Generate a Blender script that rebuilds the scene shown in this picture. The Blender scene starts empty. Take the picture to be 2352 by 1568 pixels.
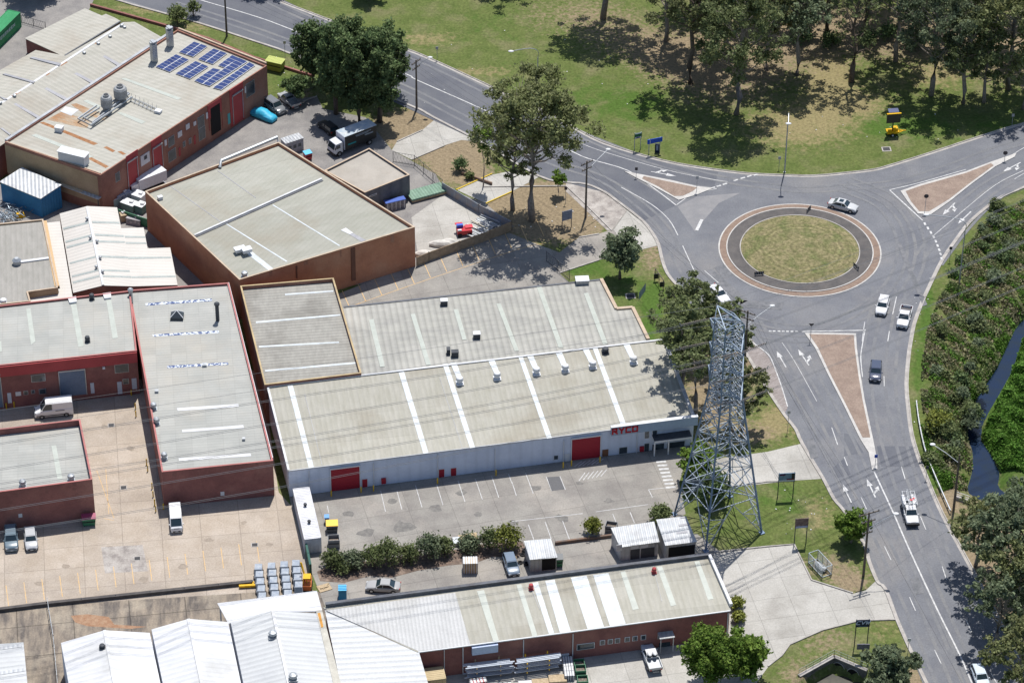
import bpy, math, random
import numpy as np
from mathutils import Vector, Matrix, Quaternion
SC = bpy.context.scene
COL = SC.collection
# ---------------- camera ----------------
PW, PH = 2352.0, 1568.0
FPX, PITCH, ROLL, CAMZ, CAMY = 7500.0, math.radians(36.5), math.radians(0.5), 290.0, -392.0
_F = Vector((0, math.cos(PITCH), -math.sin(PITCH)))
_R0 = Vector((1, 0, 0)); _U0 = Vector((0, math.sin(PITCH), math.cos(PITCH)))
_R = _R0*math.cos(ROLL) + _U0*math.sin(ROLL)
_U = -_R0*math.sin(ROLL) + _U0*math.cos(ROLL)
CAM = Vector((0, CAMY, CAMZ))
cam = bpy.data.cameras.new("Camera"); camo = bpy.data.objects.new("Camera", cam); COL.objects.link(camo)
cam.sensor_width = 36.0; cam.lens = 36.0*FPX/PW; cam.clip_start = 1.0; cam.clip_end = 5000.0
M = Matrix((( _R.x, _U.x, -_F.x, CAM.x), (_R.y, _U.y, -_F.y, CAM.y), (_R.z, _U.z, -_F.z, CAM.z), (0, 0, 0, 1)))
camo.matrix_world = M
SC.camera = camo
# ---------------- light ----------------
SUN_EL, SUN_AZ = math.radians(67.5), math.radians(11)
w = bpy.data.worlds.new("World"); SC.world = w; w.use_nodes = True
nt = w.node_tree; bg = nt.nodes["Background"]
sky = nt.nodes.new("ShaderNodeTexSky"); sky.sky_type = 'NISHITA'; sky.sun_disc = False
sky.sun_elevation = SUN_EL; sky.sun_rotation = SUN_AZ
nt.links.new(sky.outputs[0], bg.inputs[0]); bg.inputs[1].default_value = 0.105
sl = bpy.data.lights.new("sun", 'SUN'); sl.energy = 4.7; sl.angle = math.radians(0.5); sl.color = (1, 0.965, 0.91)
so = bpy.data.objects.new("sun", sl); COL.objects.link(so)
sd = Vector((math.sin(SUN_AZ)*math.cos(SUN_EL), math.cos(SUN_AZ)*math.cos(SUN_EL), math.sin(SUN_EL)))
so.rotation_euler = (-sd).to_track_quat('-Z', 'Y').to_euler(); so.location = (0, 0, 200)
SC.view_settings.view_transform = 'Standard'; SC.view_settings.look = 'None'
SC.view_settings.exposure = 0.17; SC.view_settings.gamma = 1
SC.cycles.max_bounces = 5; SC.cycles.diffuse_bounces = 2; SC.cycles.glossy_bounces = 2
SC.cycles.transparent_max_bounces = 6; SC.cycles.transmission_bounces = 2

# ---------------- pixel <-> world ----------------
def ray(x, y):
    return (_F*FPX + _R*(x-PW/2) - _U*(y-PH/2)).normalized()
def at(x, y, z=0.0):
    d = ray(x, y); return CAM + d*((z-CAM.z)/d.z)
def px(v):
    r = Vector(v)-CAM; k = FPX/r.dot(_F); return PW/2+r.dot(_R)*k, PH/2-r.dot(_U)*k
def zv(xb, yb, yt):
    """height of the vertical line that stands at ground pixel (xb,yb) and reaches image row yt"""
    g = at(xb, yb); lo, hi = 0.0, 80.0
    for _ in range(30):
        m = (lo+hi)/2
        if px(g+Vector((0, 0, m)))[1] > yt: lo = m
        else: hi = m
    return lo
def t(r, c, *p):
    """tile-of-the-reference coordinates to full-picture coordinates"""
    q = [(588*c + p[i]*0.25, (0, 392.2, 784.5, 1176)[r] + p[i+1]*0.25) for i in range(0, len(p), 2)]
    return q[0] if len(q) == 1 else q
def isect(x, y, p, n):
    d = ray(x, y); k = (Vector(p)-CAM).dot(n)/d.dot(n); return CAM + d*k

# ---------------- materials ----------------
MATS = {}
def _n(nt, ty, **kw):
    n = nt.nodes.new(ty)
    for k, v in kw.items(): setattr(n, k, v)
    return n
def mat(name, c1, c2=None, c3=None, scale=0.6, rough=0.8, metal=0.0, fine=0.12, wave=None, brick=None,
        island=0.0, trans=0.0, emit=None, stretch=None, spec=0.3, contrast=(0.35, 0.65), alpha=None, attr=None):
    """wave=(angle deg, period m, colour darkening, bump); brick=(angle, w, h, mortar, darkening)"""
    if name in MATS: return MATS[name]
    m = bpy.data.materials.new(name); m.use_nodes = True; MATS[name] = m
    nt = m.node_tree; L = nt.links.new; b = nt.nodes["Principled BSDF"]
    b.inputs["Roughness"].default_value = rough; b.inputs["Metallic"].default_value = metal
    b.inputs["Specular IOR Level"].default_value = spec
    geo = _n(nt, "ShaderNodeNewGeometry"); pos = geo.outputs["Position"]
    src = pos
    if stretch:
        mp = _n(nt, "ShaderNodeMapping"); mp.inputs["Rotation"].default_value = (0, 0, math.radians(-stretch[0]))
        mp.inputs["Scale"].default_value = (stretch[1], stretch[2], 1)
        mp.vector_type = 'TEXTURE'; mp.inputs["Scale"].default_value = (1/stretch[1], 1/stretch[2], 1)
        mp.inputs["Rotation"].default_value = (0, 0, math.radians(stretch[0]))
        L(pos, mp.inputs[0]); src = mp.outputs[0]
    def rgb(c): return (c[0], c[1], c[2], 1)
    def mix(a, bb, f, bt='MIX'):
        x = _n(nt, "ShaderNodeMix", data_type='RGBA', blend_type=bt)
        for s, v in ((6, a), (7, bb)):
            if isinstance(v, tuple): x.inputs[s].default_value = rgb(v)
            else: L(v, x.inputs[s])
        if isinstance(f, float): x.inputs[0].default_value = f
        else: L(f, x.inputs[0])
        return x.outputs[2]
    def noise(sc, det=4, s=None, r=0.6):
        n = _n(nt, "ShaderNodeTexNoise"); n.inputs["Scale"].default_value = sc; n.inputs["Detail"].default_value = det
        n.inputs["Roughness"].default_value = r
        L(s or src, n.inputs["Vector"]); return n.outputs[0]
    def ramp(f, a, bb):
        r = _n(nt, "ShaderNodeMapRange"); r.inputs[1].default_value = a; r.inputs[2].default_value = bb
        L(f, r.inputs[0]); return r.outputs[0]
    col = c1
    if c2: col = mix(col, c2, ramp(noise(scale), *contrast))
    if c3: col = mix(col, c3, ramp(noise(scale*0.37, 5, pos), 0.5, 0.72))
    if attr:   # list of (channel, colour, noise scale)
        a = _n(nt, "ShaderNodeAttribute"); a.attribute_name = "patch"
        sp = _n(nt, "ShaderNodeSeparateColor"); L(a.outputs["Color"], sp.inputs[0])
        for ch, cc, ns in attr:
            ad = _n(nt, "ShaderNodeMath", operation='MULTIPLY_ADD'); L(noise(ns, 5, pos, 0.7), ad.inputs[0]); ad.inputs[1].default_value = 1.7
            L(sp.outputs[ch], ad.inputs[2])
            col = mix(col, cc, ramp(ad.outputs[0], 1.15, 1.5))
    if fine:
        f = ramp(noise(4.0 if fine < 0.3 else 2.2, 6, pos, 0.75), 0.3, 0.7)
        g = _n(nt, "ShaderNodeMapRange"); g.inputs[3].default_value = 1-fine; g.inputs[4].default_value = 1+fine; L(f, g.inputs[0])
        col = mix(col, g.outputs[0], 1.0, 'MULTIPLY')
    if island:
        g = _n(nt, "ShaderNodeMapRange"); g.inputs[3].default_value = 1-island; g.inputs[4].default_value = 1+island
        L(geo.outputs["Random Per Island"], g.inputs[0]); col = mix(col, g.outputs[0], 1.0, 'MULTIPLY')
        oi = _n(nt, "ShaderNodeObjectInfo"); g = _n(nt, "ShaderNodeMapRange"); g.inputs[3].default_value = .85; g.inputs[4].default_value = 1.15
        L(oi.outputs["Random"], g.inputs[0]); col = mix(col, g.outputs[0], 1.0, 'MULTIPLY')
    if brick:
        mp = _n(nt, "ShaderNodeMapping", vector_type='TEXTURE'); mp.inputs["Rotation"].default_value = (0, 0, math.radians(brick[0])); L(pos, mp.inputs[0])
        br = _n(nt, "ShaderNodeTexBrick", offset=0.0, squash=1.0); L(mp.outputs[0], br.inputs[0])
        br.inputs["Scale"].default_value = 1; br.inputs["Brick Width"].default_value = brick[1]; br.inputs["Row Height"].default_value = brick[2]
        br.inputs["Mortar Size"].default_value = brick[3]; br.inputs["Color1"].default_value = (1, 1, 1, 1)
        br.inputs["Color2"].default_value = (.9, .9, .9, 1); k = brick[4]; br.inputs["Mortar"].default_value = (k, k, k, 1)
        col = mix(col, br.outputs[0], 1.0, 'MULTIPLY')
    if wave:
        mp = _n(nt, "ShaderNodeMapping", vector_type='TEXTURE'); mp.inputs["Rotation"].default_value = (0, 0, math.radians(wave[0])); L(pos, mp.inputs[0])
        sx = _n(nt, "ShaderNodeSeparateXYZ"); L(mp.outputs[0], sx.inputs[0])
        mu = _n(nt, "ShaderNodeMath", operation='MULTIPLY'); mu.inputs[1].default_value = 2*math.pi/wave[1]; L(sx.outputs[0], mu.inputs[0])
        sn = _n(nt, "ShaderNodeMath", operation='SINE'); L(mu.outputs[0], sn.inputs[0])
        g = _n(nt, "ShaderNodeMapRange"); g.inputs[1].default_value = 0.3; g.inputs[2].default_value = 1; g.inputs[3].default_value = 1; g.inputs[4].default_value = 1-wave[2]
        L(sn.outputs[0], g.inputs[0]); col = mix(col, g.outputs[0], 1.0, 'MULTIPLY')
        bu = _n(nt, "ShaderNodeBump"); bu.inputs["Distance"].default_value = wave[3]; bu.inputs["Strength"].default_value = 1
        L(sn.outputs[0], bu.inputs["Height"]); L(bu.outputs[0], b.inputs["Normal"])
    if isinstance(col, tuple): b.inputs["Base Color"].default_value = rgb(col)
    else: L(col, b.inputs["Base Color"])
    if alpha: b.inputs["Alpha"].default_value = alpha
    if trans:
        out = nt.nodes["Material Output"]; tr = _n(nt, "ShaderNodeBsdfTranslucent"); ms = _n(nt, "ShaderNodeMixShader"); ms.inputs[0].default_value = trans
        if isinstance(col, tuple): tr.inputs[0].default_value = rgb(col)
        else: L(col, tr.inputs[0])
        L(b.outputs[0], ms.inputs[1]); L(tr.outputs[0], ms.inputs[2]); L(ms.outputs[0], out.inputs[0])
    return m
def paint(c, rough=0.35, metal=0.0, fine=0.05, spec=0.5):
    return mat("paint_%d_%d_%d_%d" % (c[0]*999, c[1]*999, c[2]*999, rough*100), tuple(c), rough=rough, metal=metal, fine=fine, spec=spec)

# ---------------- mesh building ----------------
class MB:
    def __init__(s): s.v = []; s.f = []; s.mi = []; s.m = 0
    def add(s, vs, fs):
        o = len(s.v); s.v += [tuple(v) for v in vs]; s.f += [tuple(i+o for i in f) for f in fs]; s.mi += [s.m]*len(fs); return s
    def box(s, c, d, rz=0.0, rot=None):
        x, y, z = d[0]/2, d[1]/2, d[2]/2
        vs = [Vector((sx*x, sy*y, sz*z)) for sz in (-1, 1) for sx, sy in ((-1, -1), (1, -1), (1, 1), (-1, 1))]
        R = rot if rot is not None else Matrix.Rotation(rz, 3, 'Z')
        vs = [R @ v + Vector(c) for v in vs]
        return s.add(vs, [(3, 2, 1, 0), (4, 5, 6, 7), (0, 1, 5, 4), (1, 2, 6, 5), (2, 3, 7, 6), (3, 0, 4, 7)])
    def frustum(s, c, d0, d1, h, off=(0, 0)):
        vs = [(c[0]+sx*d0[0]/2, c[1]+sy*d0[1]/2, c[2]) for sx, sy in ((-1, -1), (1, -1), (1, 1), (-1, 1))]
        vs += [(c[0]+off[0]+sx*d1[0]/2, c[1]+off[1]+sy*d1[1]/2, c[2]+h) for sx, sy in ((-1, -1), (1, -1), (1, 1), (-1, 1))]
        return s.add(vs, [(3, 2, 1, 0), (4, 5, 6, 7), (0, 1, 5, 4), (1, 2, 6, 5), (2, 3, 7, 6), (3, 0, 4, 7)])
    def prism(s, pts, z0, z1):
        n = len(pts); vs = [(p[0], p[1], z0) for p in pts] + [(p[0], p[1], z1) for p in pts]
        return s.add(vs, [tuple(range(n))[::-1], tuple(range(n, 2*n))] + [(i, (i+1) % n, n+(i+1) % n, n+i) for i in range(n)])
    def slab(s, P, th):
        """3-D polygon P given thickness th downward"""
        n = len(P); vs = [Vector(p) for p in P] + [Vector(p)-Vector((0, 0, th)) for p in P]
        return s.add(vs, [tuple(range(n)), tuple(range(n, 2*n))[::-1]] + [(i, n+i, n+(i+1) % n, (i+1) % n) for i in range(n)])
    def bar(s, a, b, w, h=None):
        a, b = Vector(a), Vector(b); h = h or w; d = b-a; L = d.length
        if L < 1e-6: return s
        q = d.to_track_quat('X', 'Z').to_matrix()
        return s.box((a+b)/2, (L, w, h), rot=q)
    def tube(s, P, R, n=6, cap=True):
        P = [Vector(p) for p in P]; R = R if isinstance(R, (list, tuple)) else [R]*len(P)
        vs = []; k = len(P)
        for i, p in enumerate(P):
            d = (P[min(i+1, k-1)]-P[max(i-1, 0)]).normalized(); q = d.to_track_quat('Z', 'Y')
            for j in range(n):
                a = 2*math.pi*j/n; vs.append(p + q @ Vector((math.cos(a)*R[i], math.sin(a)*R[i], 0)))
        fs = [(i*n+j, i*n+(j+1) % n, (i+1)*n+(j+1) % n, (i+1)*n+j) for i in range(k-1) for j in range(n)]
        if cap: fs += [tuple(range(n))[::-1], tuple((k-1)*n+j for j in range(n))]
        return s.add(vs, fs)
    def cyl(s, c, r, h, n=12, r2=None):
        r2 = r if r2 is None else r2; c = Vector(c)
        return s.tube([c, c+Vector((0, 0, h))], [r, r2], n)
    def lathe(s, c, prof, n=12):
        c = Vector(c); vs = []; k = len(prof)
        for r, z in prof:
            for j in range(n):
                a = 2*math.pi*j/n; vs.append(c+Vector((r*math.cos(a), r*math.sin(a), z)))
        fs = [(i*n+j, i*n+(j+1) % n, (i+1)*n+(j+1) % n, (i+1)*n+j) for i in range(k-1) for j in range(n)]
        fs += [tuple(range(n))[::-1], tuple((k-1)*n+j for j in range(n))]
        return s.add(vs, fs)
    def ball(s, c, r, n=10, m=6):
        pr = [(max(math.sin(math.pi*i/m), .02), -math.cos(math.pi*i/m)) for i in range(m+1)]
        r = r if isinstance(r, (tuple, list)) else (r, r, r); o = len(s.v)
        s.lathe((0, 0, 0), pr, n)
        for i in range(o, len(s.v)): v = s.v[i]; s.v[i] = (c[0]+v[0]*r[0], c[1]+v[1]*r[1], c[2]+v[2]*r[2])
        return s
    def build(s, name, m, parent=None, world=True, smooth=False):
        me = bpy.data.meshes.new(name)
        off = Vector((0, 0, 0))
        if parent is not None and world:
            q = parent
            while q is not None: off += q.location; q = q.parent
        me.from_pydata([(v[0]-off.x, v[1]-off.y, v[2]-off.z) for v in s.v], [], s.f)
        ms = m if isinstance(m, (list, tuple)) else [m]
        for x in ms: me.materials.append(x)
        if len(ms) > 1: me.polygons.foreach_set("material_index", s.mi)
        if smooth: me.polygons.foreach_set("use_smooth", [True]*len(me.polygons))
        me.update()
        o = bpy.data.objects.new(name, me); COL.objects.link(o)
        if parent is not None: o.parent = parent
        return o
def tag(o, label, cat, group=None):
    o["label"] = label; o["category"] = cat
    if group: o["group"] = group
    return o
def thing(name, loc, label, cat, group=None, rz=0.0):
    o = bpy.data.objects.new(name, None); COL.objects.link(o); o.location = loc; o.rotation_euler = (0, 0, rz)
    o.empty_display_size = 0.5
    return tag(o, label, cat, group)
def struct(o): o["kind"] = "structure"; return o
def stuff(o, label, cat): o["kind"] = "stuff"; return tag(o, label, cat)
def copy_tree(o, parent=None):
    c = o.copy(); COL.objects.link(c); c.parent = parent
    for ch in list(o.children): copy_tree(ch, c)
    return c
def dup(o, loc, rz, label=None, sc=1.0, group=None):
    c = copy_tree(o); c.location = loc; c.rotation_euler = (0, 0, rz); c.scale = (sc, sc, sc)
    if label: c["label"] = label
    if group: c["group"] = group
    return c
def P2(pts, z=0.0): return [at(x, y, z) for x, y in pts]
def ribbon(mb, P, w, z0, z1, side=0.0):
    """raised band along a world polyline; side shifts it left (+) or right (-)"""
    n = len(P); L = []; Rr = []
    for i in range(n):
        d = (P[min(i+1, n-1)]-P[max(i-1, 0)]); d.z = 0; d.normalize(); nn = Vector((-d.y, d.x, 0))
        L.append(P[i]+nn*(side+w/2)); Rr.append(P[i]+nn*(side-w/2))
    for i in range(n-1):
        a, b, c, d = Rr[i], Rr[i+1], L[i+1], L[i]
        vs = [Vector((q.x, q.y, z)) for z in (z0, z1) for q in (a, b, c, d)]
        mb.add(vs, [(4, 5, 6, 7), (0, 1, 5, 4), (1, 2, 6, 5), (2, 3, 7, 6), (3, 0, 4, 7)])
def smooth_line(P, k=4):
    if len(P) < 3: return P
    out = []
    for i in range(len(P)-1):
        p0, p1, p2, p3 = P[max(i-1, 0)], P[i], P[i+1], P[min(i+2, len(P)-1)]
        for j in range(k):
            u = j/k; out.append(0.5*((2*p1)+(p2-p0)*u+(2*p0-5*p1+4*p2-p3)*u*u+(3*p1-p0-3*p2+p3)*u*u*u))
    return out+[P[-1]]
# ---------------- ground ----------------
GRASS = mat("grass", (0.085, 0.115, 0.032), (0.118, 0.142, 0.046), (0.165, 0.158, 0.08), scale=0.5, rough=0.95, fine=0.42, spec=0.1,
            attr=[("Red", (0.23, 0.195, 0.10), 0.9), ("Green", (0.235, 0.185, 0.12), 1.3), ("Blue", (0.068, 0.118, 0.024), 0.4)])
# soft patches in picture coordinates: x, y, rx, ry, channel (0 dry, 1 leaf litter / bare earth, 2 lush)
PATCH = [(1330, 30, 150, 50, 1, .6), (1420, 90, 150, 60, 1, .55), (1560, 130, 130, 60, 1, .8), (1650, 190, 150, 90, 1, .7), (1780, 130, 130, 90, 1, .6),
         (1900, 60, 260, 60, 1, .9), (2150, 100, 260, 80, 1, .75), (2350, 120, 120, 110, 1, .8), (1900, 170, 70, 60, 0, .9), (2150, 170, 120, 50, 0, .6),
         (1830, 290, 160, 60, 0, .75), (1960, 240, 100, 40, 0, .6), (1330, 210, 220, 60, 2, .3), (1150, 60, 160, 70, 2, .35), (1450, 250, 120, 60, 2, .5), (2050, 290, 120, 40, 2, .7),
         (2300, 300, 160, 50, 2, .5), (980, 90, 90, 20, 0, .6), (1100, 165, 120, 14, 0, .6), (330, 20, 90, 20, 0, .55), (450, 60, 90, 14, 0, .6), (110, 8, 40, 20, 0, .8),
         (960, 290, 60, 40, 1, .9), (900, 300, 80, 50, 1, .8), (1030, 355, 90, 40, 1, .9), (1080, 330, 50, 30, 1, .9), (1240, 500, 120, 70, 1, 1), (1180, 460, 90, 50, 1, .9), (1330, 510, 70, 40, 1, .8),
         (1290, 450, 60, 30, 1, .9), (1060, 400, 70, 30, 1, .9), (1340, 530, 60, 20, 2, .3), (1500, 600, 45, 35, 1, .6), (1520, 650, 40, 40, 0, .4), (1440, 660, 70, 60, 2, .4), (1340, 610, 60, 30, 2, .9), (1470, 800, 60, 80, 2, .5), (1500, 700, 30, 60, 2, .8),
         (1640, 900, 90, 120, 1, .9), (1700, 830, 60, 60, 1, .6), (1780, 970, 60, 50, 0, .8), (1740, 1000, 60, 30, 1, .6), (1790, 1150, 120, 50, 2, .55), (1880, 1180, 60, 60, 0, .5), (1640, 1230, 120, 40, 2, .25),
         (1900, 1300, 80, 40, 1, .6), (1960, 1340, 50, 30, 1, .75), (1900, 1470, 90, 50, 1, .5), (2030, 1440, 60, 50, 0, .4), (1830, 1550, 60, 40, 1, .6), (2100, 1560, 30, 60, 1, .8),
         (2130, 700, 16, 120, 2, .8), (2110, 850, 18, 120, 2, .7), (2200, 700, 60, 160, 1, .35), (2320, 950, 60, 200, 2, 1.2), (2340, 760, 60, 60, 2, 1.0), (2180, 900, 50, 100, 1, .4), (2150, 1080, 30, 60, 2, .8), (2175, 1150, 30, 40, 1, .9),
         (2280, 1300, 90, 220, 1, 1.0), (2340, 1450, 90, 160, 1, .9), (1010, 320, 60, 30, 1, .6), (690, 220, 50, 26, 1, .6), (660, 190, 50, 26, 2, .5), (600, 140, 60, 20, 2, .6), (1010, 1290, 300, 40, 1, 1.2), (1500, 560, 30, 20, 1, .5)]
CREEK = [(2470, 640, .6), (2400, 700, .5), (2347, 757, .5), (2331, 790, .5), (2307, 850, .7), (2276, 900, .85), (2252, 940, .85), (2238, 975, .7), (2238, 1010, .45), (2255, 1045, .9), (2265, 1085, 1.5), (2255, 1125, 1.6), (2300, 1150, 1.5)]
CW = [(at(x, y, -1.8), r) for x, y, r in CREEK]
PIT = [at(*p, -1.4) for p in [(1838, 1602), (1860, 1566), (1918, 1536), (1970, 1556), (2005, 1580), (1990, 1650), (1850, 1665)]]
def axis(a, b, st, ext):
    c = list(np.arange(a, b+1e-6, st)); lo = [a-e for e in ext[::-1]]; hi = [c[-1]+e for e in ext]; return np.array(lo+c+hi)
gx = axis(-110, 110, 1.1, [10, 40, 150, 500, 1800]); gy = axis(-100, 135, 1.1, [10, 40, 150, 500, 1800])
X, Y = np.meshgrid(gx, gy); V = np.stack([X.ravel(), Y.ravel(), np.zeros(X.size)], 1)
def seg_dist(V, A, B):
    a = np.array(A[:2]); b = np.array(B[:2]); d = b-a; u = np.clip(((V[:, :2]-a)@d)/(d@d), 0, 1); return np.linalg.norm(V[:, :2]-a-u[:, None]*d, axis=1), u
dmin = np.full(len(V), 99.)
for (A, ra), (B, rb) in zip(CW[:-1], CW[1:]):
    d, u = seg_dist(V, A, B); dmin = np.minimum(dmin, d-(ra+(rb-ra)*u))
s_ = np.clip((dmin+0.9)/3.9, 0, 1); V[:, 2] = -2.5*(1-s_*s_*(3-2*s_))
dp = np.full(len(V), 99.)
def inside(V, poly):
    ins = np.zeros(len(V), bool)
    for i in range(len(poly)):
        a, b = poly[i], poly[(i+1) % len(poly)]
        c = ((a.y > V[:, 1]) != (b.y > V[:, 1])); xs = (b.x-a.x)*(V[:, 1]-a.y)/((b.y-a.y) or 1e-9)+a.x; ins ^= c & (V[:, 0] < xs)
    return ins
for i in range(len(PIT)):
    d, u = seg_dist(V, PIT[i], PIT[(i+1) % len(PIT)]); dp = np.minimum(dp, d)
dp = np.where(inside(V, PIT), -dp, dp); s2 = np.clip((dp+0.1)/.8, 0, 1); V[:, 2] = np.minimum(V[:, 2], -2.4*(1-s2))
rel = V-np.array(CAM); k = FPX/(rel@np.array(_F)); VX = PW/2+(rel@np.array(_R))*k; VY = PH/2-(rel@np.array(_U))*k
pc = np.zeros((len(V), 4)); pc[:, 3] = 1
for x, y, rx, ry, ch, st in PATCH:
    q = ((VX-x)/rx)**2+((VY-y)/ry)**2; pc[:, ch] += st*np.exp(-q*1.1)
pc = np.clip(pc, 0, 1.5); pk_ = (VY < 340) & (VX > 1250); pc[pk_, 1] *= .72
nx, ny = len(gx), len(gy)
F = [(j*nx+i, j*nx+i+1, (j+1)*nx+i+1, (j+1)*nx+i) for j in range(ny-1) for i in range(nx-1)]
me = bpy.data.meshes.new("ground"); me.from_pydata(V.tolist(), [], F); me.materials.append(GRASS)
at_ = me.color_attributes.new("patch", 'FLOAT_COLOR', 'POINT'); at_.data.foreach_set("color", pc.ravel())
me.polygons.foreach_set("use_smooth", [True]*len(me.polygons))
g = bpy.data.objects.new("ground", me); COL.objects.link(g); struct(g)
# water
WATER = mat("creek_water", (0.01, 0.022, 0.055), (0.014, 0.024, 0.04), scale=.5, rough=0.1, spec=0.5, fine=0)
m = MB(); m.prism([at(x, y, -1.8) for x, y in [(2500, 600), (2330, 700), (2270, 820), (2200, 930), (2180, 1010), (2180, 1180), (2420, 1240), (2500, 900)]], -1.85, -1.8); struct(m.build("creek_water", WATER))

# roads
ASPH = mat("asphalt", (0.135, 0.14, 0.158), (0.172, 0.177, 0.192), (0.205, 0.2, 0.2), scale=0.2, rough=0.9, fine=0.17, spec=0.2)
ASPH2 = mat("asphalt_dark", (0.105, 0.11, 0.13), (0.135, 0.14, 0.155), scale=0.2, rough=0.9, fine=0.1, spec=0.2)
CONC = mat("concrete_light", (0.38, 0.365, 0.335), (0.44, 0.425, 0.395), (0.29, 0.275, 0.25), scale=0.35, rough=0.9, fine=0.18, brick=(12, 5, 4, .05, .7))
CONCY = mat("concrete_yard", (0.29, 0.275, 0.25), (0.22, 0.205, 0.19), (0.35, 0.32, 0.285), scale=0.3, rough=0.9, fine=0.18, brick=(15, 6, 5, .05, .72))
TAN = mat("concrete_tan", (0.37, 0.31, 0.25), (0.44, 0.38, 0.32), (0.31, 0.265, 0.225), scale=0.3, rough=0.9, fine=0.2, brick=(8, 5.4, 4.4, .06, .72))
STAIN = mat("concrete_stained", (0.30, 0.25, 0.195), (0.12, 0.105, 0.095), (0.38, 0.33, 0.26), scale=0.45, stretch=(95, .5, 2), rough=0.92, fine=0.22, brick=(9, 7.5, 6, .07, .5))
YARD = mat("yard_asphalt", (0.2, 0.19, 0.185), (0.27, 0.255, 0.24), (0.15, 0.145, 0.145), scale=0.35, rough=0.92, fine=0.2)
OLDC = mat("concrete_old", (0.38, 0.35, 0.32), (0.24, 0.215, 0.2), (0.46, 0.43, 0.4), scale=0.8, rough=0.95, fine=0.25)
DIRTM = mat("island_earth", (0.22, 0.165, 0.135), (0.28, 0.215, 0.175), scale=0.5, rough=0.95, fine=0.2)
KERB = mat("kerb_concrete", (0.42, 0.395, 0.37), (0.3, 0.28, 0.26), scale=0.8, rough=0.9, fine=0.12)
PAVER = mat("brick_paver", (0.2, 0.14, 0.11), (0.25, 0.185, 0.145), scale=1.5, rough=0.9, fine=0.15)
WHITE = mat("line_white", (0.6, 0.6, 0.59), (0.36, 0.36, 0.37), scale=2.0, rough=0.7, fine=0.15)
YELLOW = mat("line_yellow", (0.62, 0.4, 0.16), (0.5, 0.36, 0.22), scale=2.0, rough=0.7, fine=0.15)
def sheet(name, pts, z, m, k=1):
    P = P2(pts)
    mb = MB(); mb.add([Vector((p.x, p.y, z)) for p in P], [tuple(range(len(P)))]); return struct(mb.build(name, m))
FAR = [(560, -45), (638, 0), (705, 27), (913, 106), (985, 134), (1150, 210), (1198, 233), (1258, 260), (1326, 298), (1385, 328), (1480, 358), (1560, 377), (1651, 391), (1720, 399), (1779, 402), (1869, 404), (1939, 398), (2001, 391), (2039, 382), (2139, 351), (2239, 318), (2321, 292), (2352, 284), (2460, 250)]
EAST = [(2460, 385), (2351, 432), (2304, 452), (2264, 480), (2226, 514), (2201, 547), (2176, 582), (2161, 607), (2144, 642), (2124, 685), (2112, 715), (2101, 747), (2094, 784), (2089, 817), (2084, 884), (2089, 944), (2096, 997), (2111, 1049), (2127, 1089), (2164, 1176), (2225, 1290), (2300, 1430), (2380, 1600)]
WEST = [(2145, 1610), (2126, 1568), (2096, 1506), (2076, 1463), (2056, 1416), (2031, 1351), (2014, 1336), (1994, 1288), (1984, 1251), (1939, 1176), (1914, 1146), (1889, 1099), (1841, 1019), (1826, 986), (1801, 954), (1764, 899), (1735, 850), (1705, 800), (1680, 760), (1650, 728), (1600, 695), (1568, 669), (1543, 644), (1528, 622), (1518, 592), (1511, 562), (1496, 534), (1476, 509), (1443, 482), (1416, 462), (1388, 442), (1346, 424), (1296, 419), (1236, 405), (1103, 327), (998, 272), (963, 252), (933, 240), (678, 129), (588, 97), (450, 52), (385, 34), (265, 0), (150, -45)]
fe, ee, we = (smooth_line(P2(a), 3) for a in (FAR, EAST, WEST))
mb = MB(); RP = fe+ee+we; mb.add([Vector((p.x, p.y, 0.034)) for p in RP], [tuple(range(len(RP)))]); struct(mb.build("road", ASPH))
kb = MB()
for P in (fe, ee, we):
    ribbon(kb, P, 0.16, 0.0, 0.15, side=0.08)
struct(kb.build("kerb", KERB))
gb = MB()
for P in (fe, ee): ribbon(gb, P, 0.42, 0.0, 0.05, side=-0.22)
ribbon(gb, [p for p in we], 0.36, 0.0, 0.05, side=-0.19)
struct(gb.build("gutter", KERB))
# darker resurfaced patches
pb = MB()
for pts in ([(1103, 327), (1198, 233), (1326, 298), (1480, 358), (1560, 377), (1651, 391), (1640, 430), (1440, 400), (1556, 470), (1476, 509), (1388, 442), (1296, 419), (1236, 405)],
            [(150, -45), (560, -45), (705, 27), (1198, 233), (1103, 327), (678, 129), (450, 52)],
            t(2, 3, 700, 1050, 880, 1020, 780, 860, 700, 840) ,
            t(2, 3, 1040, 1145, 1400, 1150, 1350, 960, 1000, 960),
            t(2, 3, 560, 1190, 700, 1070, 760, 1220, 640, 1250)):
    pb.add([Vector((p.x, p.y, 0.042)) for p in P2(pts)], [tuple(range(len(pts)))])
struct(pb.build("road_patch", ASPH2))
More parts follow.
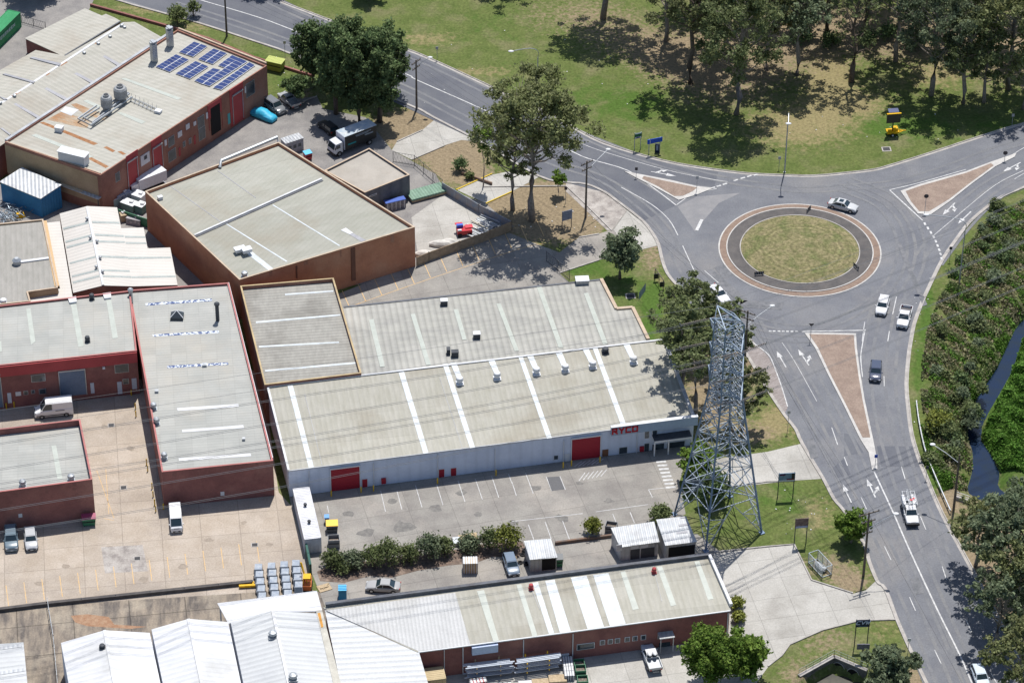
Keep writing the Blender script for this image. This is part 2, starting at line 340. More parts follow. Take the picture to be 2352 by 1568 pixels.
# polished wheel tracks and mended trenches
tk = MB()
TZ = [.0435]
def track(pts, offs):
    TZ[0] += .002
    P = smooth_line(P2(pts), 4)
    for o in offs:
        for s in (-.75, .75): ribbon(tk, P, .5, TZ[0]-.0005, TZ[0], side=o+s)
track([(1760, 735), (1800, 800), (1850, 880), (1900, 970), (1950, 1075), (1990, 1160), (2040, 1270), (2110, 1430), (2180, 1600)], (-1.7, 1.7))
track([(2040, 660), (2035, 720), (2020, 800), (2015, 880), (2025, 960), (2045, 1040), (2075, 1130), (2130, 1260), (2200, 1420), (2280, 1600)], (-1.6, 1.9))
track([(2440, 300), (2300, 340), (2180, 385), (2060, 420), (1950, 430), (1850, 436), (1740, 425), (1650, 410), (1550, 385), (1420, 345), (1280, 285), (1130, 215), (950, 130), (700, 40), (560, -30)], (0,))
track([(400, 10), (600, 75), (900, 190), (1080, 280), (1250, 365), (1380, 410), (1470, 470), (1530, 530), (1560, 600), (1610, 680)], (0,))
track([(2430, 390), (2340, 405), (2260, 450), (2190, 520), (2130, 600)], (-1.4, 1.6))
track([(1610, 680), (1700, 735), (1830, 765), (1950, 740), (2060, 660), (2090, 560), (2040, 470), (1940, 425)], (1.2, -1.6))
TRK = mat("asphalt_polished", (0.125, 0.13, 0.145), (0.165, 0.168, 0.178), (0.185, 0.182, 0.182), scale=0.5, rough=0.7, fine=0.14, spec=.3); struct(tk.build("road_wheel_track", TRK))
pb = MB()
for q in ([(1690, 600), (1715, 622), (1660, 640), (1640, 615)], [(1700, 690), (1800, 695), (1795, 712), (1700, 706)], [(1620, 625), (1635, 618), (1720, 690), (1700, 700)], [(2060, 560), (2068, 556), (2130, 700), (2120, 704)], [(1850, 1010), (1868, 1006), (1880, 1050), (1862, 1054)], [(760, 95), (790, 110), (770, 122), (738, 108)], [(2090, 1330), (2110, 1325), (2122, 1362), (2102, 1366)], [(1930, 600)]*3, [(1120, 270), (1126, 266), (1250, 340), (1244, 344)]):
    pb.add([Vector((p.x, p.y, 0.0595)) for p in P2(q)], [tuple(range(len(q)))])
struct(pb.build("road_repair", mat("asphalt_repair", (.19, .19, .2), (.12, .125, .135), scale=.9, fine=.15, rough=.9)))
# yards and drives
sheet("concrete_yard_left", [(-60, 900), (600, 850), (640, 1130), (668, 1160), (716, 1320), (708, 1352), (108, 1390), (-60, 1408)], .02, TAN)
sheet("concrete_strip_lower", [(-60, 1408), (108, 1390), (708, 1352), (740, 1360), (790, 1640), (-60, 1640)], .016, STAIN)
sheet("car_park", [(640, 1000), (1560, 940), (1590, 1000), (1560, 1110), (1575, 1180), (1495, 1222), (1395, 1240), (900, 1275), (745, 1300), (718, 1320), (668, 1160)], .024, CONCY)
sheet("rear_yard", [(718, 1320), (745, 1300), (900, 1275), (1395, 1240), (1600, 1225), (1660, 1270), (1640, 1300), (750, 1400)], .020, CONCY)
sheet("concrete_drive_lower", [(1640, 1270), (1764, 1256), (1824, 1251), (1864, 1333), (1959, 1363), (1989, 1355), (2011, 1334), (2034, 1352), (2060, 1423), (2014, 1422), (1976, 1426), (1889, 1448), (1814, 1481), (1796, 1506), (1764, 1531), (1700, 1620), (900, 1640), (880, 1480), (1600, 1400)], .026, CONC)
sheet("concrete_drive_middle", [(1585, 1062), (1764, 1037), (1843, 1018), (1893, 1099), (1826, 1103), (1590, 1128)], .028, CONC)
sheet("factory_yard", [(-60, 420), (250, 440), (610, 225), (650, 230), (728, 222), (742, 250), (840, 270), (900, 345), (1000, 400), (1018, 430), (1115, 468), (1180, 520), (1140, 545), (960, 640), (560, 680), (-60, 640)], .020, YARD)
sheet("factory_yard_top", [(-60, -50), (240, -50), (205, 22), (90, 150), (-60, 260)], .020, YARD)
sheet("concrete_drive_upper", [(1000, 274), (1104, 327), (1060, 322), (1022, 334), (945, 367), (900, 345), (912, 325), (970, 299)], .028, CONC)
sheet("concrete_yard_fenced", [(945, 500), (1020, 446), (1175, 520), (1140, 545), (965, 610)], .028, CONC)
sheet("concrete_drive_yellow", [(1048, 436), (1130, 402), (1190, 390), (1238, 407), (1176, 440), (1116, 468)], .028, CONC)
sheet("concrete_drive_roundabout", [(1284, 627), (1376, 597), (1459, 577), (1513, 564), (1441, 482), (1405, 528), (1376, 537), (1330, 545), (1285, 580), (1230, 560), (1170, 535), (955, 604), (740, 690), (780, 720), (1320, 660)], .030, CONCY)
sheet("footpath_corner", [(1300, 421), (1346, 426), (1388, 444), (1416, 464), (1441, 484), (1410, 528), (1395, 530), (1300, 440)], .026, OLDC)
sheet("footpath_apron", [(1441, 484), (1410, 528), (1440, 574), (1459, 577), (1511, 564), (1496, 536), (1476, 511)], .034, CONC)
sheet("painted_shoulder", [(1716, 765), (1735, 790), (1764, 817), (1779, 846), (1796, 892), (1809, 936), (1801, 952), (1764, 899), (1735, 850), (1705, 800), (1690, 775)], .048, mat("worn_chevron_paving", (.2, .17, .16), (.3, .27, .26), scale=1.5, stretch=(35, .5, 3), fine=.2))
# roundabout
C0 = at(1837, 574); RR = (at(2024, 575)-at(1650, 575)).length/2
def ring(r0, r1, z0, z1, n=72, cx=C0):
    mb = MB(); a = [2*math.pi*i/n for i in range(n)]
    O = [(cx.x+r1*math.cos(q), cx.y+r1*math.sin(q)) for q in a]; I = [(cx.x+r0*math.cos(q), cx.y+r0*math.sin(q)) for q in a]
    vs = [(x, y, z0) for x, y in O]+[(x, y, z1) for x, y in O]+[(x, y, z1) for x, y in I]+[(x, y, z0) for x, y in I]
    fs = []
    for i in range(n):
        j = (i+1) % n; fs += [(i, j, n+j, n+i), (n+i, n+j, 2*n+j, 2*n+i), (2*n+i, 2*n+j, 3*n+j, 3*n+i)]
    mb.add(vs, fs); return mb
ISL = thing("roundabout_island", C0, "round traffic island with mown grass centre, dark apron and brick paver rim", "roundabout")
ring(RR*.982, RR, 0, .10).build("outer_kerb", mat("kerb_white", (.5, .485, .46), (.4, .385, .37), rough=.8, fine=.15), ISL)
ring(RR*.903, RR*.982, 0, .12).build("paver_ring", PAVER, ISL)
ring(RR*.889, RR*.903, 0, .22).build("inner_kerb", MATS["kerb_white"], ISL)
ring(RR*.735, RR*.889, 0, .20).build("dark_apron", mat("apron_dark", (.085, .08, .08), (.12, .11, .105), scale=.6, rough=.95, fine=.15), ISL)
DRY = mat("dry_grass", (.145, .14, .06), (.205, .175, .095), (.09, .115, .035), scale=1.1, rough=.95, fine=.5)
mb = MB(); n = 72; prof = [(1, .2), (.97, .26), (.7, .5), (.35, .66), (.02, .7)]
mb.lathe(C0, [(RR*.735*a, z) for a, z in prof], n); mb.build("grass_mound", DRY, ISL, smooth=True)
nt = DRY.node_tree; L = nt.links.new; bs = nt.nodes["Principled BSDF"]; cin = bs.inputs["Base Color"].links[0].from_socket
gp = nt.nodes.new("ShaderNodeNewGeometry"); vd = nt.nodes.new("ShaderNodeVectorMath"); vd.operation = 'DISTANCE'; L(gp.outputs["Position"], vd.inputs[0]); vd.inputs[1].default_value = (C0.x+.4, C0.y-.3, .4)
nz = nt.nodes.new("ShaderNodeTexNoise"); nz.inputs["Scale"].default_value = .35; L(gp.outputs["Position"], nz.inputs["Vector"])
ma = nt.nodes.new("ShaderNodeMath"); ma.operation = 'MULTIPLY_ADD'; L(nz.outputs[0], ma.inputs[0]); ma.inputs[1].default_value = 1.5; L(vd.outputs["Value"], ma.inputs[2])
n2 = nt.nodes.new("ShaderNodeTexNoise"); n2.noise_dimensions = '1D'; n2.inputs["Scale"].default_value = 2.1; n2.inputs["Detail"].default_value = 5; L(ma.outputs[0], n2.inputs["W"])
mr_ = nt.nodes.new("ShaderNodeMapRange"); mr_.inputs[1].default_value = .3; mr_.inputs[2].default_value = .7; mr_.inputs[3].default_value = .82; mr_.inputs[4].default_value = 1.18; L(n2.outputs[0], mr_.inputs[0])
mx = nt.nodes.new("ShaderNodeMix"); mx.data_type = 'RGBA'; mx.blend_type = 'MULTIPLY'; mx.inputs[0].default_value = 1; L(cin, mx.inputs[6]); L(mr_.outputs[0], mx.inputs[7]); L(mx.outputs[2], bs.inputs["Base Color"])
ring(RR*.725, RR*.738, 0, .27).build("grass_edge_kerb", KERB, ISL)
# splitter islands
def island(name, outer, inner, label):
    Po = P2(outer); Pi = P2(inner)
    c = sum(Po, Vector())/len(Po); r = thing(name, (c.x, c.y, 0), label, "traffic island")
    mb = MB(); mb.prism(Po, 0, .15); mb.build("kerb_slab", MATS["kerb_white"], r)
    mb = MB(); mb.prism(Pi, .1, .175); mb.build("bare_earth_fill", DIRTM, r); return r
island("splitter_island", t(1, 2, 1030, 10, 1230, 48, 1450, 90, 1700, 148, 1850, 165, 1700, 225, 1530, 275, 1460, 235, 1300, 150, 1140, 70),
       t(1, 2, 1210, 58, 1450, 110, 1700, 162, 1660, 195, 1570, 238, 1490, 240, 1340, 150, 1195, 80), "small triangular splitter island of bare earth with white kerb on the upper left approach")
island("splitter_island", [(2068, 440), (2114, 424), (2219, 395), (2274, 374), (2335, 353), (2330, 362), (2286, 384), (2230, 425), (2180, 465), (2138, 494), (2108, 492), (2085, 465)],
       [(2080, 441), (2114, 429), (2219, 399), (2276, 377), (2282, 382), (2230, 420), (2180, 459), (2134, 487), (2111, 487), (2092, 464)], "long triangular splitter island of bare earth on the upper right approach")
island("splitter_island", [(1848, 766), (1905, 766), (1966, 767), (1968, 800), (1976, 860), (1986, 920), (2005, 1008), (2014, 1055), (2015, 1078), (2003, 1080), (1995, 1040), (1975, 1008), (1937, 930), (1902, 862), (1872, 800)],
       [(1858, 769), (1905, 770), (1961, 771), (1963, 800), (1971, 860), (1981, 920), (1999, 1006), (1981, 1006), (1943, 930), (1908, 862), (1879, 800)], "largest splitter island, long tapering strip of bare earth on the lower approach")
# painted markings
wm = MB()
def line(pts, w=0.14, tile=None, z=.066, mb=None, sm=True):
    P = P2(t(*tile, *pts) if tile else pts); P = smooth_line(P, 4) if sm else P
    ribbon(wm if mb is None else mb, P, w, z-.004, z)
def dash(a, b, n, w=.3, frac=.55):
    A, B = at(*a), at(*b)
    for i in range(n):
        p = A+(B-A)*(i/n); q = A+(B-A)*((i+frac)/n); ribbon(wm, [p, q], w, .062, .066)
line([(440, -6), (457, 0), (588, 39), (670, 69), (923, 167), (958, 185), (1118, 256), (1306, 345), (1351, 365), (1441, 392), (1500, 432), (1553, 472)], .2)
line([(1318, 322), (1376, 346), (1526, 390), (1626, 411), (1671, 418)], .12)
line([(1553, 472), (1590, 448), (1646, 434)], .15); line([(1427, 431), (1496, 470), (1536, 505), (1557, 541)], .16)
line([(1568, 565), (1592, 617), (1603, 635)], .14)
for x, y in t(1, 2, 1845, 160, 1900, 143, 1955, 125, 2055, 90, 2120, 70, 2180, 53, 2240, 40): line([(x-5, y+1.4), (x+5, y-1.6)], .32)
line([(2219, 390), (2114, 420), (2043, 437)], .16); line([(2043, 437), (2119, 507)], .2)
for i in range(9):
    a = t(1, 3, 1440, 490, 1468, 530, 1495, 570, 1520, 608, 1540, 650, 1556, 690, 1572, 730, 1585, 770, 1594, 810)[i]; line([(a[0]-1, a[1]-3), (a[0]+1.5, a[1]+3)], .32)
line([(2144, 542), (2200, 495), (2284, 427), (2351, 392)], .11); line([(2281, 385), (2352, 340), (2400, 320)], .12); line([(2330, 412), (2360, 395), (2400, 380)], .12)
for x in (1769, 1778, 1789, 1799, 1809, 1819, 1830): line([(x-3.2, 762-(1830-x)*.02), (x+3.2, 762-(1830-x)*.02)], .3)
line([(1841, 762), (1985, 759)], .2); line([(1987, 757), (1981, 790), (1977, 821), (1981, 866)], .14)
line([(1986, 740), (1980, 784)], .1)
line([(1716, 763), (1726, 784), (1764, 814), (1779, 844), (1796, 891), (1809, 934)], .16)
line([(2008, 1084), (2051, 1176), (2089, 1263), (2151, 1396), (2204, 1503), (2235, 1575)], .22)
line([(1796, 787), (1826, 832), (1876, 922)], .09)
for tl, q in (((2, 3), (700, 1060, 730, 1140)), ((2, 3), (855, 1430, 905, 1540)), ((3, 3), (1070, 315, 1130, 440)), ((3, 3), (1300, 780, 1355, 905)), ((3, 3), (1530, 1265, 1590, 1390)),
              ((2, 3), (1225, 1150, 1260, 1265)), ((3, 3), (1400, 40, 1450, 160)), ((3, 3), (1600, 500, 1640, 620)), ((3, 3), (1815, 980, 1870, 1100)), ((3, 3), (2050, 1480, 2100, 1568)),
              ((1, 3), (1180, 1160, 1145, 1320)), ((1, 3), (1115, 1475, 1100, 1568)), ((2, 3), (1065, 320, 1068, 410)), ((2, 3), (585, 790, 640, 950)), ((3, 3), (1850, 1330, 1858, 1350))):
    line(q, .13, tl)
def arrow(x, y, x2, y2, side=0, s=1.0):
    p, q = at(x, y), at(x2, y2); d = (q-p).normalized(); n = Vector((-d.y, d.x, 0))
    def L(u, v): w_ = p+d*u*s+n*v*s; return Vector((w_.x, w_.y, .067))
    wm.add([L(-2, -.1), L(.6, -.1), L(.6, .1), L(-2, .1)], [(0, 1, 2, 3)]); wm.add([L(.6, -.42), L(2.2, 0), L(.6, .42)], [(0, 1, 2)])
    if side:
        wm.add([L(-.9, 0), L(-.3, .75*side), L(-.55, .9*side), L(-1.3, .1*side)], [(0, 1, 2, 3)]); wm.add([L(-.75, 1.0*side), L(.35, 1.15*side), L(-.1, .45*side)], [(0, 1, 2)])
arrow(1846, 822, 1826, 792, -1); arrow(1795, 826, 1780, 800, 0); arrow(1946, 1134, 1930, 1100, 0); arrow(2001, 1122, 1985, 1088, -1)
arrow(2180, 480, 2165, 495, 1); arrow(2216, 500, 2200, 515); arrow(1523, 400, 1545, 404, 1); arrow(2325, 384, 2306, 394, 1); arrow(2076, 1405, 2060, 1380, 0, .01)
line([(1600, 530), (1612, 505)], .5); line([(1618, 622), (1650, 650)], .12)
struct(wm.build("road_marking", WHITE))
# light scuffed trail of aggregate on the roundabout approach
sheet("road_scuff", t(1, 2, 1520, 330, 1700, 240, 2100, 205, 1900, 300, 1750, 470, 1680, 560), .040, mat("asphalt_pale", (.24, .235, .24), (.2, .2, .21), scale=.5, fine=.12, rough=.9))
# car park lines
cm = MB()
for q in ((2, 1, 1145, 1370, 1190, 1560), (2, 1, 1295, 1370, 1340, 1540), (2, 1, 1465, 1320, 1525, 1520), (2, 1, 1660, 1310, 1718, 1500), (2, 1, 1855, 1275, 1920, 1470), (2, 1, 2015, 1260, 2080, 1450), (2, 1, 2165, 1235, 2230, 1430), (2, 1, 2320, 1215, 2350, 1300), (2, 1, 655, 1505, 668, 1568),
          (2, 2, 0, 1290, 40, 1415), (2, 2, 125, 1205, 195, 1395), (2, 2, 315, 1240, 365, 1370), (2, 2, 440, 1235, 490, 1360),
          (3, 2, 150, 115, 200, 250), (3, 2, 305, 90, 360, 245), (3, 2, 465, 80, 535, 270), (3, 2, 925, 15, 955, 90), (3, 2, 1085, 0, 1125, 100)):
    r_, c_, *p = q; line(p, .1, (r_, c_+ (0)), z=.036, mb=cm)
line((0, 85, 650, 12), .1, (3, 2), z=.036, mb=cm); line((770, 1562, 1250, 1495), .1, (2, 2), z=.036, mb=cm); line((1255, 1360, 1290, 1430), .1, (2, 2), z=.036, mb=cm); line((1255, 1358, 1480, 1335), .1, (2, 2), z=.036, mb=cm)
for i in range(8):
    yy = 1103+i*33.5; xx = 1370+i*12.5
    line((xx-45, yy+3, xx+45, yy-3), .42, (2, 2), z=.04, mb=cm)
for i in range(6): line((570+i*40, 1150-i*5, 610+i*40+30, 1100-i*5), .12, (2, 2), z=.04, mb=cm)
for i in range(6): line((615+i*40, 1278-i*8, 670+i*40, 1205-i*6), .12, (2, 2), z=.04, mb=cm)
struct(cm.build("parking_line", WHITE))
ym = MB()
for i in range(15):
    x = 55+i*164.5; y = 672-i*29; line((x, y, x+25, y+190), .11, (3, 0), z=.03, mb=ym)
for i in range(15):   # broken yellow bays beside the brick warehouse
    a = (790+i*37.2, 704-i*13.6)
    if i < 13: line([(a[0]-4, a[1]-36), (a[0]+13, a[1]+2)], .12, z=.04, mb=ym)
line([(800, 706), (960, 650), (1190, 573), (1250, 560)], .1, z=.04, mb=ym)
for pq in ([(238, 1190), (262, 1195)], [(222, 1060+20), (262, 1190)], [(243, 1077), (250, 1180)]): line(pq, .08, z=.03, mb=ym)
struct(ym.build("parking_line", YELLOW))
yk = MB()
for pts in ([(1048, 437), (1130, 400)], [(1116, 468), (1178, 440)]): ribbon(yk, P2(pts), .18, 0, .16)
struct(yk.build("kerb", mat("kerb_yellow", (.6, .42, .04), rough=.7)))
# yard kerbs
kb = MB()
for pts in ([(1640, 1268), (1764, 1255), (1824, 1250), (1864, 1332), (1959, 1362)], [(1826, 1104), (1764, 1106), (1560, 1133)], [(970, 300), (912, 326)], [(1022, 335), (945, 368)],
            [(2056, 1423), (1976, 1425), (1889, 1447), (1814, 1480), (1796, 1505), (1764, 1530)], [(1284, 628), (1376, 598)], [(1376, 538), (1330, 546)], [(1110, 430), (1300, 428), (1345, 470), (1405, 530)], [(728, 222), (680, 240)]):
    ribbon(kb, P2(pts), .2, 0, .16)
struct(kb.build("kerb", KERB))
# repaired slabs, drains, stains
pt = MB()
for q in [t(2, 2, 320, 1245, 435, 1238, 485, 1355, 365, 1372)]: pt.add([Vector((p.x, p.y, .04)) for p in P2(q)], [tuple(range(len(q)))])
struct(pt.build("dark_patch", mat("patch_dark", (.12, .12, .125), rough=.9)))
sheet("planting_bed", [(728, 1312), (760, 1296), (820, 1291), (880, 1284), (960, 1272), (1050, 1262), (1100, 1250), (1200, 1243), (1208, 1262), (1190, 1280), (1130, 1278), (1095, 1292), (1030, 1298), (960, 1310), (900, 1326), (850, 1322), (790, 1338), (735, 1334)], .034, mat("leaf_litter", (.19, .135, .105), (.09, .07, .06), (.26, .2, .16), scale=1.6, rough=.95, fine=.35))
sheet("rough_patch", t(3, 0, 930, 320, 1310, 300, 1360, 540, 965, 560), .026, OLDC)
sheet("rust_stain", t(3, 0, 650, 950, 800, 935, 1000, 960, 1050, 1030, 1350, 1050, 1200, 1070, 800, 1045, 690, 1010), .022, mat("rust_ground", (.26, .14, .08), (.34, .22, .14), scale=1.2, fine=.2))
for i, q in enumerate([t(3, 0, 1262, 425), t(3, 0, 2340, 300), t(2, 0, 1022, 768), t(2, 0, 1135, 1340), (2036, 343), (1448, 680)]):
    c = at(*q); dr = thing("drain_grate", c, ["square dark drain grate in the rough patch of the tan yard", "dark drain grate at the right side of the tan yard", "drain grate with oil stain beside the white van", "small drain grate between the two red brick buildings", "concrete stormwater pit lid in the grass by the yellow trailer", "pit lid in grass beside the leaning realty board"][i], "drain")
    m1 = MB(); s = 1.0 if i < 4 else 1.5; m1.box(c+Vector((0, 0, .03)), (s, s*.9, .04), .1); m1.build("pit_frame", KERB, dr)
    m1 = MB(); m1.box(c+Vector((0, 0, .05)), (s*.75, s*.65, .04), .1)
    for k in range(4): m1.box(c+Vector((0, -.22+.15*k, .07)), (s*.7, .04, .03), .1)
    m1.build("grate", mat("iron_dark", (.05, .05, .055), rough=.6), dr)
# ---------------- buildings ----------------
ROOFB = mat("roof_beige", (0.355, 0.342, 0.288), (0.41, 0.395, 0.345), (0.31, 0.285, 0.23), scale=0.3, rough=0.75, fine=0.07, stretch=(-80, 1, 4), wave=(10, .75, .07, .02), brick=(10, 90, 5.3, .07, .86))
ROOFBL = mat("roof_beige_left", (0.355, 0.345, 0.30), (0.41, 0.395, 0.35), (0.33, 0.30, 0.25), scale=0.3, rough=0.75, fine=0.05, stretch=(30, 1, 4), wave=(60, .9, .08, .02))
ROOFG = mat("roof_grey", (0.385, 0.385, 0.36), (0.33, 0.335, 0.315), (0.40, 0.38, 0.335), scale=0.25, rough=0.75, fine=0.05, brick=(7, 2.2, 1.9, .05, .87), wave=(97, .6, .05, .015))
ROOFW = mat("roof_warehouse", (0.315, 0.315, 0.268), (0.36, 0.355, 0.31), (0.30, 0.275, 0.22), scale=0.22, rough=0.8, fine=0.06, stretch=(28, 1, 3), wave=(-30, .8, .05, .015), brick=(28, 90, 6.3, .07, .86))
CORR = mat("roof_corrugated", (0.36, 0.355, 0.32), (0.29, 0.285, 0.265), (0.41, 0.4, 0.365), scale=0.3, rough=0.7, fine=0.06, stretch=(8, 1, 3), wave=(8, .95, .22, .05))
DECK = mat("roof_deck_grey", (0.27, 0.26, 0.235), (0.32, 0.31, 0.28), (0.2, 0.19, 0.17), scale=0.5, rough=0.8, fine=0.08, stretch=(5, 4, 1), wave=(98, .7, .15, .03))
CREAM = mat("roof_cream", (0.52, 0.49, 0.45), (0.56, 0.53, 0.49), scale=0.2, rough=0.6, fine=0.04, wave=(95, .8, .08, .02))
RWHITE = mat("roof_white", (0.54, 0.55, 0.57), (0.61, 0.61, 0.62), (.45, .45, .44), scale=0.4, rough=0.5, fine=0.05, stretch=(8, 1, 4), wave=(98, .9, .08, .02))
RPALE = mat("roof_pale_grey", (0.47, 0.48, 0.49), (0.52, 0.53, 0.53), (0.42, 0.43, 0.44), scale=0.25, rough=0.6, fine=0.05, wave=(98, .9, .12, .03))
RMETAL = mat("roof_galvanised", (0.42, 0.44, 0.46), (0.52, 0.53, 0.54), (0.33, 0.33, 0.34), scale=0.9, rough=0.5, metal=.15, fine=0.08, wave=(8, .6, .14, .03))
SKYL = mat("skylight_white", (0.58, 0.62, 0.65), (0.47, 0.5, 0.51), scale=0.9, rough=0.4, fine=0.05)
SKYG = mat("skylight_green", (0.43, 0.455, 0.41), (0.38, 0.4, 0.36), scale=0.9, rough=0.4, fine=0.05)
SKYD = mat("skylight_grey", (0.27, 0.27, 0.29), (0.34, 0.34, 0.36), scale=0.9, rough=0.5, fine=0.08)
BRICK = mat("brick_orange", (0.45, 0.2, 0.115), (0.36, 0.15, 0.088), (0.46, 0.245, 0.155), scale=0.35, rough=0.9, fine=0.12)
BRICKR = mat("brick_red", (0.27, 0.115, 0.10), (0.2, 0.085, 0.078), (0.33, 0.165, 0.135), scale=0.4, rough=0.9, fine=0.14)
BRICKT = mat("brick_tan", (0.45, 0.33, 0.21), (0.38, 0.27, 0.165), scale=0.4, rough=0.9, fine=0.12)
BRICKB = mat("brick_brown", (0.33, 0.165, 0.12), (0.25, 0.12, 0.09), (0.37, 0.21, 0.16), scale=0.4, rough=0.9, fine=0.14)
WWHITE = mat("wall_white", (0.64, 0.69, 0.80), (0.56, 0.61, 0.72), scale=0.4, rough=0.7, fine=0.05, wave=(8, 1.6, .06, .0))
REDP = mat("paint_red_fascia", (0.42, 0.065, 0.07), (0.36, 0.055, 0.06), scale=0.4, rough=0.6, fine=0.06)
REDC = mat("paint_red_coping", (0.42, 0.15, 0.14), (0.33, 0.12, 0.11), scale=0.6, rough=0.6, fine=0.06)
REDD = mat("roller_door_red", (0.36, 0.02, 0.035), rough=0.5, fine=0.05)
YCOP = mat("coping_yellow", (0.47, 0.36, 0.2), (0.34, 0.26, 0.15), scale=0.8, rough=0.7, fine=0.08)
TCOP = mat("coping_tan", (0.5, 0.40, 0.3), (0.4, 0.31, 0.23), scale=0.8, rough=0.8, fine=0.08)
GCOP = mat("coping_grey", (0.42, 0.43, 0.45), (0.3, 0.31, 0.33), scale=0.7, rough=0.5, fine=0.08)
DGUT = mat("gutter_dark", (0.12, 0.13, 0.15), (0.08, 0.08, 0.09), scale=0.7, rough=0.6)
DARKM = mat("dark_metal", (0.045, 0.05, 0.06), (0.07, 0.075, 0.085), scale=0.8, rough=0.6)
GLASS = mat("window_glass", (0.03, 0.04, 0.05), (0.06, 0.08, 0.1), scale=0.8, rough=0.12, spec=0.7, fine=0)
FRAMEW = mat("frame_white", (0.62, 0.63, 0.65), rough=0.5, fine=0.04)
GALV = mat("galvanised", (0.42, 0.44, 0.46), (0.34, 0.36, 0.38), scale=1.5, rough=0.45, metal=.5, fine=0.06)
BLUEW = mat("wall_blue", (0.03, 0.16, 0.34), (0.04, 0.2, 0.4), scale=0.5, rough=0.6, wave=(60, .5, .1, .02))
TIMB = mat("timber", (0.42, 0.31, 0.19), (0.33, 0.24, 0.15), scale=2, rough=0.85, fine=0.15)
RUST = mat("rust", (0.26, 0.11, 0.045), (0.34, 0.2, 0.11), scale=1.3, rough=0.9, fine=0.25)
BLACK = mat("black_rubber", (0.02, 0.02, 0.022), rough=0.8, fine=0)
def inset(P, d):
    n = len(P); A = sum(P[i].x*P[(i+1) % n].y-P[(i+1) % n].x*P[i].y for i in range(n)); s = 1 if A > 0 else -1; out = []
    for i in range(n):
        a, b, c = P[i-1], P[i], P[(i+1) % n]
        d1 = Vector((b.x-a.x, b.y-a.y)).normalized(); d2 = Vector((c.x-b.x, c.y-b.y)).normalized()
        n1 = Vector((-d1.y, d1.x))*s; n2 = Vector((-d2.y, d2.x))*s; m = (n1+n2); m = m/max(m.length_squared, .2)*2 if m.length > 1e-3 else n1
        q = m*d*.5*2/2 if False else m*d
        out.append(Vector((b.x+q.x, b.y+q.y, b.z)))
    return out
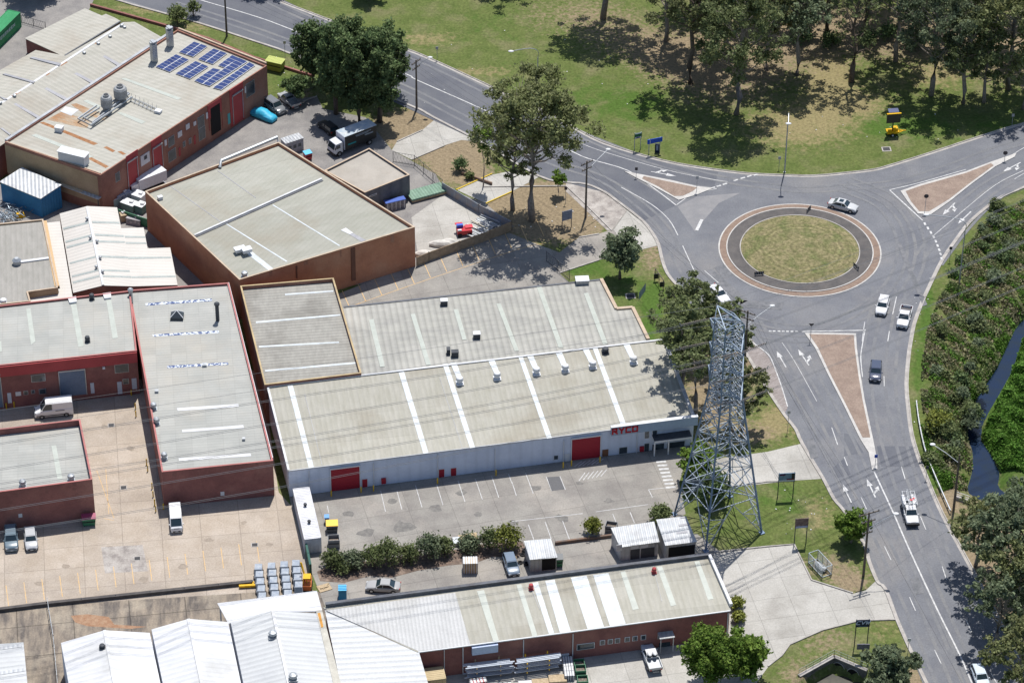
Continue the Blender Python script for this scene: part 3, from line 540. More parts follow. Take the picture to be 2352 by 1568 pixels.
class Bld:
    def __init__(s, name, label, pts, wallm, roofm, drop=0.0, cap=None, th=.2, roofs=None, cat="building", base=0.0, group=None, walls=True, roofth=.12, over=.12):
        s.P = [at(x, y, z) for x, y, z in pts]; n = len(s.P)
        c = sum(s.P, Vector())/n; s.c = c
        s.root = thing(name, (c.x, c.y, 0), label, cat, group)
        A = sum(s.P[i].x*s.P[(i+1) % n].y-s.P[(i+1) % n].x*s.P[i].y for i in range(n)); s.ccw = A > 0
        O = s.P; mb = MB()
        if drop:
            I = inset(O, th); vs = [Vector((p.x, p.y, base)) for p in O]+O+I+[Vector((p.x, p.y, p.z-drop)) for p in I]
            fs = []
            for i in range(n):
                j = (i+1) % n; fs += [(i, j, n+j, n+i), (n+i, n+j, 2*n+j, 2*n+i), (2*n+i, 2*n+j, 3*n+j, 3*n+i)]
            mb.add(vs, fs); mb.build("wall", wallm, s.root)
            mb = MB(); R = [Vector((p.x, p.y, p.z-drop+.01)) for p in inset(O, th-.01)]; mb.slab(R, .1); mb.build("roof", roofm, s.root)
            s.rp = R[0]; s.rn = (R[1]-R[0]).cross(R[2]-R[0]).normalized()
            if cap:
                mb = MB(); E = inset(O, -.03); I2 = inset(O, th+.01)
                vs = [Vector((p.x, p.y, p.z+.02)) for p in E]+[Vector((p.x, p.y, p.z+.08)) for p in E]+[Vector((p.x, p.y, p.z+.08)) for p in I2]+[Vector((p.x, p.y, p.z+.02)) for p in I2]; fs = []
                for i in range(n):
                    j = (i+1) % n; fs += [(i, j, n+j, n+i), (n+i, n+j, 2*n+j, 2*n+i), (2*n+i, 2*n+j, 3*n+j, 3*n+i), (3*n+i, 3*n+j, j, i)]
                mb.add(vs, fs); mb.build("coping", cap, s.root)
        else:
            if walls:
                vs = [Vector((p.x, p.y, base)) for p in O]+[Vector((p.x, p.y, p.z-.02)) for p in O]
                mb.add(vs, [(i, (i+1) % n, n+(i+1) % n, n+i) for i in range(n)]); mb.build("wall", wallm, s.root)
            for RR_ in (roofs or [pts]):
                R = [at(x, y, z) for x, y, z in RR_]; q = inset(R, -over) if not roofs else R
                mb = MB(); mb.slab([p+Vector((0, 0, .05)) for p in q], roofth); mb.build("roof", roofm if not isinstance(roofm, dict) else roofm[0], s.root)
                if RR_ is (roofs or [pts])[0]: s.rp = R[0]+Vector((0, 0, .05)); s.rn = (R[1]-R[0]).cross(R[2]-R[0]).normalized()
        if s.rn.z < 0: s.rn = -s.rn
    def setplane(s, a, b, c):
        a, b, c = (at(*q) for q in (a, b, c)); s.rp = a+Vector((0, 0, .05)); s.rn = (b-a).cross(c-a).normalized()
        if s.rn.z < 0: s.rn = -s.rn
    def on(s, x, y): return isect(x, y, s.rp, s.rn)
    def panel(s, pts, m, name="skylight", h=.05):
        mb = MB(); mb.slab([s.on(x, y)+s.rn*h for x, y in pts], h+.03); return mb.build(name, m, s.root)
    def seam(s, pts, w, m, name="roof_flashing", h=.08):
        mb = MB(); P = [s.on(x, y) for x, y in pts]
        for a, b in zip(P[:-1], P[1:]): mb.bar(a+s.rn*h/2, b+s.rn*h/2, w, h)
        return mb.build(name, m, s.root)
    def wall(s, i):
        a, b = s.P[i], s.P[(i+1) % len(s.P)]; u = Vector((b.x-a.x, b.y-a.y, 0)).normalized(); n = Vector((u.y, -u.x, 0))
        if not s.ccw: n = -n
        return a, b, u, n
    def rect(s, i, p0, p1, m, name, d=.06, parent=None, off=0.0, pad=0.0, zclip=True):
        a, b, u, n = s.wall(i); A = isect(p0[0], p0[1], a, n); B = isect(p1[0], p1[1], a, n)
        z1, z0 = A.z+pad, B.z-pad
        if zclip: z0 = max(z0, .02)
        ua, ub = sorted(((A-a).dot(u), (B-a).dot(u))); ua -= pad; ub += pad
        c = a+u*((ua+ub)/2); c = Vector((c.x, c.y, (z0+z1)/2))+n*(off+d/2)
        R = Matrix((u, n, Vector((0, 0, 1)))).transposed()
        mb = MB(); mb.box(c, (ub-ua, d, z1-z0), rot=R); o = mb.build(name, m, parent or s.root); s.last = (c, ub-ua, z1-z0, u, n); return o
    def window(s, i, p0, p1, frame=None, glass=None, bars=1):
        f = s.rect(i, p0, p1, frame or FRAMEW, "window", d=.07, pad=.08); o = s.rect(i, p0, p1, glass or GLASS, "pane", d=.05, parent=f, off=.045)
        return f
    def roller(s, i, p0, p1, m, name="roller_door"):
        o = s.rect(i, p0, p1, m, name, d=.05); c, w_, h_, u, n = s.last; R = Matrix((u, n, Vector((0, 0, 1)))).transposed(); mb = MB()
        k = int(h_/.28)
        for j in range(k): mb.box(c+Vector((0, 0, -h_/2+(j+.5)*h_/k))+n*.035, (w_-.1, .03, .09), rot=R)
        mb.build("slat", m, o)
        mb = MB(); mb.box(c+n*.06-u*(w_/2+.06), (.12, .16, h_), rot=R); mb.box(c+n*.06+u*(w_/2+.06), (.12, .16, h_), rot=R); mb.box(c+n*.12+Vector((0, 0, h_/2+.1)), (w_+.2, .28, .2), rot=R)
        mb.build("door_frame", FRAMEW if m is REDD else GALV, o); return o
    def gutter(s, i, m, w=.16, name="gutter"):
        a, b, u, n = s.wall(i); mb = MB(); mb.bar(a+n*(w/2+.02), b+n*(w/2+.02), w, .14); return mb.build(name, m, s.root)
    def pipe(s, i, x, y, m=None, r=.07):
        a, b, u, n = s.wall(i); A = isect(x, y, a, n); mb = MB(); mb.cyl(Vector((A.x, A.y, .02))+n*.1, r, max(A.z-.02, .3), 8); return mb.build("downpipe", m or FRAMEW, s.root)
def vent_mesh(mb, c, r=.32, h=.7, n=10):
    mb.lathe(c, [(r*.8, 0), (r*.8, h*.45), (r*1.25, h*.5), (r*1.3, h*.62), (r*1.1, h*.9), (r*.5, h*1.0)], n)
def vent(b, x, y, r=.34, h=.8, m=None, base=True):
    c = b.on(x, y); mb = MB(); vent_mesh(mb, c, r, h); o = mb.build("roof_vent", m or GALV, b.root, smooth=False)
    if base: k = MB(); k.box(c+Vector((0, 0, .08)), (r*2.6, r*2.6, .16), .15); k.build("vent_base", m or GALV, o)
    return o
def boxunit(b, x, y, d, rz, m, name="roof_unit", up=0.0, top=None):
    c = b.on(x, y); mb = MB(); mb.box(c+Vector((0, 0, d[2]/2+up)), d, rz); o = mb.build(name, m, b.root)
    mb = MB(); mb.box(c+Vector((0, 0, d[2]+.03+up)), (d[0]*1.08, d[1]*1.08, .06), rz)
    mb.build("unit_lid", top or m, o); return o

def pz(x, y, a, b, c):
    a, b, c = at(*a), at(*b), at(*c); return isect(x, y, a, (b-a).cross(c-a)).z
# --- main white warehouse and the corrugated hall behind it
ZF = zv(713, 1134, 1074); ZB = ZF+1.7
A = Bld("white_warehouse", "long white walled warehouse with beige roof, white roof strips and two red roller doors", [(663, 1080, ZF), (1594, 962, ZF), (1525, 779, ZB), (615, 887, ZB)], WWHITE, ROOFB)
A.gutter(0, GCOP); A.seam([(615, 888), (1525, 780)], .3, RWHITE, "ridge_cap", .12); A.seam([(615, 888), (663, 1079)], .3, RWHITE, "barge_capping"); A.seam([(1525, 780), (1594, 961)], .45, GCOP, "barge_capping", .35)
for q in ((1, 290, 405, 338, 400, 532, 1155, 486, 1162), (1, 1310, 285, 1360, 278, 1585, 1022, 1538, 1030), (1, 1715, 210, 1760, 203, 2012, 972, 1966, 978),
          (2, 58, 140, 98, 134, 366, 884, 320, 890), (2, 740, 58, 782, 52, 1047, 758, 1000, 765)): A.panel(t(2, q[0], *q[1:]), SKYL)
for q, v in (((1, 1785, 198, 1840, 192, 1898, 345, 1850, 352), (1872, 385)), ((1, 2130, 168, 2188, 160, 2238, 290, 2192, 300), (2215, 340)), ((2, 135, 125, 190, 118, 247, 255, 198, 262), (225, 297)),
             ((2, 395, 95, 455, 88, 512, 232, 464, 238), (490, 270)), ((2, 645, 65, 700, 58, 764, 198, 716, 204), (742, 238)), ((2, 1017, 18, 1075, 12, 1137, 158, 1090, 164), (1117, 196))):
    A.panel(t(2, q[0], *q[1:]), SKYL); vent(A, *t(2, q[0], *v), .42, 1.2, FRAMEW)
vent(A, *t(2, 2, 857, 100), .4, .9, DARKM)
A.roller(0, t(2, 1, 685, 1168), t(2, 1, 955, 1372), REDD); A.roller(0, t(2, 2, 550, 890), t(2, 2, 805, 1104), REDD)
for p in (((2, 1), 975, 1264, 1024, 1352), ((2, 1), 1680, 1174, 1729, 1274), ((2, 1), 1790, 1162, 1839, 1256)):
    o = A.rect(0, t(*p[0], p[1], p[2]), t(*p[0], p[3], p[4]), REDD, "door"); A.rect(0, t(*p[0], p[1], p[2]), t(*p[0], p[3], p[4]), FRAMEW, "door_frame", d=.04, parent=o, pad=.08)
A.rect(0, t(2, 2, 830, 992), t(2, 2, 882, 1086), mat("door_brown", (.2, .09, .05), rough=.6), "door"); A.rect(0, t(2, 2, 485, 1030), t(2, 2, 528, 1128), FRAMEW, "door")
for p in ((985, 972, 1055, 1018), (1222, 818, 1256, 880), (1292, 812, 1328, 870), (1217, 935, 1254, 1032), (386, 1045, 420, 1074)): A.window(0, t(2, 2, p[0], p[1]), t(2, 2, p[2], p[3]))
for x in (1078, 1668, 2195): A.pipe(0, *t(2, 1, x, 1110 if x < 1200 else 1030 if x < 2000 else 980))
for x in (485,): A.pipe(0, *t(2, 1, x, 1180), r=.05)
for x, y in ((475, 900), (1150, 820)): A.pipe(0, *t(2, 2, x, y))
for x0, z0 in ((1172, 1272),): A.rect(0, t(2, 1, 1150, 1252), t(2, 1, 1192, 1292), REDD, "hose_reel", d=.3)
A.rect(0, t(2, 2, 1172, 960), t(2, 2, 1208, 995), REDD, "hose_reel", d=.3)
fa = A.rect(0, t(2, 2, 905, 768), t(2, 2, 1700, 745), mat("fascia_blue_grey", (.34, .42, .52), (.3, .38, .48), scale=.5, rough=.6), "fascia", d=.35, zclip=True)
# raised fascia over the office end: rebuild with an even height
bpy.data.objects.remove(fa)
a_, b_, u_, n_ = A.wall(0)
pA = isect(*t(2, 2, 905, 790), a_, n_); pB = isect(*t(2, 2, 1700, 690), a_, n_)
RW = Matrix((u_, n_, Vector((0, 0, 1)))).transposed(); L_ = (pB-pA).dot(u_); mid = a_+u_*(((pA-a_).dot(u_)+(pB-a_).dot(u_))/2)
mb = MB(); mb.box(Vector((mid.x, mid.y, ZF+.0))+n_*.3, (L_, .5, 1.5), rot=RW); fa = mb.build("fascia", mat("fascia_blue_grey", (.34, .42, .52), (.3, .38, .48), scale=.5, rough=.6), A.root)
mb = MB(); mb.box(Vector((mid.x, mid.y, ZF+.78))+n_*.3, (L_+.06, .6, .06), rot=RW); mb.build("capping", FRAMEW, fa)
# shop letters on the fascia
def letters(word, c, u, n, h, w, gap, m, parent, name="letter", slant=0.0, d=.08, bold=.26):
    up = Vector((0, 0, 1)); G = {
        "R": [((0, 0), (0, 1)), ((0, 1), (.8, 1)), ((.8, 1), (.8, .5)), ((.8, .5), (0, .5)), ((.35, .5), (.9, 0))], "Y": [((0, 1), (.45, .5)), ((.9, 1), (.45, .5)), ((.45, .5), (.45, 0))],
        "C": [((.9, 1), (0, 1)), ((0, 1), (0, 0)), ((0, 0), (.9, 0))], "O": [((0, 0), (0, 1)), ((0, 1), (.9, 1)), ((.9, 1), (.9, 0)), ((.9, 0), (0, 0))],
        "V": [((0, 1), (.45, 0)), ((.45, 0), (.9, 1))], "W": [((0, 1), (.2, 0)), ((.2, 0), (.45, .8)), ((.45, .8), (.7, 0)), ((.7, 0), (.9, 1))],
        "E": [((.9, 1), (0, 1)), ((0, 1), (0, 0)), ((0, 0), (.9, 0)), ((0, .5), (.7, .5))], "G": [((.9, 1), (0, 1)), ((0, 1), (0, 0)), ((0, 0), (.9, 0)), ((.9, 0), (.9, .5)), ((.9, .5), (.5, .5))],
        "N": [((0, 0), (0, 1)), ((0, 1), (.9, 0)), ((.9, 0), (.9, 1))], "-": [((.1, .5), (.8, .5))], "A": [((0, 0), (.45, 1)), ((.45, 1), (.9, 0)), ((.2, .4), (.7, .4))], "L": [((0, 1), (0, 0)), ((0, 0), (.8, 0))]}
    n_l = len(word); tot = n_l*w+(n_l-1)*gap; R = Matrix((u, n, up)).transposed()
    for k, ch in enumerate(word):
        if ch == " ": continue
        mb = MB()
        for (x0, y0), (x1, y1) in G[ch]:
            s0 = -tot/2+k*(w+gap)
            p = c+u*(s0+x0*w+slant*y0)+up*((y0-.5)*h); q = c+u*(s0+x1*w+slant*y1)+up*((y1-.5)*h); dd = (q-p); Lr = dd.length; dd.normalize()
            RR2 = Matrix((dd, n, dd.cross(n))).transposed(); mb.box((p+q)/2, (Lr+bold*h, d, bold*h), rot=RR2)
        mb.build(name, m, parent)
lp = isect(*t(2, 2, 1040, 808), a_+n_*.55, n_)
letters("RYCO", Vector((lp.x, lp.y, ZF+.05))+n_*.05, u_, n_, .85, .72, .26, mat("letter_red", (.5, .01, .02), rough=.5), fa)
# entrance canopy
pC = isect(*t(2, 2, 1283, 940), a_, n_); pD = isect(*t(2, 2, 1625, 900), a_, n_); uc, ud = (pC-a_).dot(u_), (pD-a_).dot(u_); cm_ = a_+u_*((uc+ud)/2)
mb = MB(); mb.box(Vector((cm_.x, cm_.y, 2.75))+n_*.75, (ud-uc, 1.5, .18), rot=RW); cn = mb.build("entrance_canopy", DARKM, A.root)
mb = MB(); mb.box(Vector((cm_.x, cm_.y, 2.62))+n_*1.52, (ud-uc, .06, .3), rot=RW)
for k in (-.5, -.12, .5): q = cm_+u_*(ud-uc)*k*.98; mb.box(Vector((q.x, q.y, 1.3))+n_*1.4, (.18, .18, 2.6), rot=RW)
mb.build("canopy_post", FRAMEW, cn)
A.rect(0, t(2, 2, 1290, 945), t(2, 2, 1392, 1036), GLASS, "entrance_glass"); A.rect(0, t(2, 2, 1428, 930), t(2, 2, 1580, 1022), GLASS, "entrance_glass")

_q = ((826, 863, ZB-.1), (1489, 782, ZB-.1), (789, 705, ZB-1.7)); k1, k2, k3 = (pz(x, y, *_q) for x, y in ((1453, 708), (1415, 712), (1380, 642)))
CO = Bld("corrugated_hall", "grey corrugated roofed hall with stepped end behind the white warehouse", [(826, 863, ZB-.1), (1489, 782, ZB-.1), (1453, 708, k1), (1415, 712, k2), (1380, 642, k3), (789, 705, ZB-1.7)], WWHITE, CORR)
for q in ([(847, 735), (858, 733), (884, 842), (873, 843)], [(943, 722), (953, 721), (990, 838), (979, 839)], [(1042, 711), (1052, 710), (1072, 780), (1062, 781)], [(1140, 698), (1150, 697), (1192, 806), (1182, 807)], [(1232, 658), (1243, 657), (1294, 798), (1283, 799)], [(1341, 674), (1351, 673), (1396, 790), (1385, 792)]):
    CO.panel(q, SKYG, h=.06)
CO.seam([(1381, 643), (1416, 711), (1453, 708), (1489, 781)], .5, TCOP, "barge_capping", .3); CO.seam([(789, 706), (1380, 643)], .35, DGUT, "gutter", .12)
for x, y in ((1020, 700), (1095, 776), (1030, 812), (1045, 818)): boxunit(CO, x, y, (1.0 if x != 1030 else .5, .8, .9), .1, DARKM, top=FRAMEW if x in (1020, 1095) else DARKM)
boxunit(CO, 1337, 650, (1.9, 1.3, .8), .1, GALV, "evaporative_cooler", top=FRAMEW)
DK = Bld("low_deck_building", "dark grey ribbed roof building edged with yellow coping beside the brick warehouse", [(608, 884, 6.9), (830, 857, 6.9), (766, 639, 6.9), (552, 657, 6.9)], BRICKB, DECK, drop=.55, cap=YCOP)
for q in (((1, 1), 265, 1130, 710, 1100, 712, 1112, 268, 1145), ((1, 1), 0, 1385, 770, 1318, 775, 1332, 0, 1400), ((2, 1), 25, 40, 760, 0, 765, 12, 28, 55), ((2, 1), 80, 262, 912, 188, 916, 204, 85, 275)): DK.panel(t(*q[0], *q[1:]), SKYL, h=.03)

# --- orange brick warehouse
ZW = zv(954, 612, 522)
W = Bld("brick_warehouse", "big orange brick warehouse with pale roof, dividing gutter and tan coping", [(333, 440, ZW), (550, 643, ZW), (953, 522, ZW), (640, 327, ZW)], BRICK, ROOFW, drop=.45, cap=TCOP)
W.seam([(448, 545), (741, 415)], .35, DGUT, "box_gutter", .10); W.seam([(446, 541), (739, 411)], .3, RWHITE, "flashing", .14)
for q in ((1, 150, 318, 158, 312, 772, 686, 764, 694), (1, -280, 490, -272, 484, 290, 832, 278, 838), (1, -140, 720, -90, 700, 160, 900, 118, 918)): W.panel(t(1, q[0], *q[1:]), SKYL, h=.03)
W.panel(t(1, 1, 778, 548, 826, 525, 896, 575, 860, 586), RWHITE); W.panel(t(1, 1, 860, 588, 898, 576, 1010, 638, 970, 655), SKYD, h=.03)
W.seam([t(1, 0, 1500, 95), t(1, 0, 2040, 480)], .12, SKYD, "roof_sheet_lap", .03); W.seam([t(1, 0, 2000, 0), t(1, 0, 2350, 250)], .12, SKYD, "roof_sheet_lap", .03)
boxunit(W, *t(1, 0, 2205, 750), (1.6, 1.0, .5), .45, FRAMEW, "roof_unit", .3); boxunit(W, *t(1, 0, 2268, 765), (1.4, 1.0, .5), .45, FRAMEW, "roof_unit", .5); vent(W, *t(1, 0, 2248, 975), .4, 1); boxunit(W, *t(1, 0, 1472, 262), (.7, .6, .5), .5, FRAMEW)
mb = MB(); mb.tube([W.on(505, 387)+Vector((0, 0, .1)), W.on(508, 378)+Vector((0, 0, .7)), W.on(637, 325)+Vector((0, 0, .8)), W.on(639, 330)+Vector((0, 0, .1))], .28, 8); mb.build("duct", GALV, W.root)
for q in ((870, 715, 915, 1000), (365, 875, 380, 985)): W.rect(1, t(1, 1, q[0], q[1]), t(1, 1, q[2], q[3]), mat("brick_pier_dark", (.17, .075, .05), (.13, .06, .04), scale=.8, fine=.12), "brick_pier", d=.12)
ZA = zv(941, 453, 402)
AN = Bld("brick_annex", "small flat roofed annex with grey metal wall behind the orange brick warehouse", [(745, 392, ZA), (838, 443, ZA), (941, 402, ZA), (848, 341, ZA)], mat("wall_dark_metal", (.1, .11, .13), (.14, .15, .17), scale=.8, wave=(110, .6, .15, .03)), mat("roof_annex", (.33, .305, .27), (.38, .35, .31), (.3, .27, .23), scale=.35, fine=.08), drop=.3, cap=TCOP)
AN.window(1, t(1, 1, 1040, 235), t(1, 1, 1105, 215), bars=1)

# --- red factory with solar panels
ZR = zv(615, 238, 150)
R_ = Bld("red_brick_factory", "red brick factory with blue solar panels, two cooling towers and rusty roof streaks", [(231, 402, ZR), (613, 151, ZR), (408, 68, ZR), (11, 326, ZR)], BRICKB, ROOFBL, drop=.35, cap=None)
R_.seam([(14, 327), (394, 78)], .5, GCOP, "box_gutter", .5); R_.seam([(410, 70), (612, 150)], .3, TCOP, "coping", .5); R_.seam([(16, 330), (231, 402)], .2, TCOP, "coping", .4)
a, b, u, n = R_.wall(3)
R_.rect(3, (11, 332), (229, 470), BRICKT, "side_wall", d=.03)
Wd = 0
for q, m in (((1155, 1440, 1285, 1690), REDP), ((1385, 1300, 1505, 1620), REDP), ((1905, 975, 2035, 1020), REDP), ((2105, 830, 2245, 1085), REDP), ((1910, 980, 1925, 1200), REDP), ((2030, 900, 2045, 1180), REDP)):
    R_.rect(0, t(0, 0, q[0], q[1]), t(0, 0, q[2], q[3]), m, "painted_bay", d=.08)
mr = mat("roller_dark_red", (.2, .03, .035), rough=.6)
R_.roller(0, t(0, 0, 2132, 885), t(0, 0, 2232, 1082), mr); R_.roller(0, t(0, 0, 1400, 1370), t(0, 0, 1495, 1560), mr); R_.roller(0, t(0, 0, 1165, 1500), t(0, 0, 1270, 1700), mr)
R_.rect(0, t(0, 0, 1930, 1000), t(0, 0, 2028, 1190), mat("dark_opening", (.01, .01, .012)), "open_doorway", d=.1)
for q in ((1545, 1275, 1600, 1320), (1815, 1090, 1875, 1150), (2258, 780, 2338, 850), (1545, 1400, 1615, 1450), (1825, 1190, 1885, 1260), (1735, 1280, 1755, 1310), (1680, 1310, 1700, 1340), (1060, 1600, 1100, 1650)): R_.window(0, t(0, 0, q[0], q[1]), t(0, 0, q[2], q[3]), frame=GALV)
R_.rect(0, t(0, 0, 2090, 1050), t(0, 0, 2116, 1130), mat("door_teal", (.1, .4, .42)), "door"); R_.rect(0, t(0, 0, 1640, 1362), t(0, 0, 1660, 1425), REDP, "door"); R_.rect(0, t(0, 0, 1778, 1250), t(0, 0, 1798, 1320), REDP, "door")
sg = R_.rect(0, t(0, 0, 1288, 1440), t(0, 0, 1374, 1478), FRAMEW, "sign_board", d=.12); R_.rect(0, t(0, 0, 1318, 1435), t(0, 0, 1345, 1452), DARKM, "emblem", d=.04, parent=sg, off=.12)
for q in ((1508, 1292, 1530, 1330), (1890, 1040, 1908, 1085), (2245, 800, 2258, 850), (1705, 1150, 1740, 1175), (1630, 1220, 1670, 1245), (1775, 1125, 1800, 1145)): R_.rect(0, t(0, 0, q[0], q[1]), t(0, 0, q[2], q[3]), FRAMEW, "sign_board", d=.1)
for q in ((1110, 725, 1150, 718, 1670, 905, 1630, 920), (1075, 1040, 1110, 1030, 1340, 1120, 1300, 1140), (285, 1245, 330, 1232, 860, 1440, 810, 1455), (765, 930, 800, 920, 930, 975, 890, 992)): R_.panel(t(0, 0, *q), SKYG, h=.03)
R_.panel(t(0, 0, 550, 1025, 600, 980, 725, 1010, 655, 1068), RWHITE, "roof_patch", .04)
for q in ((365, 1130, 400, 1120, 900, 1320, 860, 1335), (950, 1355, 980, 1345, 1060, 1385, 1035, 1400), (1080, 1395, 1110, 1388, 1160, 1415, 1130, 1425), (790, 1450, 830, 1440, 1000, 1530, 970, 1545)): R_.panel(t(0, 0, *q), RUST, "rusted_sheet", .015)
RST = mat("rust_wash", (.36, .22, .12), (.38, .34, .27), (.30, .15, .07), scale=.5, rough=.85, fine=.15, stretch=(-25, 1, 4), wave=(60, .9, .08, .02))
R_.panel(t(0, 0, 430, 1100, 560, 1030, 700, 1070, 830, 1110, 800, 1180, 640, 1150), RST, "rusted_sheet", .01); R_.panel(t(0, 0, 650, 960, 700, 950, 1000, 1075, 960, 1110, 760, 1040), RST, "rusted_sheet", .018)
SOL = mat("solar_cell", (.018, .03, .12), (.022, .045, .16), scale=2, rough=.25, spec=.7, fine=0)
def array(q, nx_, ny_):
    P = [R_.on(x, y)+R_.rn*.18 for x, y in t(0, 0, *q)]; mb = MB(); mb.slab(P, .05); o = mb.build("solar_array", FRAMEW, R_.root)
    a, b, c, d = P; mb = MB()
    for i in range(nx_):
        for j in range(ny_):
            f = lambda s, v: (a*(1-s)+b*s)*(1-v)+(d*(1-s)+c*s)*v
            g = .05; s0, s1 = (i+g)/nx_, (i+1-g)/nx_; v0, v1 = (j+g)/ny_, (j+1-g)/ny_
            mb.slab([f(s0, v0)+R_.rn*.03, f(s1, v0)+R_.rn*.03, f(s1, v1)+R_.rn*.03, f(s0, v1)+R_.rn*.03], .02)
    mb.build("solar_panel", SOL, o)
for q, a_n, b_n in (((1643, 488, 1780, 392, 1908, 435, 1775, 532), 5, 2), ((1820, 552, 1960, 455, 2088, 500, 1955, 600), 5, 2), ((1430, 622, 1615, 508, 1738, 560, 1560, 672), 6, 2), ((1612, 685, 1795, 570, 1918, 622, 1745, 735), 6, 2),
                    ((2003, 610, 2130, 515, 2200, 545, 2062, 632), 4, 1), ((1785, 750, 1955, 635, 2030, 652, 1860, 782), 5, 1), ((1862, 780, 2195, 540, 2275, 575, 1925, 802), 10, 1), ((1955, 815, 2290, 580, 2345, 610, 2035, 835), 9, 1)): array(q, a_n, b_n)
def coolt(x, y, r, h):
    c = R_.on(x, y); mb = MB()
    for k in range(4): mb.box(c+Vector((math.cos(k*1.57+.6)*r*.7, math.sin(k*1.57+.6)*r*.7, .35)), (.12, .12, .7))
    mb.lathe(c+Vector((0, 0, .7)), [(r*.8, 0), (r*.85, .25), (r, .3), (r, h*.72), (r*.8, h*.85), (r*.5, h*.88), (r*.5, h)], 18)
    o = mb.build("cooling_tower", mat("tower_grey", (.33, .34, .35), (.24, .25, .26), scale=1.5, rough=.6), R_.root, smooth=False)
    mb = MB(); mb.cyl(c+Vector((0, 0, h+.6)), r*.42, .12, 12); mb.box(c+Vector((0, 0, h+.75)), (r*.8, .1, .06)); mb.box(c+Vector((0, 0, h+.75)), (.1, r*.8, .06)); mb.build("fan", DARKM, o)
coolt(*t(0, 0, 985, 1020), .95, 2.4); coolt(*t(0, 0, 1112, 935), 1.1, 2.4)
mb = MB(); up_ = Vector((0, 0, .5))
def rp(x, y, h=.6): return R_.on(*t(0, 0, x, y))+Vector((0, 0, h))
for q in (((890, 1000), (720, 1120), (835, 1180), (1215, 920)), ((915, 1020), (770, 1110), (850, 1155), (1190, 890)), ((1180, 880), (950, 1010))): mb.tube([rp(*p) for p in q], .16, 6)
mb.build("pipework", GALV, R_.root)
mb = MB()
for (x0, y0), (x1, y1) in (((1210, 905), (1440, 1010)), ((1200, 935), (1420, 1035))): mb.bar(rp(x0, y0, .2), rp(x1, y1, .2), .1)
for i in range(7):
    f = i/6; p = R_.on(*t(0, 0, 1210+230*f, 910+105*f)); q = R_.on(*t(0, 0, 1200+220*f, 935+100*f)); mb.bar(p+Vector((0, 0, .2)), q+Vector((0, 0, .2)), .08)
    mb.bar(p, p+Vector((0, 0, 1.1)), .05); mb.bar(q, q+Vector((0, 0, 1.1)), .05)
mb.build("walkway", GALV, R_.root)
boxunit(R_, *t(0, 0, 680, 1490), (4.6, 1.6, 1.9), -.38, FRAMEW, "air_conditioner", top=FRAMEW); boxunit(R_, *t(0, 0, 545, 1205), (1.2, .9, .8), -.3, FRAMEW, "roof_unit"); boxunit(R_, *t(0, 0, 1455, 1035), (1, .8, .4), -.4, FRAMEW, "roof_unit")
for x, y, h in ((1418, 565, 3.4), (1565, 425, 3.2)):
    c = R_.on(*t(0, 0, x, y)); mb = MB(); mb.box(c+Vector((0, 0, h/2)), (.9, .9, h), .6); mb.box(c+Vector((0, 0, h+.2)), (1.2, .5, .4), .6); o = mb.build("flue_stack", GALV, R_.root); mb = MB(); mb.box(c+Vector((0, 0, h+.45)), (.6, 1.1, .12), .6); mb.build("flue_cap", GALV, o)

ZG = ZR-1.6
_pl = ((-90, 300, ZG+1.4), (283, 52, ZG+1.4), (0, 162, ZG)); z1_, z2_, z3_ = (pz(x, y, *_pl) for x, y in ((150, 129), (82, 116), (-90, 216)))
GB = Bld("long_gabled_factory", "long beige gabled factory with grey skylight strips beside the red brick factory", [(-90, 397, ZG), (5, 333, ZG), (378, 90, ZG), (309, 51, ZG+1.4), (283, 50, ZG+1.4), (150, 129, z1_), (82, 116, z2_), (0, 162, ZG), (-90, 216, z3_)], BRICKR, ROOFBL,
         roofs=[[(-90, 397, ZG), (5, 333, ZG), (378, 90, ZG), (309, 51, ZG+1.4), (283, 52, ZG+1.4), (-90, 300, ZG+1.4)], [(-90, 300, ZG+1.4), (283, 52, ZG+1.4), (150, 129, z1_), (82, 116, z2_), (0, 162, ZG), (-90, 216, z3_)]])
GB.setplane((5, 333, ZG), (378, 90, ZG), (283, 52, ZG+1.4))
for q in ((825, 460, 855, 455, 1125, 605, 1095, 620), (570, 625, 600, 618, 880, 765, 850, 780), (325, 780, 355, 770, 620, 910, 590, 925), (65, 930, 95, 925, 370, 1080, 345, 1095), (0, 1185, 20, 1180, 100, 1240, 90, 1250)): GB.panel(t(0, 0, *q), SKYD, h=.16)
GB.seam([(0, 240), (283, 55)], .45, RWHITE, "ridge_cap", .12)
for x, y in ((1118, 240), (1145, 255), (1012, 340), (905, 405), (775, 490), (135, 885), (5, 950)): vent(GB, *t(0, 0, x, y+12), .25, .6, None, False)
for q in (((875, 410), (955, 370)), ((555, 610), (620, 575)), ((370, 735), (455, 680)), ((110, 890), (200, 845)), ((710, 520), (790, 485))): GB.seam([t(0, 0, *q[0]), t(0, 0, *q[1])], .35, RUST, "ridge_rust", .15)
GB.setplane(*_pl)
for q in ((275, 540, 300, 530, 560, 590, 545, 610), (25, 690, 50, 682, 320, 755, 310, 770), (0, 895, 40, 905, 70, 920, 40, 925)): GB.panel(t(0, 0, *q), SKYD, h=.16)
ZT = zv(61, 122, 89)
TB = Bld("corner_factory", "small beige roofed brick building at the top left beside the green container", [(59, 89, ZT), (148, 130, ZT), (276, 50, ZT), (262, 42, ZT), (243, 34, ZT), (234, 38, ZT), (195, 21, ZT)], BRICKR, ROOFBL)
TB.seam([(148, 129), (276, 50)], .25, DGUT, "gutter", .1)

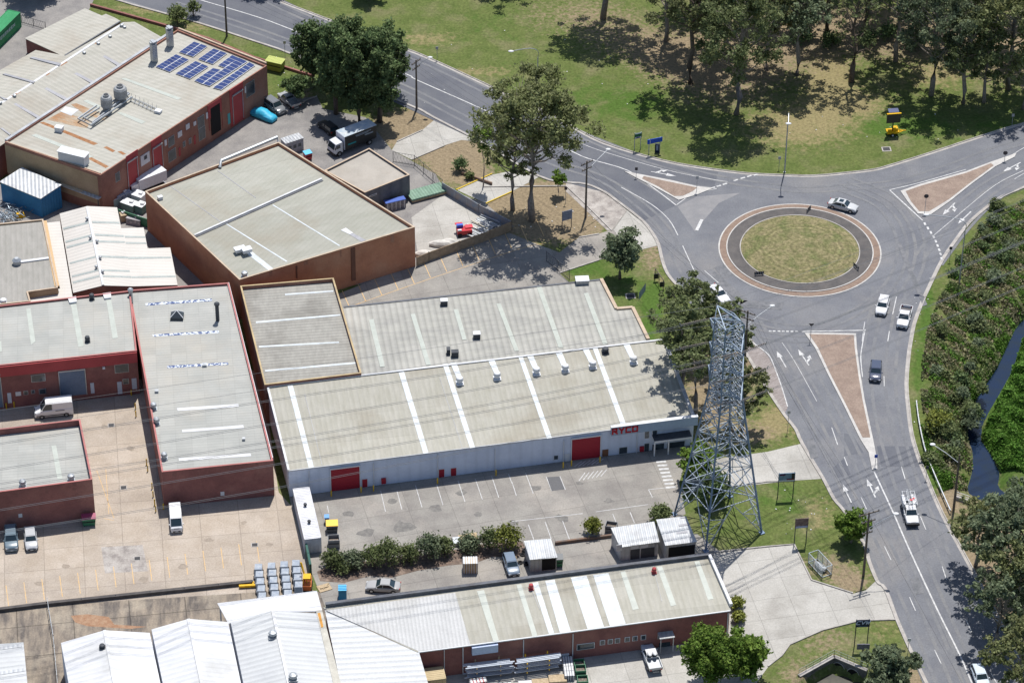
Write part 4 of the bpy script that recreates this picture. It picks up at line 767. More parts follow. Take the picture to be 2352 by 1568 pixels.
# --- red trimmed buildings on the left
Z8 = zv(312, 904, 806)
RA = Bld("red_trim_workshop", "flat roofed workshop with deep red fascia facing the white van", [(-60, 846, Z8), (314, 806, Z8), (299, 668, Z8), (-60, 709, Z8)], BRICKR, ROOFG, drop=.25, cap=REDC)
ff = RA.rect(0, (-60, 846), (313, 834), REDP, "fascia", d=.2); a, b, u, n = RA.wall(0); bpy.data.objects.remove(ff)
RWa = Matrix((u, n, Vector((0, 0, 1)))).transposed(); Lw = (b-a).length; mb = MB(); mb.box((a+b)/2+n*.12+Vector((0, 0, -1.0)), (Lw, .22, 1.8), rot=RWa); mb.build("fascia", REDP, RA.root)
BGR = mat("roller_blue_grey", (.14, .19, .27), (.17, .22, .3), scale=.8, rough=.5)
RA.roller(0, t(2, 0, 540, 275), t(2, 0, 795, 480), BGR); RA.roller(0, t(2, 0, -100, 310), t(2, 0, 28, 600), BGR)
for q in ((288, 310, 415, 355), (1055, 215, 1180, 272), (360, 438, 420, 470), (220, 455, 255, 480), (288, 448, 318, 470), (1130, 345, 1180, 380)): RA.window(0, t(2, 0, q[0], q[1]), t(2, 0, q[2], q[3]), frame=GALV)
for q in ((65, 472, 110, 560), (828, 380, 870, 470), (1075, 370, 1125, 475), (1208, 338, 1260, 430)): RA.rect(0, t(2, 0, q[0], q[1]), t(2, 0, q[2], q[3]), mat("door_pale", (.5, .55, .62)), "door")
RA.rect(0, t(2, 0, 140, 462), t(2, 0, 195, 492), FRAMEW, "sign_board"); RA.rect(0, t(2, 0, 940, 225), t(2, 0, 965, 242), FRAMEW, "wall_lamp", d=.3)
for q in ((1, 240, 1268, 280, 1262, 325, 1568, 285, 1600), (1, 650, 1230, 700, 1222, 770, 1610, 720, 1620), (1, 975, 1185, 1020, 1180, 1085, 1535, 1035, 1542)): RA.panel(t(1, 0, *q[1:]), SKYG, h=.03)
RA.panel(t(2, 0, -10, 0, 12, 0, 18, 90, 0, 95), SKYG, h=.03)
RA.panel(t(1, 0, 625, 1180, 700, 1165, 705, 1215, 640, 1225), FRAMEW, "roof_unit", .3); RA.panel(t(1, 0, 945, 1140, 1020, 1130, 1022, 1178, 960, 1185), FRAMEW, "roof_unit", .3)
for x, y in ((845, 1180), (805, 1568)): vent(RA, *t(1, 0, x, y), .3, 1.0, DARKM)
Z9 = zv(379, 1164, 1084)
RB = Bld("red_trim_warehouse", "long grey roofed brick warehouse with pink red coping and a pyramid skylight", [(372, 1084, Z9), (627, 1058, Z9), (525, 650, Z9), (296, 667, Z9)], BRICKR, ROOFG, drop=.3, cap=REDC)
RB.seam([(524, 653), (625, 1055)], .3, FRAMEW, "white_flashing", .35)
for q in ((2, 1625, 610, 2190, 572, 2195, 598, 1632, 636), (2, 1670, 810, 2235, 765, 2240, 792, 1676, 832), (2, 1640, 1070, 2300, 1025, 2308, 1050, 1648, 1096)): RB.panel(t(q[0], 0, *q[1:]), RWHITE, "skylight", .03)
BRO = mat("skylight_broken", (.6, .64, .68), (.05, .08, .2), scale=2.2, rough=.4, contrast=(.46, .54))
for q in ((1, 1335, 1218, 1945, 1176, 1950, 1198, 1340, 1240), (1, 1400, 1504, 2010, 1468, 2014, 1490, 1405, 1524), (2, 1535, 222, 2095, 190, 2100, 212, 1540, 244)): RB.panel(t(q[0], 0, *q[1:]), BRO, "skylight", .03)
for x, y in ((1412, 618), (1440, 755), (1510, 1075)): vent(RB, *t(2, 0, x, y), .36, 1.1, GALV)
c = RB.on(*t(1, 0, 1628, 1350)); mb = MB(); mb.frustum((c.x, c.y, c.z), (1.9, 1.5), (1.9, 1.5), .5); mb.frustum((c.x, c.y, c.z+.5), (1.9, 1.5), (.1, .1), .8); o = mb.build("pyramid_skylight", mat("pyramid_dark", (.05, .06, .07), rough=.4), RB.root); mb = MB()
for sx in (-1, 1):
    for sy in (-1, 1): mb.bar(c+Vector((sx*.95, sy*.75, .52)), c+Vector((0, 0, 1.32)), .09)
mb.build("skylight_rib", FRAMEW, o)
for x, y, h, m_ in ((1208, 1225, 2.6, GALV), (2000, 1375, 3.0, DARKM)):
    c = RB.on(*t(1, 0, x, y)); mb = MB(); mb.tube([c, c+Vector((0, 0, h))], .28, 10); o = mb.build("flue", m_, RB.root); mb = MB(); mb.lathe(c+Vector((0, 0, h)), [(.4, -.15), (.42, .1), (.2, .3)], 10); mb.build("flue_cowl", m_, o)
RB.rect(0, t(2, 0, 2025, 1378), t(2, 0, 2062, 1408), FRAMEW, "sign_board")
Z10 = zv(217, 1188, 1101)
RC = Bld("red_trim_store", "lower left brick store with pink red parapet around a sunken grey roof", [(-60, 1138, Z10), (212, 1101, Z10), (184, 963, Z10), (-60, 992, Z10)], BRICKR, ROOFG, drop=.95, cap=REDC)
RC.panel(t(2, 0, 472, 955, 515, 950, 575, 1260, 528, 1265), SKYG, h=.03); vent(RC, *t(2, 0, 210, 1325), .4, 1.1); vent(RC, *t(2, 0, 655, 1275), .4, 1.1)
RC.rect(0, t(3, 0, 168, 15), t(3, 0, 206, 42), FRAMEW, "sign_board")

# --- stepped cream gable, grey flat roof, sheds on the left
ST = Bld("cream_stepped_shed", "cream gabled shed with stepped side and green translucent roof strips", [(168, 673, 5), (237, 656, 6.3), (305, 658, 5.2), (408, 655, 4.6), (391, 569, 4.6), (339, 571, 4.9), (330, 523, 4.9), (278, 525, 5.2), (269, 477, 5.2), (200, 474, 6.3), (137, 491, 5)], BRICKB, CREAM,
         roofs=[[(168, 673, 5), (237, 656, 6.3), (200, 474, 6.3), (137, 491, 5)], [(237, 656, 6.3), (305, 658, 5.2), (269, 477, 5.2), (200, 474, 6.3)], [(305, 658, 5.2), (408, 655, 4.6), (391, 569, 4.6), (339, 571, 4.9), (330, 523, 4.9), (278, 525, 5.2)]])
ST.setplane((168, 673, 5), (237, 656, 6.3), (200, 474, 6.3)); ST.seam([(200, 476), (237, 655)], .35, RWHITE, "ridge_cap", .1)
GRN = mat("roof_strip_grey_green", (.3, .33, .32), (.36, .39, .37), scale=1, rough=.5)
for q in ((580, 525, 812, 468, 815, 485, 585, 540), (600, 645, 838, 585, 842, 602, 604, 662), (610, 695, 852, 634, 856, 650, 614, 712), (640, 843, 880, 782, 884, 798, 644, 858), (660, 965, 903, 905, 906, 920, 664, 980), (667, 1020, 910, 958, 914, 975, 672, 1036)): ST.panel(t(1, 0, *q), GRN, "roof_strip", .02)
for x, y in ((800, 455), (830, 628), (885, 898)): vent(ST, *t(1, 0, x, y), .2, .6, GALV, False)
ST.setplane((237, 656, 6.3), (305, 658, 5.2), (269, 477, 5.2))
for q in ((845, 462, 1095, 470, 1100, 488, 848, 480), (870, 578, 1140, 592, 1143, 610, 874, 596), (885, 640, 1150, 648, 1153, 664, 888, 658), (905, 778, 1175, 788, 1178, 806, 908, 796), (925, 905, 1190, 914, 1193, 930, 928, 922), (940, 960, 1205, 968, 1208, 984, 943, 976)): ST.panel(t(1, 0, *q), GRN, "roof_strip", .02)
for x, y in ((893, 662), (922, 812), (945, 940)): vent(ST, *t(1, 0, x, y), .2, .6, GALV, False)
ST.setplane((305, 658, 5.2), (408, 655, 4.6), (391, 569, 4.6))
for q in ((1145, 598, 1332, 602, 1336, 616, 1148, 614), (1152, 655, 1342, 658, 1346, 672, 1156, 670), (1175, 792, 1570, 790, 1573, 804, 1178, 810), (1208, 970, 1612, 962, 1615, 978, 1212, 986)): ST.panel(t(1, 0, *q), GRN, "roof_strip", .02)
FG = Bld("flat_grey_roof_unit", "flat dark grey roofed building at the left edge with orange tan side coping", [(-60, 706, 6.2), (70, 692, 6.2), (64, 671, 6.2), (133, 661, 6.2), (99, 504, 6.2), (-60, 520, 6.2)], BRICKT, mat("roof_flat_grey", (.27, .26, .235), (.32, .305, .28), scale=.4, fine=.08, stretch=(8, 3, 1), wave=(8, .8, .08, .02)), drop=.2, cap=TCOP)
FG.seam([(102, 508), (131, 658)], .7, mat("gutter_orange", (.52, .36, .2)), "side_gutter", .1); c = FG.on(39, 606); mb = MB(); mb.lathe(c, [(.6, 0), (.6, .6), (.7, .7), (.3, 1.1)], 12); mb.build("roof_vent", GALV, FG.root); FG.seam([(46, 603), (112, 594)], .5, RWHITE, "duct", .2)
vent(FG, 8, 694, .4, .6, FRAMEW)
WK = Bld("cream_walkway_roof", "narrow cream walkway roof wrapping the flat grey roofed building", [(165, 683, 5.0), (136, 510, 5.0), (108, 513, 5.0), (140, 664, 5.0), (71, 673, 5.0), (72, 697, 5.0)], BRICKT, CREAM)
BS = Bld("blue_shed", "blue walled shed with a pale grey skillion roof at the left edge", [(1, 418, 3.6), (93, 456, 3.6), (139, 425, 4.3), (50, 386, 4.3)], BLUEW, RMETAL)
LT = Bld("lean_to_shelter", "narrow open shelter with cream and grey roof sheets beside the tan brick wall", [(225, 457, 3.2), (250, 440, 3.2), (152, 411, 3.2), (137, 424, 3.2)], DARKM, RMETAL, walls=False)
mb = MB()
for p in LT.P: mb.bar(Vector((p.x, p.y, 0)), p-Vector((0, 0, .1)), .15)
mb.build("post", DARKM, LT.root); LT.panel([(137, 424), (152, 411), (203, 428), (187, 442)], mat("roof_sheet_tan", (.5, .4, .28)), "roof_sheet", .04)
# --- bottom sheds
def gable(name, label, L0, L1, G0, G1, R0, R1, ze, zr, wm, rm):
    b = Bld(name, label, [(*L1, ze), (*G1, zr), (*R1, ze), (*R0, ze), (*G0, zr), (*L0, ze)], wm, rm, roofs=[[(*L1, ze), (*G1, zr), (*G0, zr), (*L0, ze)], [(*G1, zr), (*R1, ze), (*R0, ze), (*G0, zr)]])
    b.seam([G0, G1], .4, RWHITE, "ridge_cap", .1); return b
Z15 = 5.5
s1 = gable("white_gabled_shed", "white gabled shed nearest the bottom left corner of the picture", (140, 1476), (172, 1645), (240, 1447), (277, 1645), (344, 1453), (385, 1645), Z15, Z15+1.3, WWHITE, RWHITE); vent(s1, 235, 1487, .3, .6, DARKM)
s2 = gable("white_gabled_shed", "white gabled shed between its white neighbour and the grey gabled shed", (348, 1445), (390, 1645), (433, 1421), (479, 1645), (524, 1428), (570, 1645), Z15, Z15+1.3, WWHITE, RWHITE)
s3 = gable("grey_gabled_shed", "pale grey gabled shed with two roof vents below the white canopy", (530, 1429), (575, 1645), (626, 1402), (680, 1645), (727, 1408), (785, 1645), Z15, Z15+1.3, WWHITE, RPALE); vent(s3, *t(3, 1, 155, 1140), .45, .9); vent(s3, *t(3, 1, 342, 1530), .45, .9)
wc = Bld("white_canopy", "flat white canopy roof over the yard beside the silver machines", [(502, 1386, 5.0), (526, 1430, 5.0), (588, 1413, 5.0), (626, 1403, 5.0), (738, 1402, 5.0), (726, 1358, 5.0)], WWHITE, RWHITE, walls=False)
mb = MB()
for p in wc.P: q = p*.97+wc.c*.03; mb.bar(Vector((q.x, q.y, 0)), Vector((q.x, q.y, 4.9)), .2)
mb.build("post", GALV, wc.root)
wg = Bld("side_gutter_wall", "narrow pale boundary wall with orange rust streak beside the grey gabled shed", [(728, 1403, 5.6), (738, 1402, 5.6), (800, 1645, 5.6), (786, 1645, 5.6)], WWHITE, mat("capping_cream", (.5, .48, .42), (.4, .38, .33), scale=.7)); wg.panel(t(3, 1, 565, 925, 590, 920, 620, 1050, 600, 1060), mat("rust_orange", (.5, .24, .05)), "rust_streak", .02)
bl = Bld("corner_shed", "grey ribbed shed roof cut off by the bottom left corner", [(-60, 1484, 3.8), (52, 1476, 3.8), (68, 1645, 3.8), (-60, 1645, 3.8)], GALV, RPALE)
bl.seam([t(3, 0, 0, 1250), t(3, 0, 200, 1222)], .6, RMETAL, "roof_lap", .05); bl.seam([t(3, 0, 0, 1478), t(3, 0, 230, 1442)], .6, RMETAL, "roof_lap", .05)
ZL = zv(1351, 1508, 1444)
LB = Bld("long_brick_factory", "long low brick factory with mixed grey and white roof sheets along the bottom", [(960, 1496, ZL), (1676, 1401, ZL), (1628, 1281, ZL+.7), (748, 1396, ZL+.7)], BRICKR, ROOFB, over=.15)
LB.gutter(0, FRAMEW)
LB.panel(t(3, 1, 640, 900, 1830, 738, 1970, 1215, 1495, 1275), mat("roof_new_grey", (.47, .47, .465), (.52, .52, .515), (.42, .415, .40), scale=.4, wave=(8, .5, .16, .03)), "roof_sheeting", .03)
LB.seam([(748, 1391), (1628, 1277)], .5, DGUT, "parapet", .5); LB.seam([(1629, 1278), (1679, 1392)], .4, RWHITE, "parapet", .5)
for q, m_ in (((1, 2030, 725, 2095, 715, 2232, 1180, 2180, 1188), SKYG), ((2, 40, 665, 85, 660, 235, 1135, 188, 1142), SKYG), ((2, 188, 648, 238, 642, 388, 1112, 340, 1120), SKYL), ((2, 305, 630, 390, 618, 540, 1092, 440, 1105), SKYL),
              ((2, 540, 600, 685, 582, 845, 1050, 695, 1072), SKYL), ((2, 745, 575, 885, 558, 1045, 1022, 900, 1045), SKYL), ((2, 995, 545, 1040, 540, 1165, 885, 1110, 898), SKYG), ((2, 1330, 500, 1378, 495, 1510, 852, 1460, 862), SKYG), ((2, 1675, 452, 1720, 447, 1852, 795, 1800, 805), SKYG)):
    LB.panel(t(3, q[0], *q[1:]), m_, h=.035 if q[1] < 1000 or q[0] == 2 else .06)
for x, y in ((175, 705), (1305, 555)): vent(LB, *t(3, 2, x, y), .25, .9, REDP)
for x, y in ((105, 1150), (560, 1095), (1985, 905)): LB.pipe(0, *t(3, 2, x, y+15))
LB.pipe(0, *t(3, 1, 1900, 1225)); LB.pipe(0, *t(3, 1, 1728, 1245), r=.05)
for x in (812, 885, 950, 1040, 1110, 1188): y = 1178-(x-812)*.125; LB.window(0, t(3, 2, x, y), t(3, 2, x+36, y+30))
LB.window(0, t(3, 2, 600, 1215), t(3, 2, 752, 1240)); LB.rect(0, t(3, 1, 1980, 1225), t(3, 1, 2218, 1260), mat("panel_blue_white", (.45, .52, .68)), "wall_panel", d=.5)
pr = LB.rect(0, t(3, 2, 1350, 1200), t(3, 2, 1450, 1275), GLASS, "door"); c, w_, h_, u, n = LB.last; Rm = Matrix((u, n, Vector((0, 0, 1)))).transposed()
mb = MB(); mb.box(Vector((c.x, c.y, 2.6))+n*.6, (w_+.5, 1.3, .12), rot=Rm); mb.box(Vector((c.x, c.y, 1.3))+n*1.15-u*w_*.55, (.1, .1, 2.6), rot=Rm); mb.box(Vector((c.x, c.y, 1.3))+n*1.15+u*w_*.55, (.1, .1, 2.6), rot=Rm); mb.build("porch", RMETAL, LB.root)
LB.window(0, t(3, 2, 1345, 1105), t(3, 2, 1460, 1140), frame=RMETAL)
ly = Bld("side_wing", "white ribbed roof wing running off the bottom edge left of the brick factory", [(748, 1399, ZL+.55), (800, 1645, ZL+.3), (1003, 1645, ZL-.3), (961, 1499, ZL-.05)], BRICKR, mat("roof_white_ribbed", (.52, .53, .54), (.57, .58, .58), scale=.4, wave=(98, 1.0, .18, .04)))
ly.seam([(750, 1400), (961, 1498)], .25, TCOP, "valley_flashing", .08)
# small tin sheds of the rear yard
def tin(name, label, pts, zf, zb, wm, openf=True):
    b = Bld(name, label, [(*pts[0], zf), (*pts[1], zf), (*pts[2], zb), (*pts[3], zb)], wm, RMETAL); return b
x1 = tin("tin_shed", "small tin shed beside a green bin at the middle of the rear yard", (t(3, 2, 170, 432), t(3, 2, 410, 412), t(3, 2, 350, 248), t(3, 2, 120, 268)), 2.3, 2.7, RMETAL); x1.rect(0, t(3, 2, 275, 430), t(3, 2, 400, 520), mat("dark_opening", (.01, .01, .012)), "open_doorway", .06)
x2 = tin("tin_shed", "largest tin shed, double doored with glazed front, left of the pylon", (t(3, 2, 1000, 318), t(3, 2, 1345, 270), t(3, 2, 1300, 92), t(3, 2, 918, 148)), 2.5, 3.0, RMETAL)
for q in ((960, 300, 1010, 350), (1090, 300, 1160, 330), (1180, 290, 1250, 318)): x2.rect(0, t(3, 2, q[0], q[1]), t(3, 2, q[2], q[3]), FRAMEW, "wall_panel", .05)
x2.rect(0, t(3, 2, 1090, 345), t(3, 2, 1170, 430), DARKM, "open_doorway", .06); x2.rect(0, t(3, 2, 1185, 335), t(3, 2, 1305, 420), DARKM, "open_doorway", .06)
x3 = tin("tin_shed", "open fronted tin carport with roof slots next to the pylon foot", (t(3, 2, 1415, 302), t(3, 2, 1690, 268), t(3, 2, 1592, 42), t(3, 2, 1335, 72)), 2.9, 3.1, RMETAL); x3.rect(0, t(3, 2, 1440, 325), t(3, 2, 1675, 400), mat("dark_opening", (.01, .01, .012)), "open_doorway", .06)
for q in ((1530, 112, 1625, 100, 1628, 118, 1533, 130), (1512, 182, 1610, 170, 1613, 188, 1515, 200), (1545, 42, 1600, 35, 1602, 50, 1548, 56)): x3.panel(t(3, 2, *q), SKYD, "roof_slot", .05)
# shipping containers
def container(label, pts, z, m, ribs=True, doors=None, name="shipping_container"):
    P = [at(x, y, z) for x, y in pts]; c = sum(P, Vector())/4; r = thing(name, (c.x, c.y, 0), label, "container")
    u = (P[1]-P[0]).normalized(); v = Vector((-u.y, u.x, 0)); L = ((P[1]-P[0]).length+(P[2]-P[3]).length)/2; Wd = ((P[3]-P[0]).length+(P[2]-P[1]).length)/2
    Rm = Matrix((u, v, Vector((0, 0, 1)))).transposed(); C = Vector((c.x, c.y, 0)); mb = MB(); mb.box(C+Vector((0, 0, z/2)), (L-.1, Wd-.1, z-.1), rot=Rm)
    k = int(L/.35)
    for i in range(k):
        s = (-.5+(i+.5)/k)*(L-.3)
        for sg in (-1, 1): mb.box(C+u*s+v*(Wd/2-.04)*sg+Vector((0, 0, z/2)), (.17, .06, z-.35), rot=Rm)
        mb.box(C+u*s+Vector((0, 0, z-.045)), (.17, Wd-.3, .04), rot=Rm)
    mb.build("body", m, r); mb = MB()
    for sg in (-1, 1):
        for h in (.08, z-.06): mb.box(C+v*(Wd/2-.03)*sg+Vector((0, 0, h)), (L, .12, .14), rot=Rm)
        for h in (.08, z-.06): mb.box(C+u*(L/2-.03)*sg+Vector((0, 0, h)), (.12, Wd, .14), rot=Rm)
        for s2 in (-1, 1): mb.box(C+u*(L/2-.05)*sg+v*(Wd/2-.05)*s2+Vector((0, 0, z/2)), (.14, .14, z), rot=Rm)
    mb.build("frame", m, r)
    for sg in (-1, 1):
        mb = MB(); mb.box(C-u*(L/2+.0)+v*Wd*.235*sg+Vector((0, 0, z/2)), (.08, Wd*.45, z-.3), rot=Rm)
        for q in (-.1, .1): mb.box(C-u*(L/2+.07)+v*(Wd*.235*sg+q*Wd)+Vector((0, 0, z/2)), (.05, .05, z-.3), rot=Rm)
        mb.build("door", m, r)
    return r, C, u, v, L, Wd
_c = container("long white shipping container against the left end of the car park", [t(3, 1, 445, 247), t(2, 1, 338, 1347), t(2, 1, 482, 1336), t(3, 1, 606, 232)], 2.6, mat("container_white", (.64, .64, .66), (.5, .5, .52), scale=.5, rough=.5))
mb = MB(); vent_mesh(mb, _c[1]+Vector((0, 0, 2.6))+_c[2]*1.5, .2, .5); mb.build("roof_vent", DARKM, _c[0]); mb = MB(); vent_mesh(mb, _c[1]+Vector((0, 0, 2.6))-_c[2]*2.2, .2, .5); mb.build("roof_vent", DARKM, _c[0])
d_ = Vector(at(0, 74, 2.9)-at(46, 28.5, 2.9)).normalized()*12.2; e0, e1 = at(46.3, 28.5, 2.9), at(18.7, 22.4, 2.9)
_g = container("long green shipping container with a white lettering band in the top left corner", [px(e0+d_), (46.3, 28.5), (18.7, 22.4), px(e1+d_)], 2.9, mat("container_green", (.03, .24, .09), (.04, .28, .11), scale=.5, rough=.5))
sv = -_g[3] if (-_g[3]).y < _g[3].y else _g[3]
mb = MB(); mb.box(_g[1]+sv*(_g[5]/2+.03)+Vector((0, 0, 1.75))+_g[2]*.6, (7.5, .04, .75), rot=Matrix((_g[2], sv, Vector((0, 0, 1)))).transposed()); lb = mb.build("lettering_band", MATS["container_green"], _g[0])
letters("EVERGREEN", _g[1]+sv*(_g[5]/2+.07)+Vector((0, 0, 1.75))+_g[2]*.6, _g[2], sv, .5, .5, .25, mat("letter_pale", (.55, .6, .62)), lb, d=.03, bold=.2)
_t = container("short tan topped site box in front of the brick factory at the bottom", [t(3, 1, 1570, 1540), t(3, 1, 1545, 1438), t(3, 1, 1715, 1407), t(3, 1, 1748, 1528)], 2.4, mat("container_tan", (.5, .4, .24), (.42, .34, .2), scale=.8, rough=.6))
# ---------------- vegetation ----------------
rng = np.random.default_rng(7)
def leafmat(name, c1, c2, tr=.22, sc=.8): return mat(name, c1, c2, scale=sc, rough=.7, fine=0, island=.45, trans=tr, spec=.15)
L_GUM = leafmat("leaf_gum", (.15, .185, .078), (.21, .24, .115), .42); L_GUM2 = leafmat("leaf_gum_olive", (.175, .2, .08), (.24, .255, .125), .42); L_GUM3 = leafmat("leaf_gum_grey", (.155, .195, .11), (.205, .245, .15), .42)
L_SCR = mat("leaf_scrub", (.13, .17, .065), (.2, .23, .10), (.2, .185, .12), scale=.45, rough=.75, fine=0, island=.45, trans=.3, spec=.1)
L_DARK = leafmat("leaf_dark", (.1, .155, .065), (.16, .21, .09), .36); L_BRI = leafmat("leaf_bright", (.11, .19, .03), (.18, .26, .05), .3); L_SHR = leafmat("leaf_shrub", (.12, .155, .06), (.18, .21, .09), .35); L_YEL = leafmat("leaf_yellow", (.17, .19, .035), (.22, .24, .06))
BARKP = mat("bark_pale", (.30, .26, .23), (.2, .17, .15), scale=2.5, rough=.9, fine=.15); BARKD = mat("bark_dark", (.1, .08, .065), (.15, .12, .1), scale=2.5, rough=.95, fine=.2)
def leaves(clumps, dens, size, seed, flat=.75, shell=.55, up=.35):
    """clumps: (x,y,z,r); returns leaf quads scattered through each clump"""
    r_ = np.random.default_rng(seed); C = np.array(clumps); n = np.maximum((dens*C[:, 3]**2).astype(int), 6)
    ci = np.repeat(np.arange(len(C)), n); N = len(ci)
    d = r_.normal(size=(N, 3)); d /= np.linalg.norm(d, axis=1)[:, None]; rad = r_.random(N)**shell
    rag = 1+.5*np.sin(d[:, 0]*5+ci*1.7)*np.cos(d[:, 1]*4+ci)
    P = C[ci, :3]+d*(rad*C[ci, 3]*rag)[:, None]*np.array([1, 1, flat])
    nn = d*.6+r_.normal(size=(N, 3))*.7+np.array([0, 0, up]); nn /= np.linalg.norm(nn, axis=1)[:, None]
    a = np.cross(nn, r_.normal(size=(N, 3))); a /= np.linalg.norm(a, axis=1)[:, None]; b = np.cross(nn, a)
    s = (size*(.55+.9*r_.random(N)))[:, None]; e = s*(.5+.4*r_.random(N))[:, None]
    return np.stack([P-a*s, P-b*e, P+a*s, P+b*e], 1).reshape(-1, 3)
def quadmesh(name, V, m, parent=None):
    n = len(V)//4; me = bpy.data.meshes.new(name); me.vertices.add(len(V)); me.vertices.foreach_set("co", V.astype(np.float32).ravel())
    me.loops.add(n*4); me.loops.foreach_set("vertex_index", np.arange(n*4, dtype=np.int32)); me.polygons.add(n)
    me.polygons.foreach_set("loop_start", np.arange(0, n*4, 4, dtype=np.int32)); me.polygons.foreach_set("loop_total", np.full(n, 4, dtype=np.int32))
    me.materials.append(m); me.update(calc_edges=True); o = bpy.data.objects.new(name, me); COL.objects.link(o)
    if parent is not None: o.parent = parent
    return o
def tree(x, y, h, R, label, kind="gum", seed=1, lm=None, bark=None, name="gum_tree", c0=.42, dens=None, leaf=None, group=None, lean=(0, 0), nb=None, tr=None, sparse=1.0, base_z=0, cat="tree"):
    rd = random.Random(seed); g = at(x, y, base_z); r = thing(name, g, label, cat, group, 0)
    mb = MB(); cl = []
    tr = tr or h*.017+.06
    zt = h*(.86 if kind == "gum" else .8); pts = [Vector((0, 0, -.2))]; k = 6
    for i in range(1, k+1):
        f = i/k; pts.append(Vector((lean[0]*f*f+rd.uniform(-1, 1)*h*.018, lean[1]*f*f+rd.uniform(-1, 1)*h*.018, zt*f)))
    mb.tube(pts, [tr*(1.25-1.05*i/k) for i in range(k+1)], 7)
    def tp(z):
        f = max(0, min(z/zt, 1))*k; i = min(int(f), k-1); return pts[i].lerp(pts[i+1], f-i)
    nb = nb or (int(12+R*1.8) if kind == "gum" else int(8+R*2))
    for i in range(nb):
        f = (i+.5)/nb; z0 = h*(c0+(.92-c0)*f*.9); a = i*2.4+rd.uniform(-.5, .5)
        if kind == "gum": prof = math.sin(math.pi*min(1, .22+f*.75))**.8
        elif kind == "cas": prof = .55+.45*math.sin(math.pi*(.15+f*.8))
        else: prof = math.sin(math.pi*(.12+f*.72))
        rr = R*prof*rd.uniform(.65, 1.0); b0 = tp(z0*.88); e = Vector((b0.x+math.cos(a)*rr, b0.y+math.sin(a)*rr, min(h*.97, z0+rr*(.55 if kind == "gum" else .2)+rd.uniform(-.3, .5))))
        m_ = b0.lerp(e, .5)+Vector((0, 0, -rr*.08)); br = tr*(.42-.2*f); mb.tube([b0, m_, e], [br, br*.6, br*.2], 5, False)
        if kind == "gum":
            for j in range(rd.choice((4, 5, 5))):
                q = e+Vector((rd.uniform(-1, 1), rd.uniform(-1, 1), rd.uniform(-.8, .9)))*R*.30; mb.tube([m_.lerp(e, .6), q], [br*.35, br*.12], 4, False)
                cl.append((q.x, q.y, q.z, R*rd.uniform(.09, .19)))
            q = m_.lerp(e, .4); cl.append((q.x, q.y, q.z+R*.12, R*rd.uniform(.12, .2)))
        else:
            cl.append((e.x, e.y, e.z, R*rd.uniform(.2, .36) if kind == 'cas' else R*rd.uniform(.22, .38)))
            if rr > R*.5: q = m_; cl.append((q.x, q.y, q.z+R*.1, R*.34))
    if kind != "gum": cl.append((tp(h*.8).x, tp(h*.8).y, h*.86, R*.4)); cl.append((tp(h*.7).x, tp(h*.7).y, h*.62, R*.55))
    mb.build("trunk", bark or BARKP, r, world=False, smooth=True)
    leaf = leaf or (.215 if kind == "gum" else .22); dens = dens or (34 if kind == "gum" else 60)
    k2 = dens*sparse*(.58 if kind == "gum" else .85)*(.3/leaf)**2
    quadmesh("crown", leaves(cl, k2*2.2, leaf, seed, flat=.7 if kind != "cas" else 1.0), lm or L_GUM, r); return r
def bush(x, y, R, h, label, seed=1, lm=None, name="shrub", leaf=.14, dens=90, group=None, n=9, cat="shrub", base_z=0, stretch=(1, 1), rot=0.0):
    rd = random.Random(seed); r = thing(name, at(x, y, base_z), label, cat, group, rot); cl = []
    mb = MB(); 
    for i in range(n):
        a = i*2.4; f = math.sqrt((i+.3)/n); q = (math.cos(a)*R*.62*f*stretch[0], math.sin(a)*R*.62*f*stretch[1], h*(.42+.32*(1-f)*rd.uniform(.7, 1.2))); cl.append((*q, R*rd.uniform(.34, .5)))
        if i % 2 == 0: mb.tube([(0, 0, -.1), (q[0]*.5, q[1]*.5, q[2]*.5), q], [.06, .04, .02], 5, False)
    mb.build("stem", BARKD, r, world=False)
    quadmesh("foliage", leaves(cl, dens*(.2/leaf)**2*1.6, leaf, seed, flat=min(1.1, h*.42/(R*.42))), lm or L_SHR, r); return r

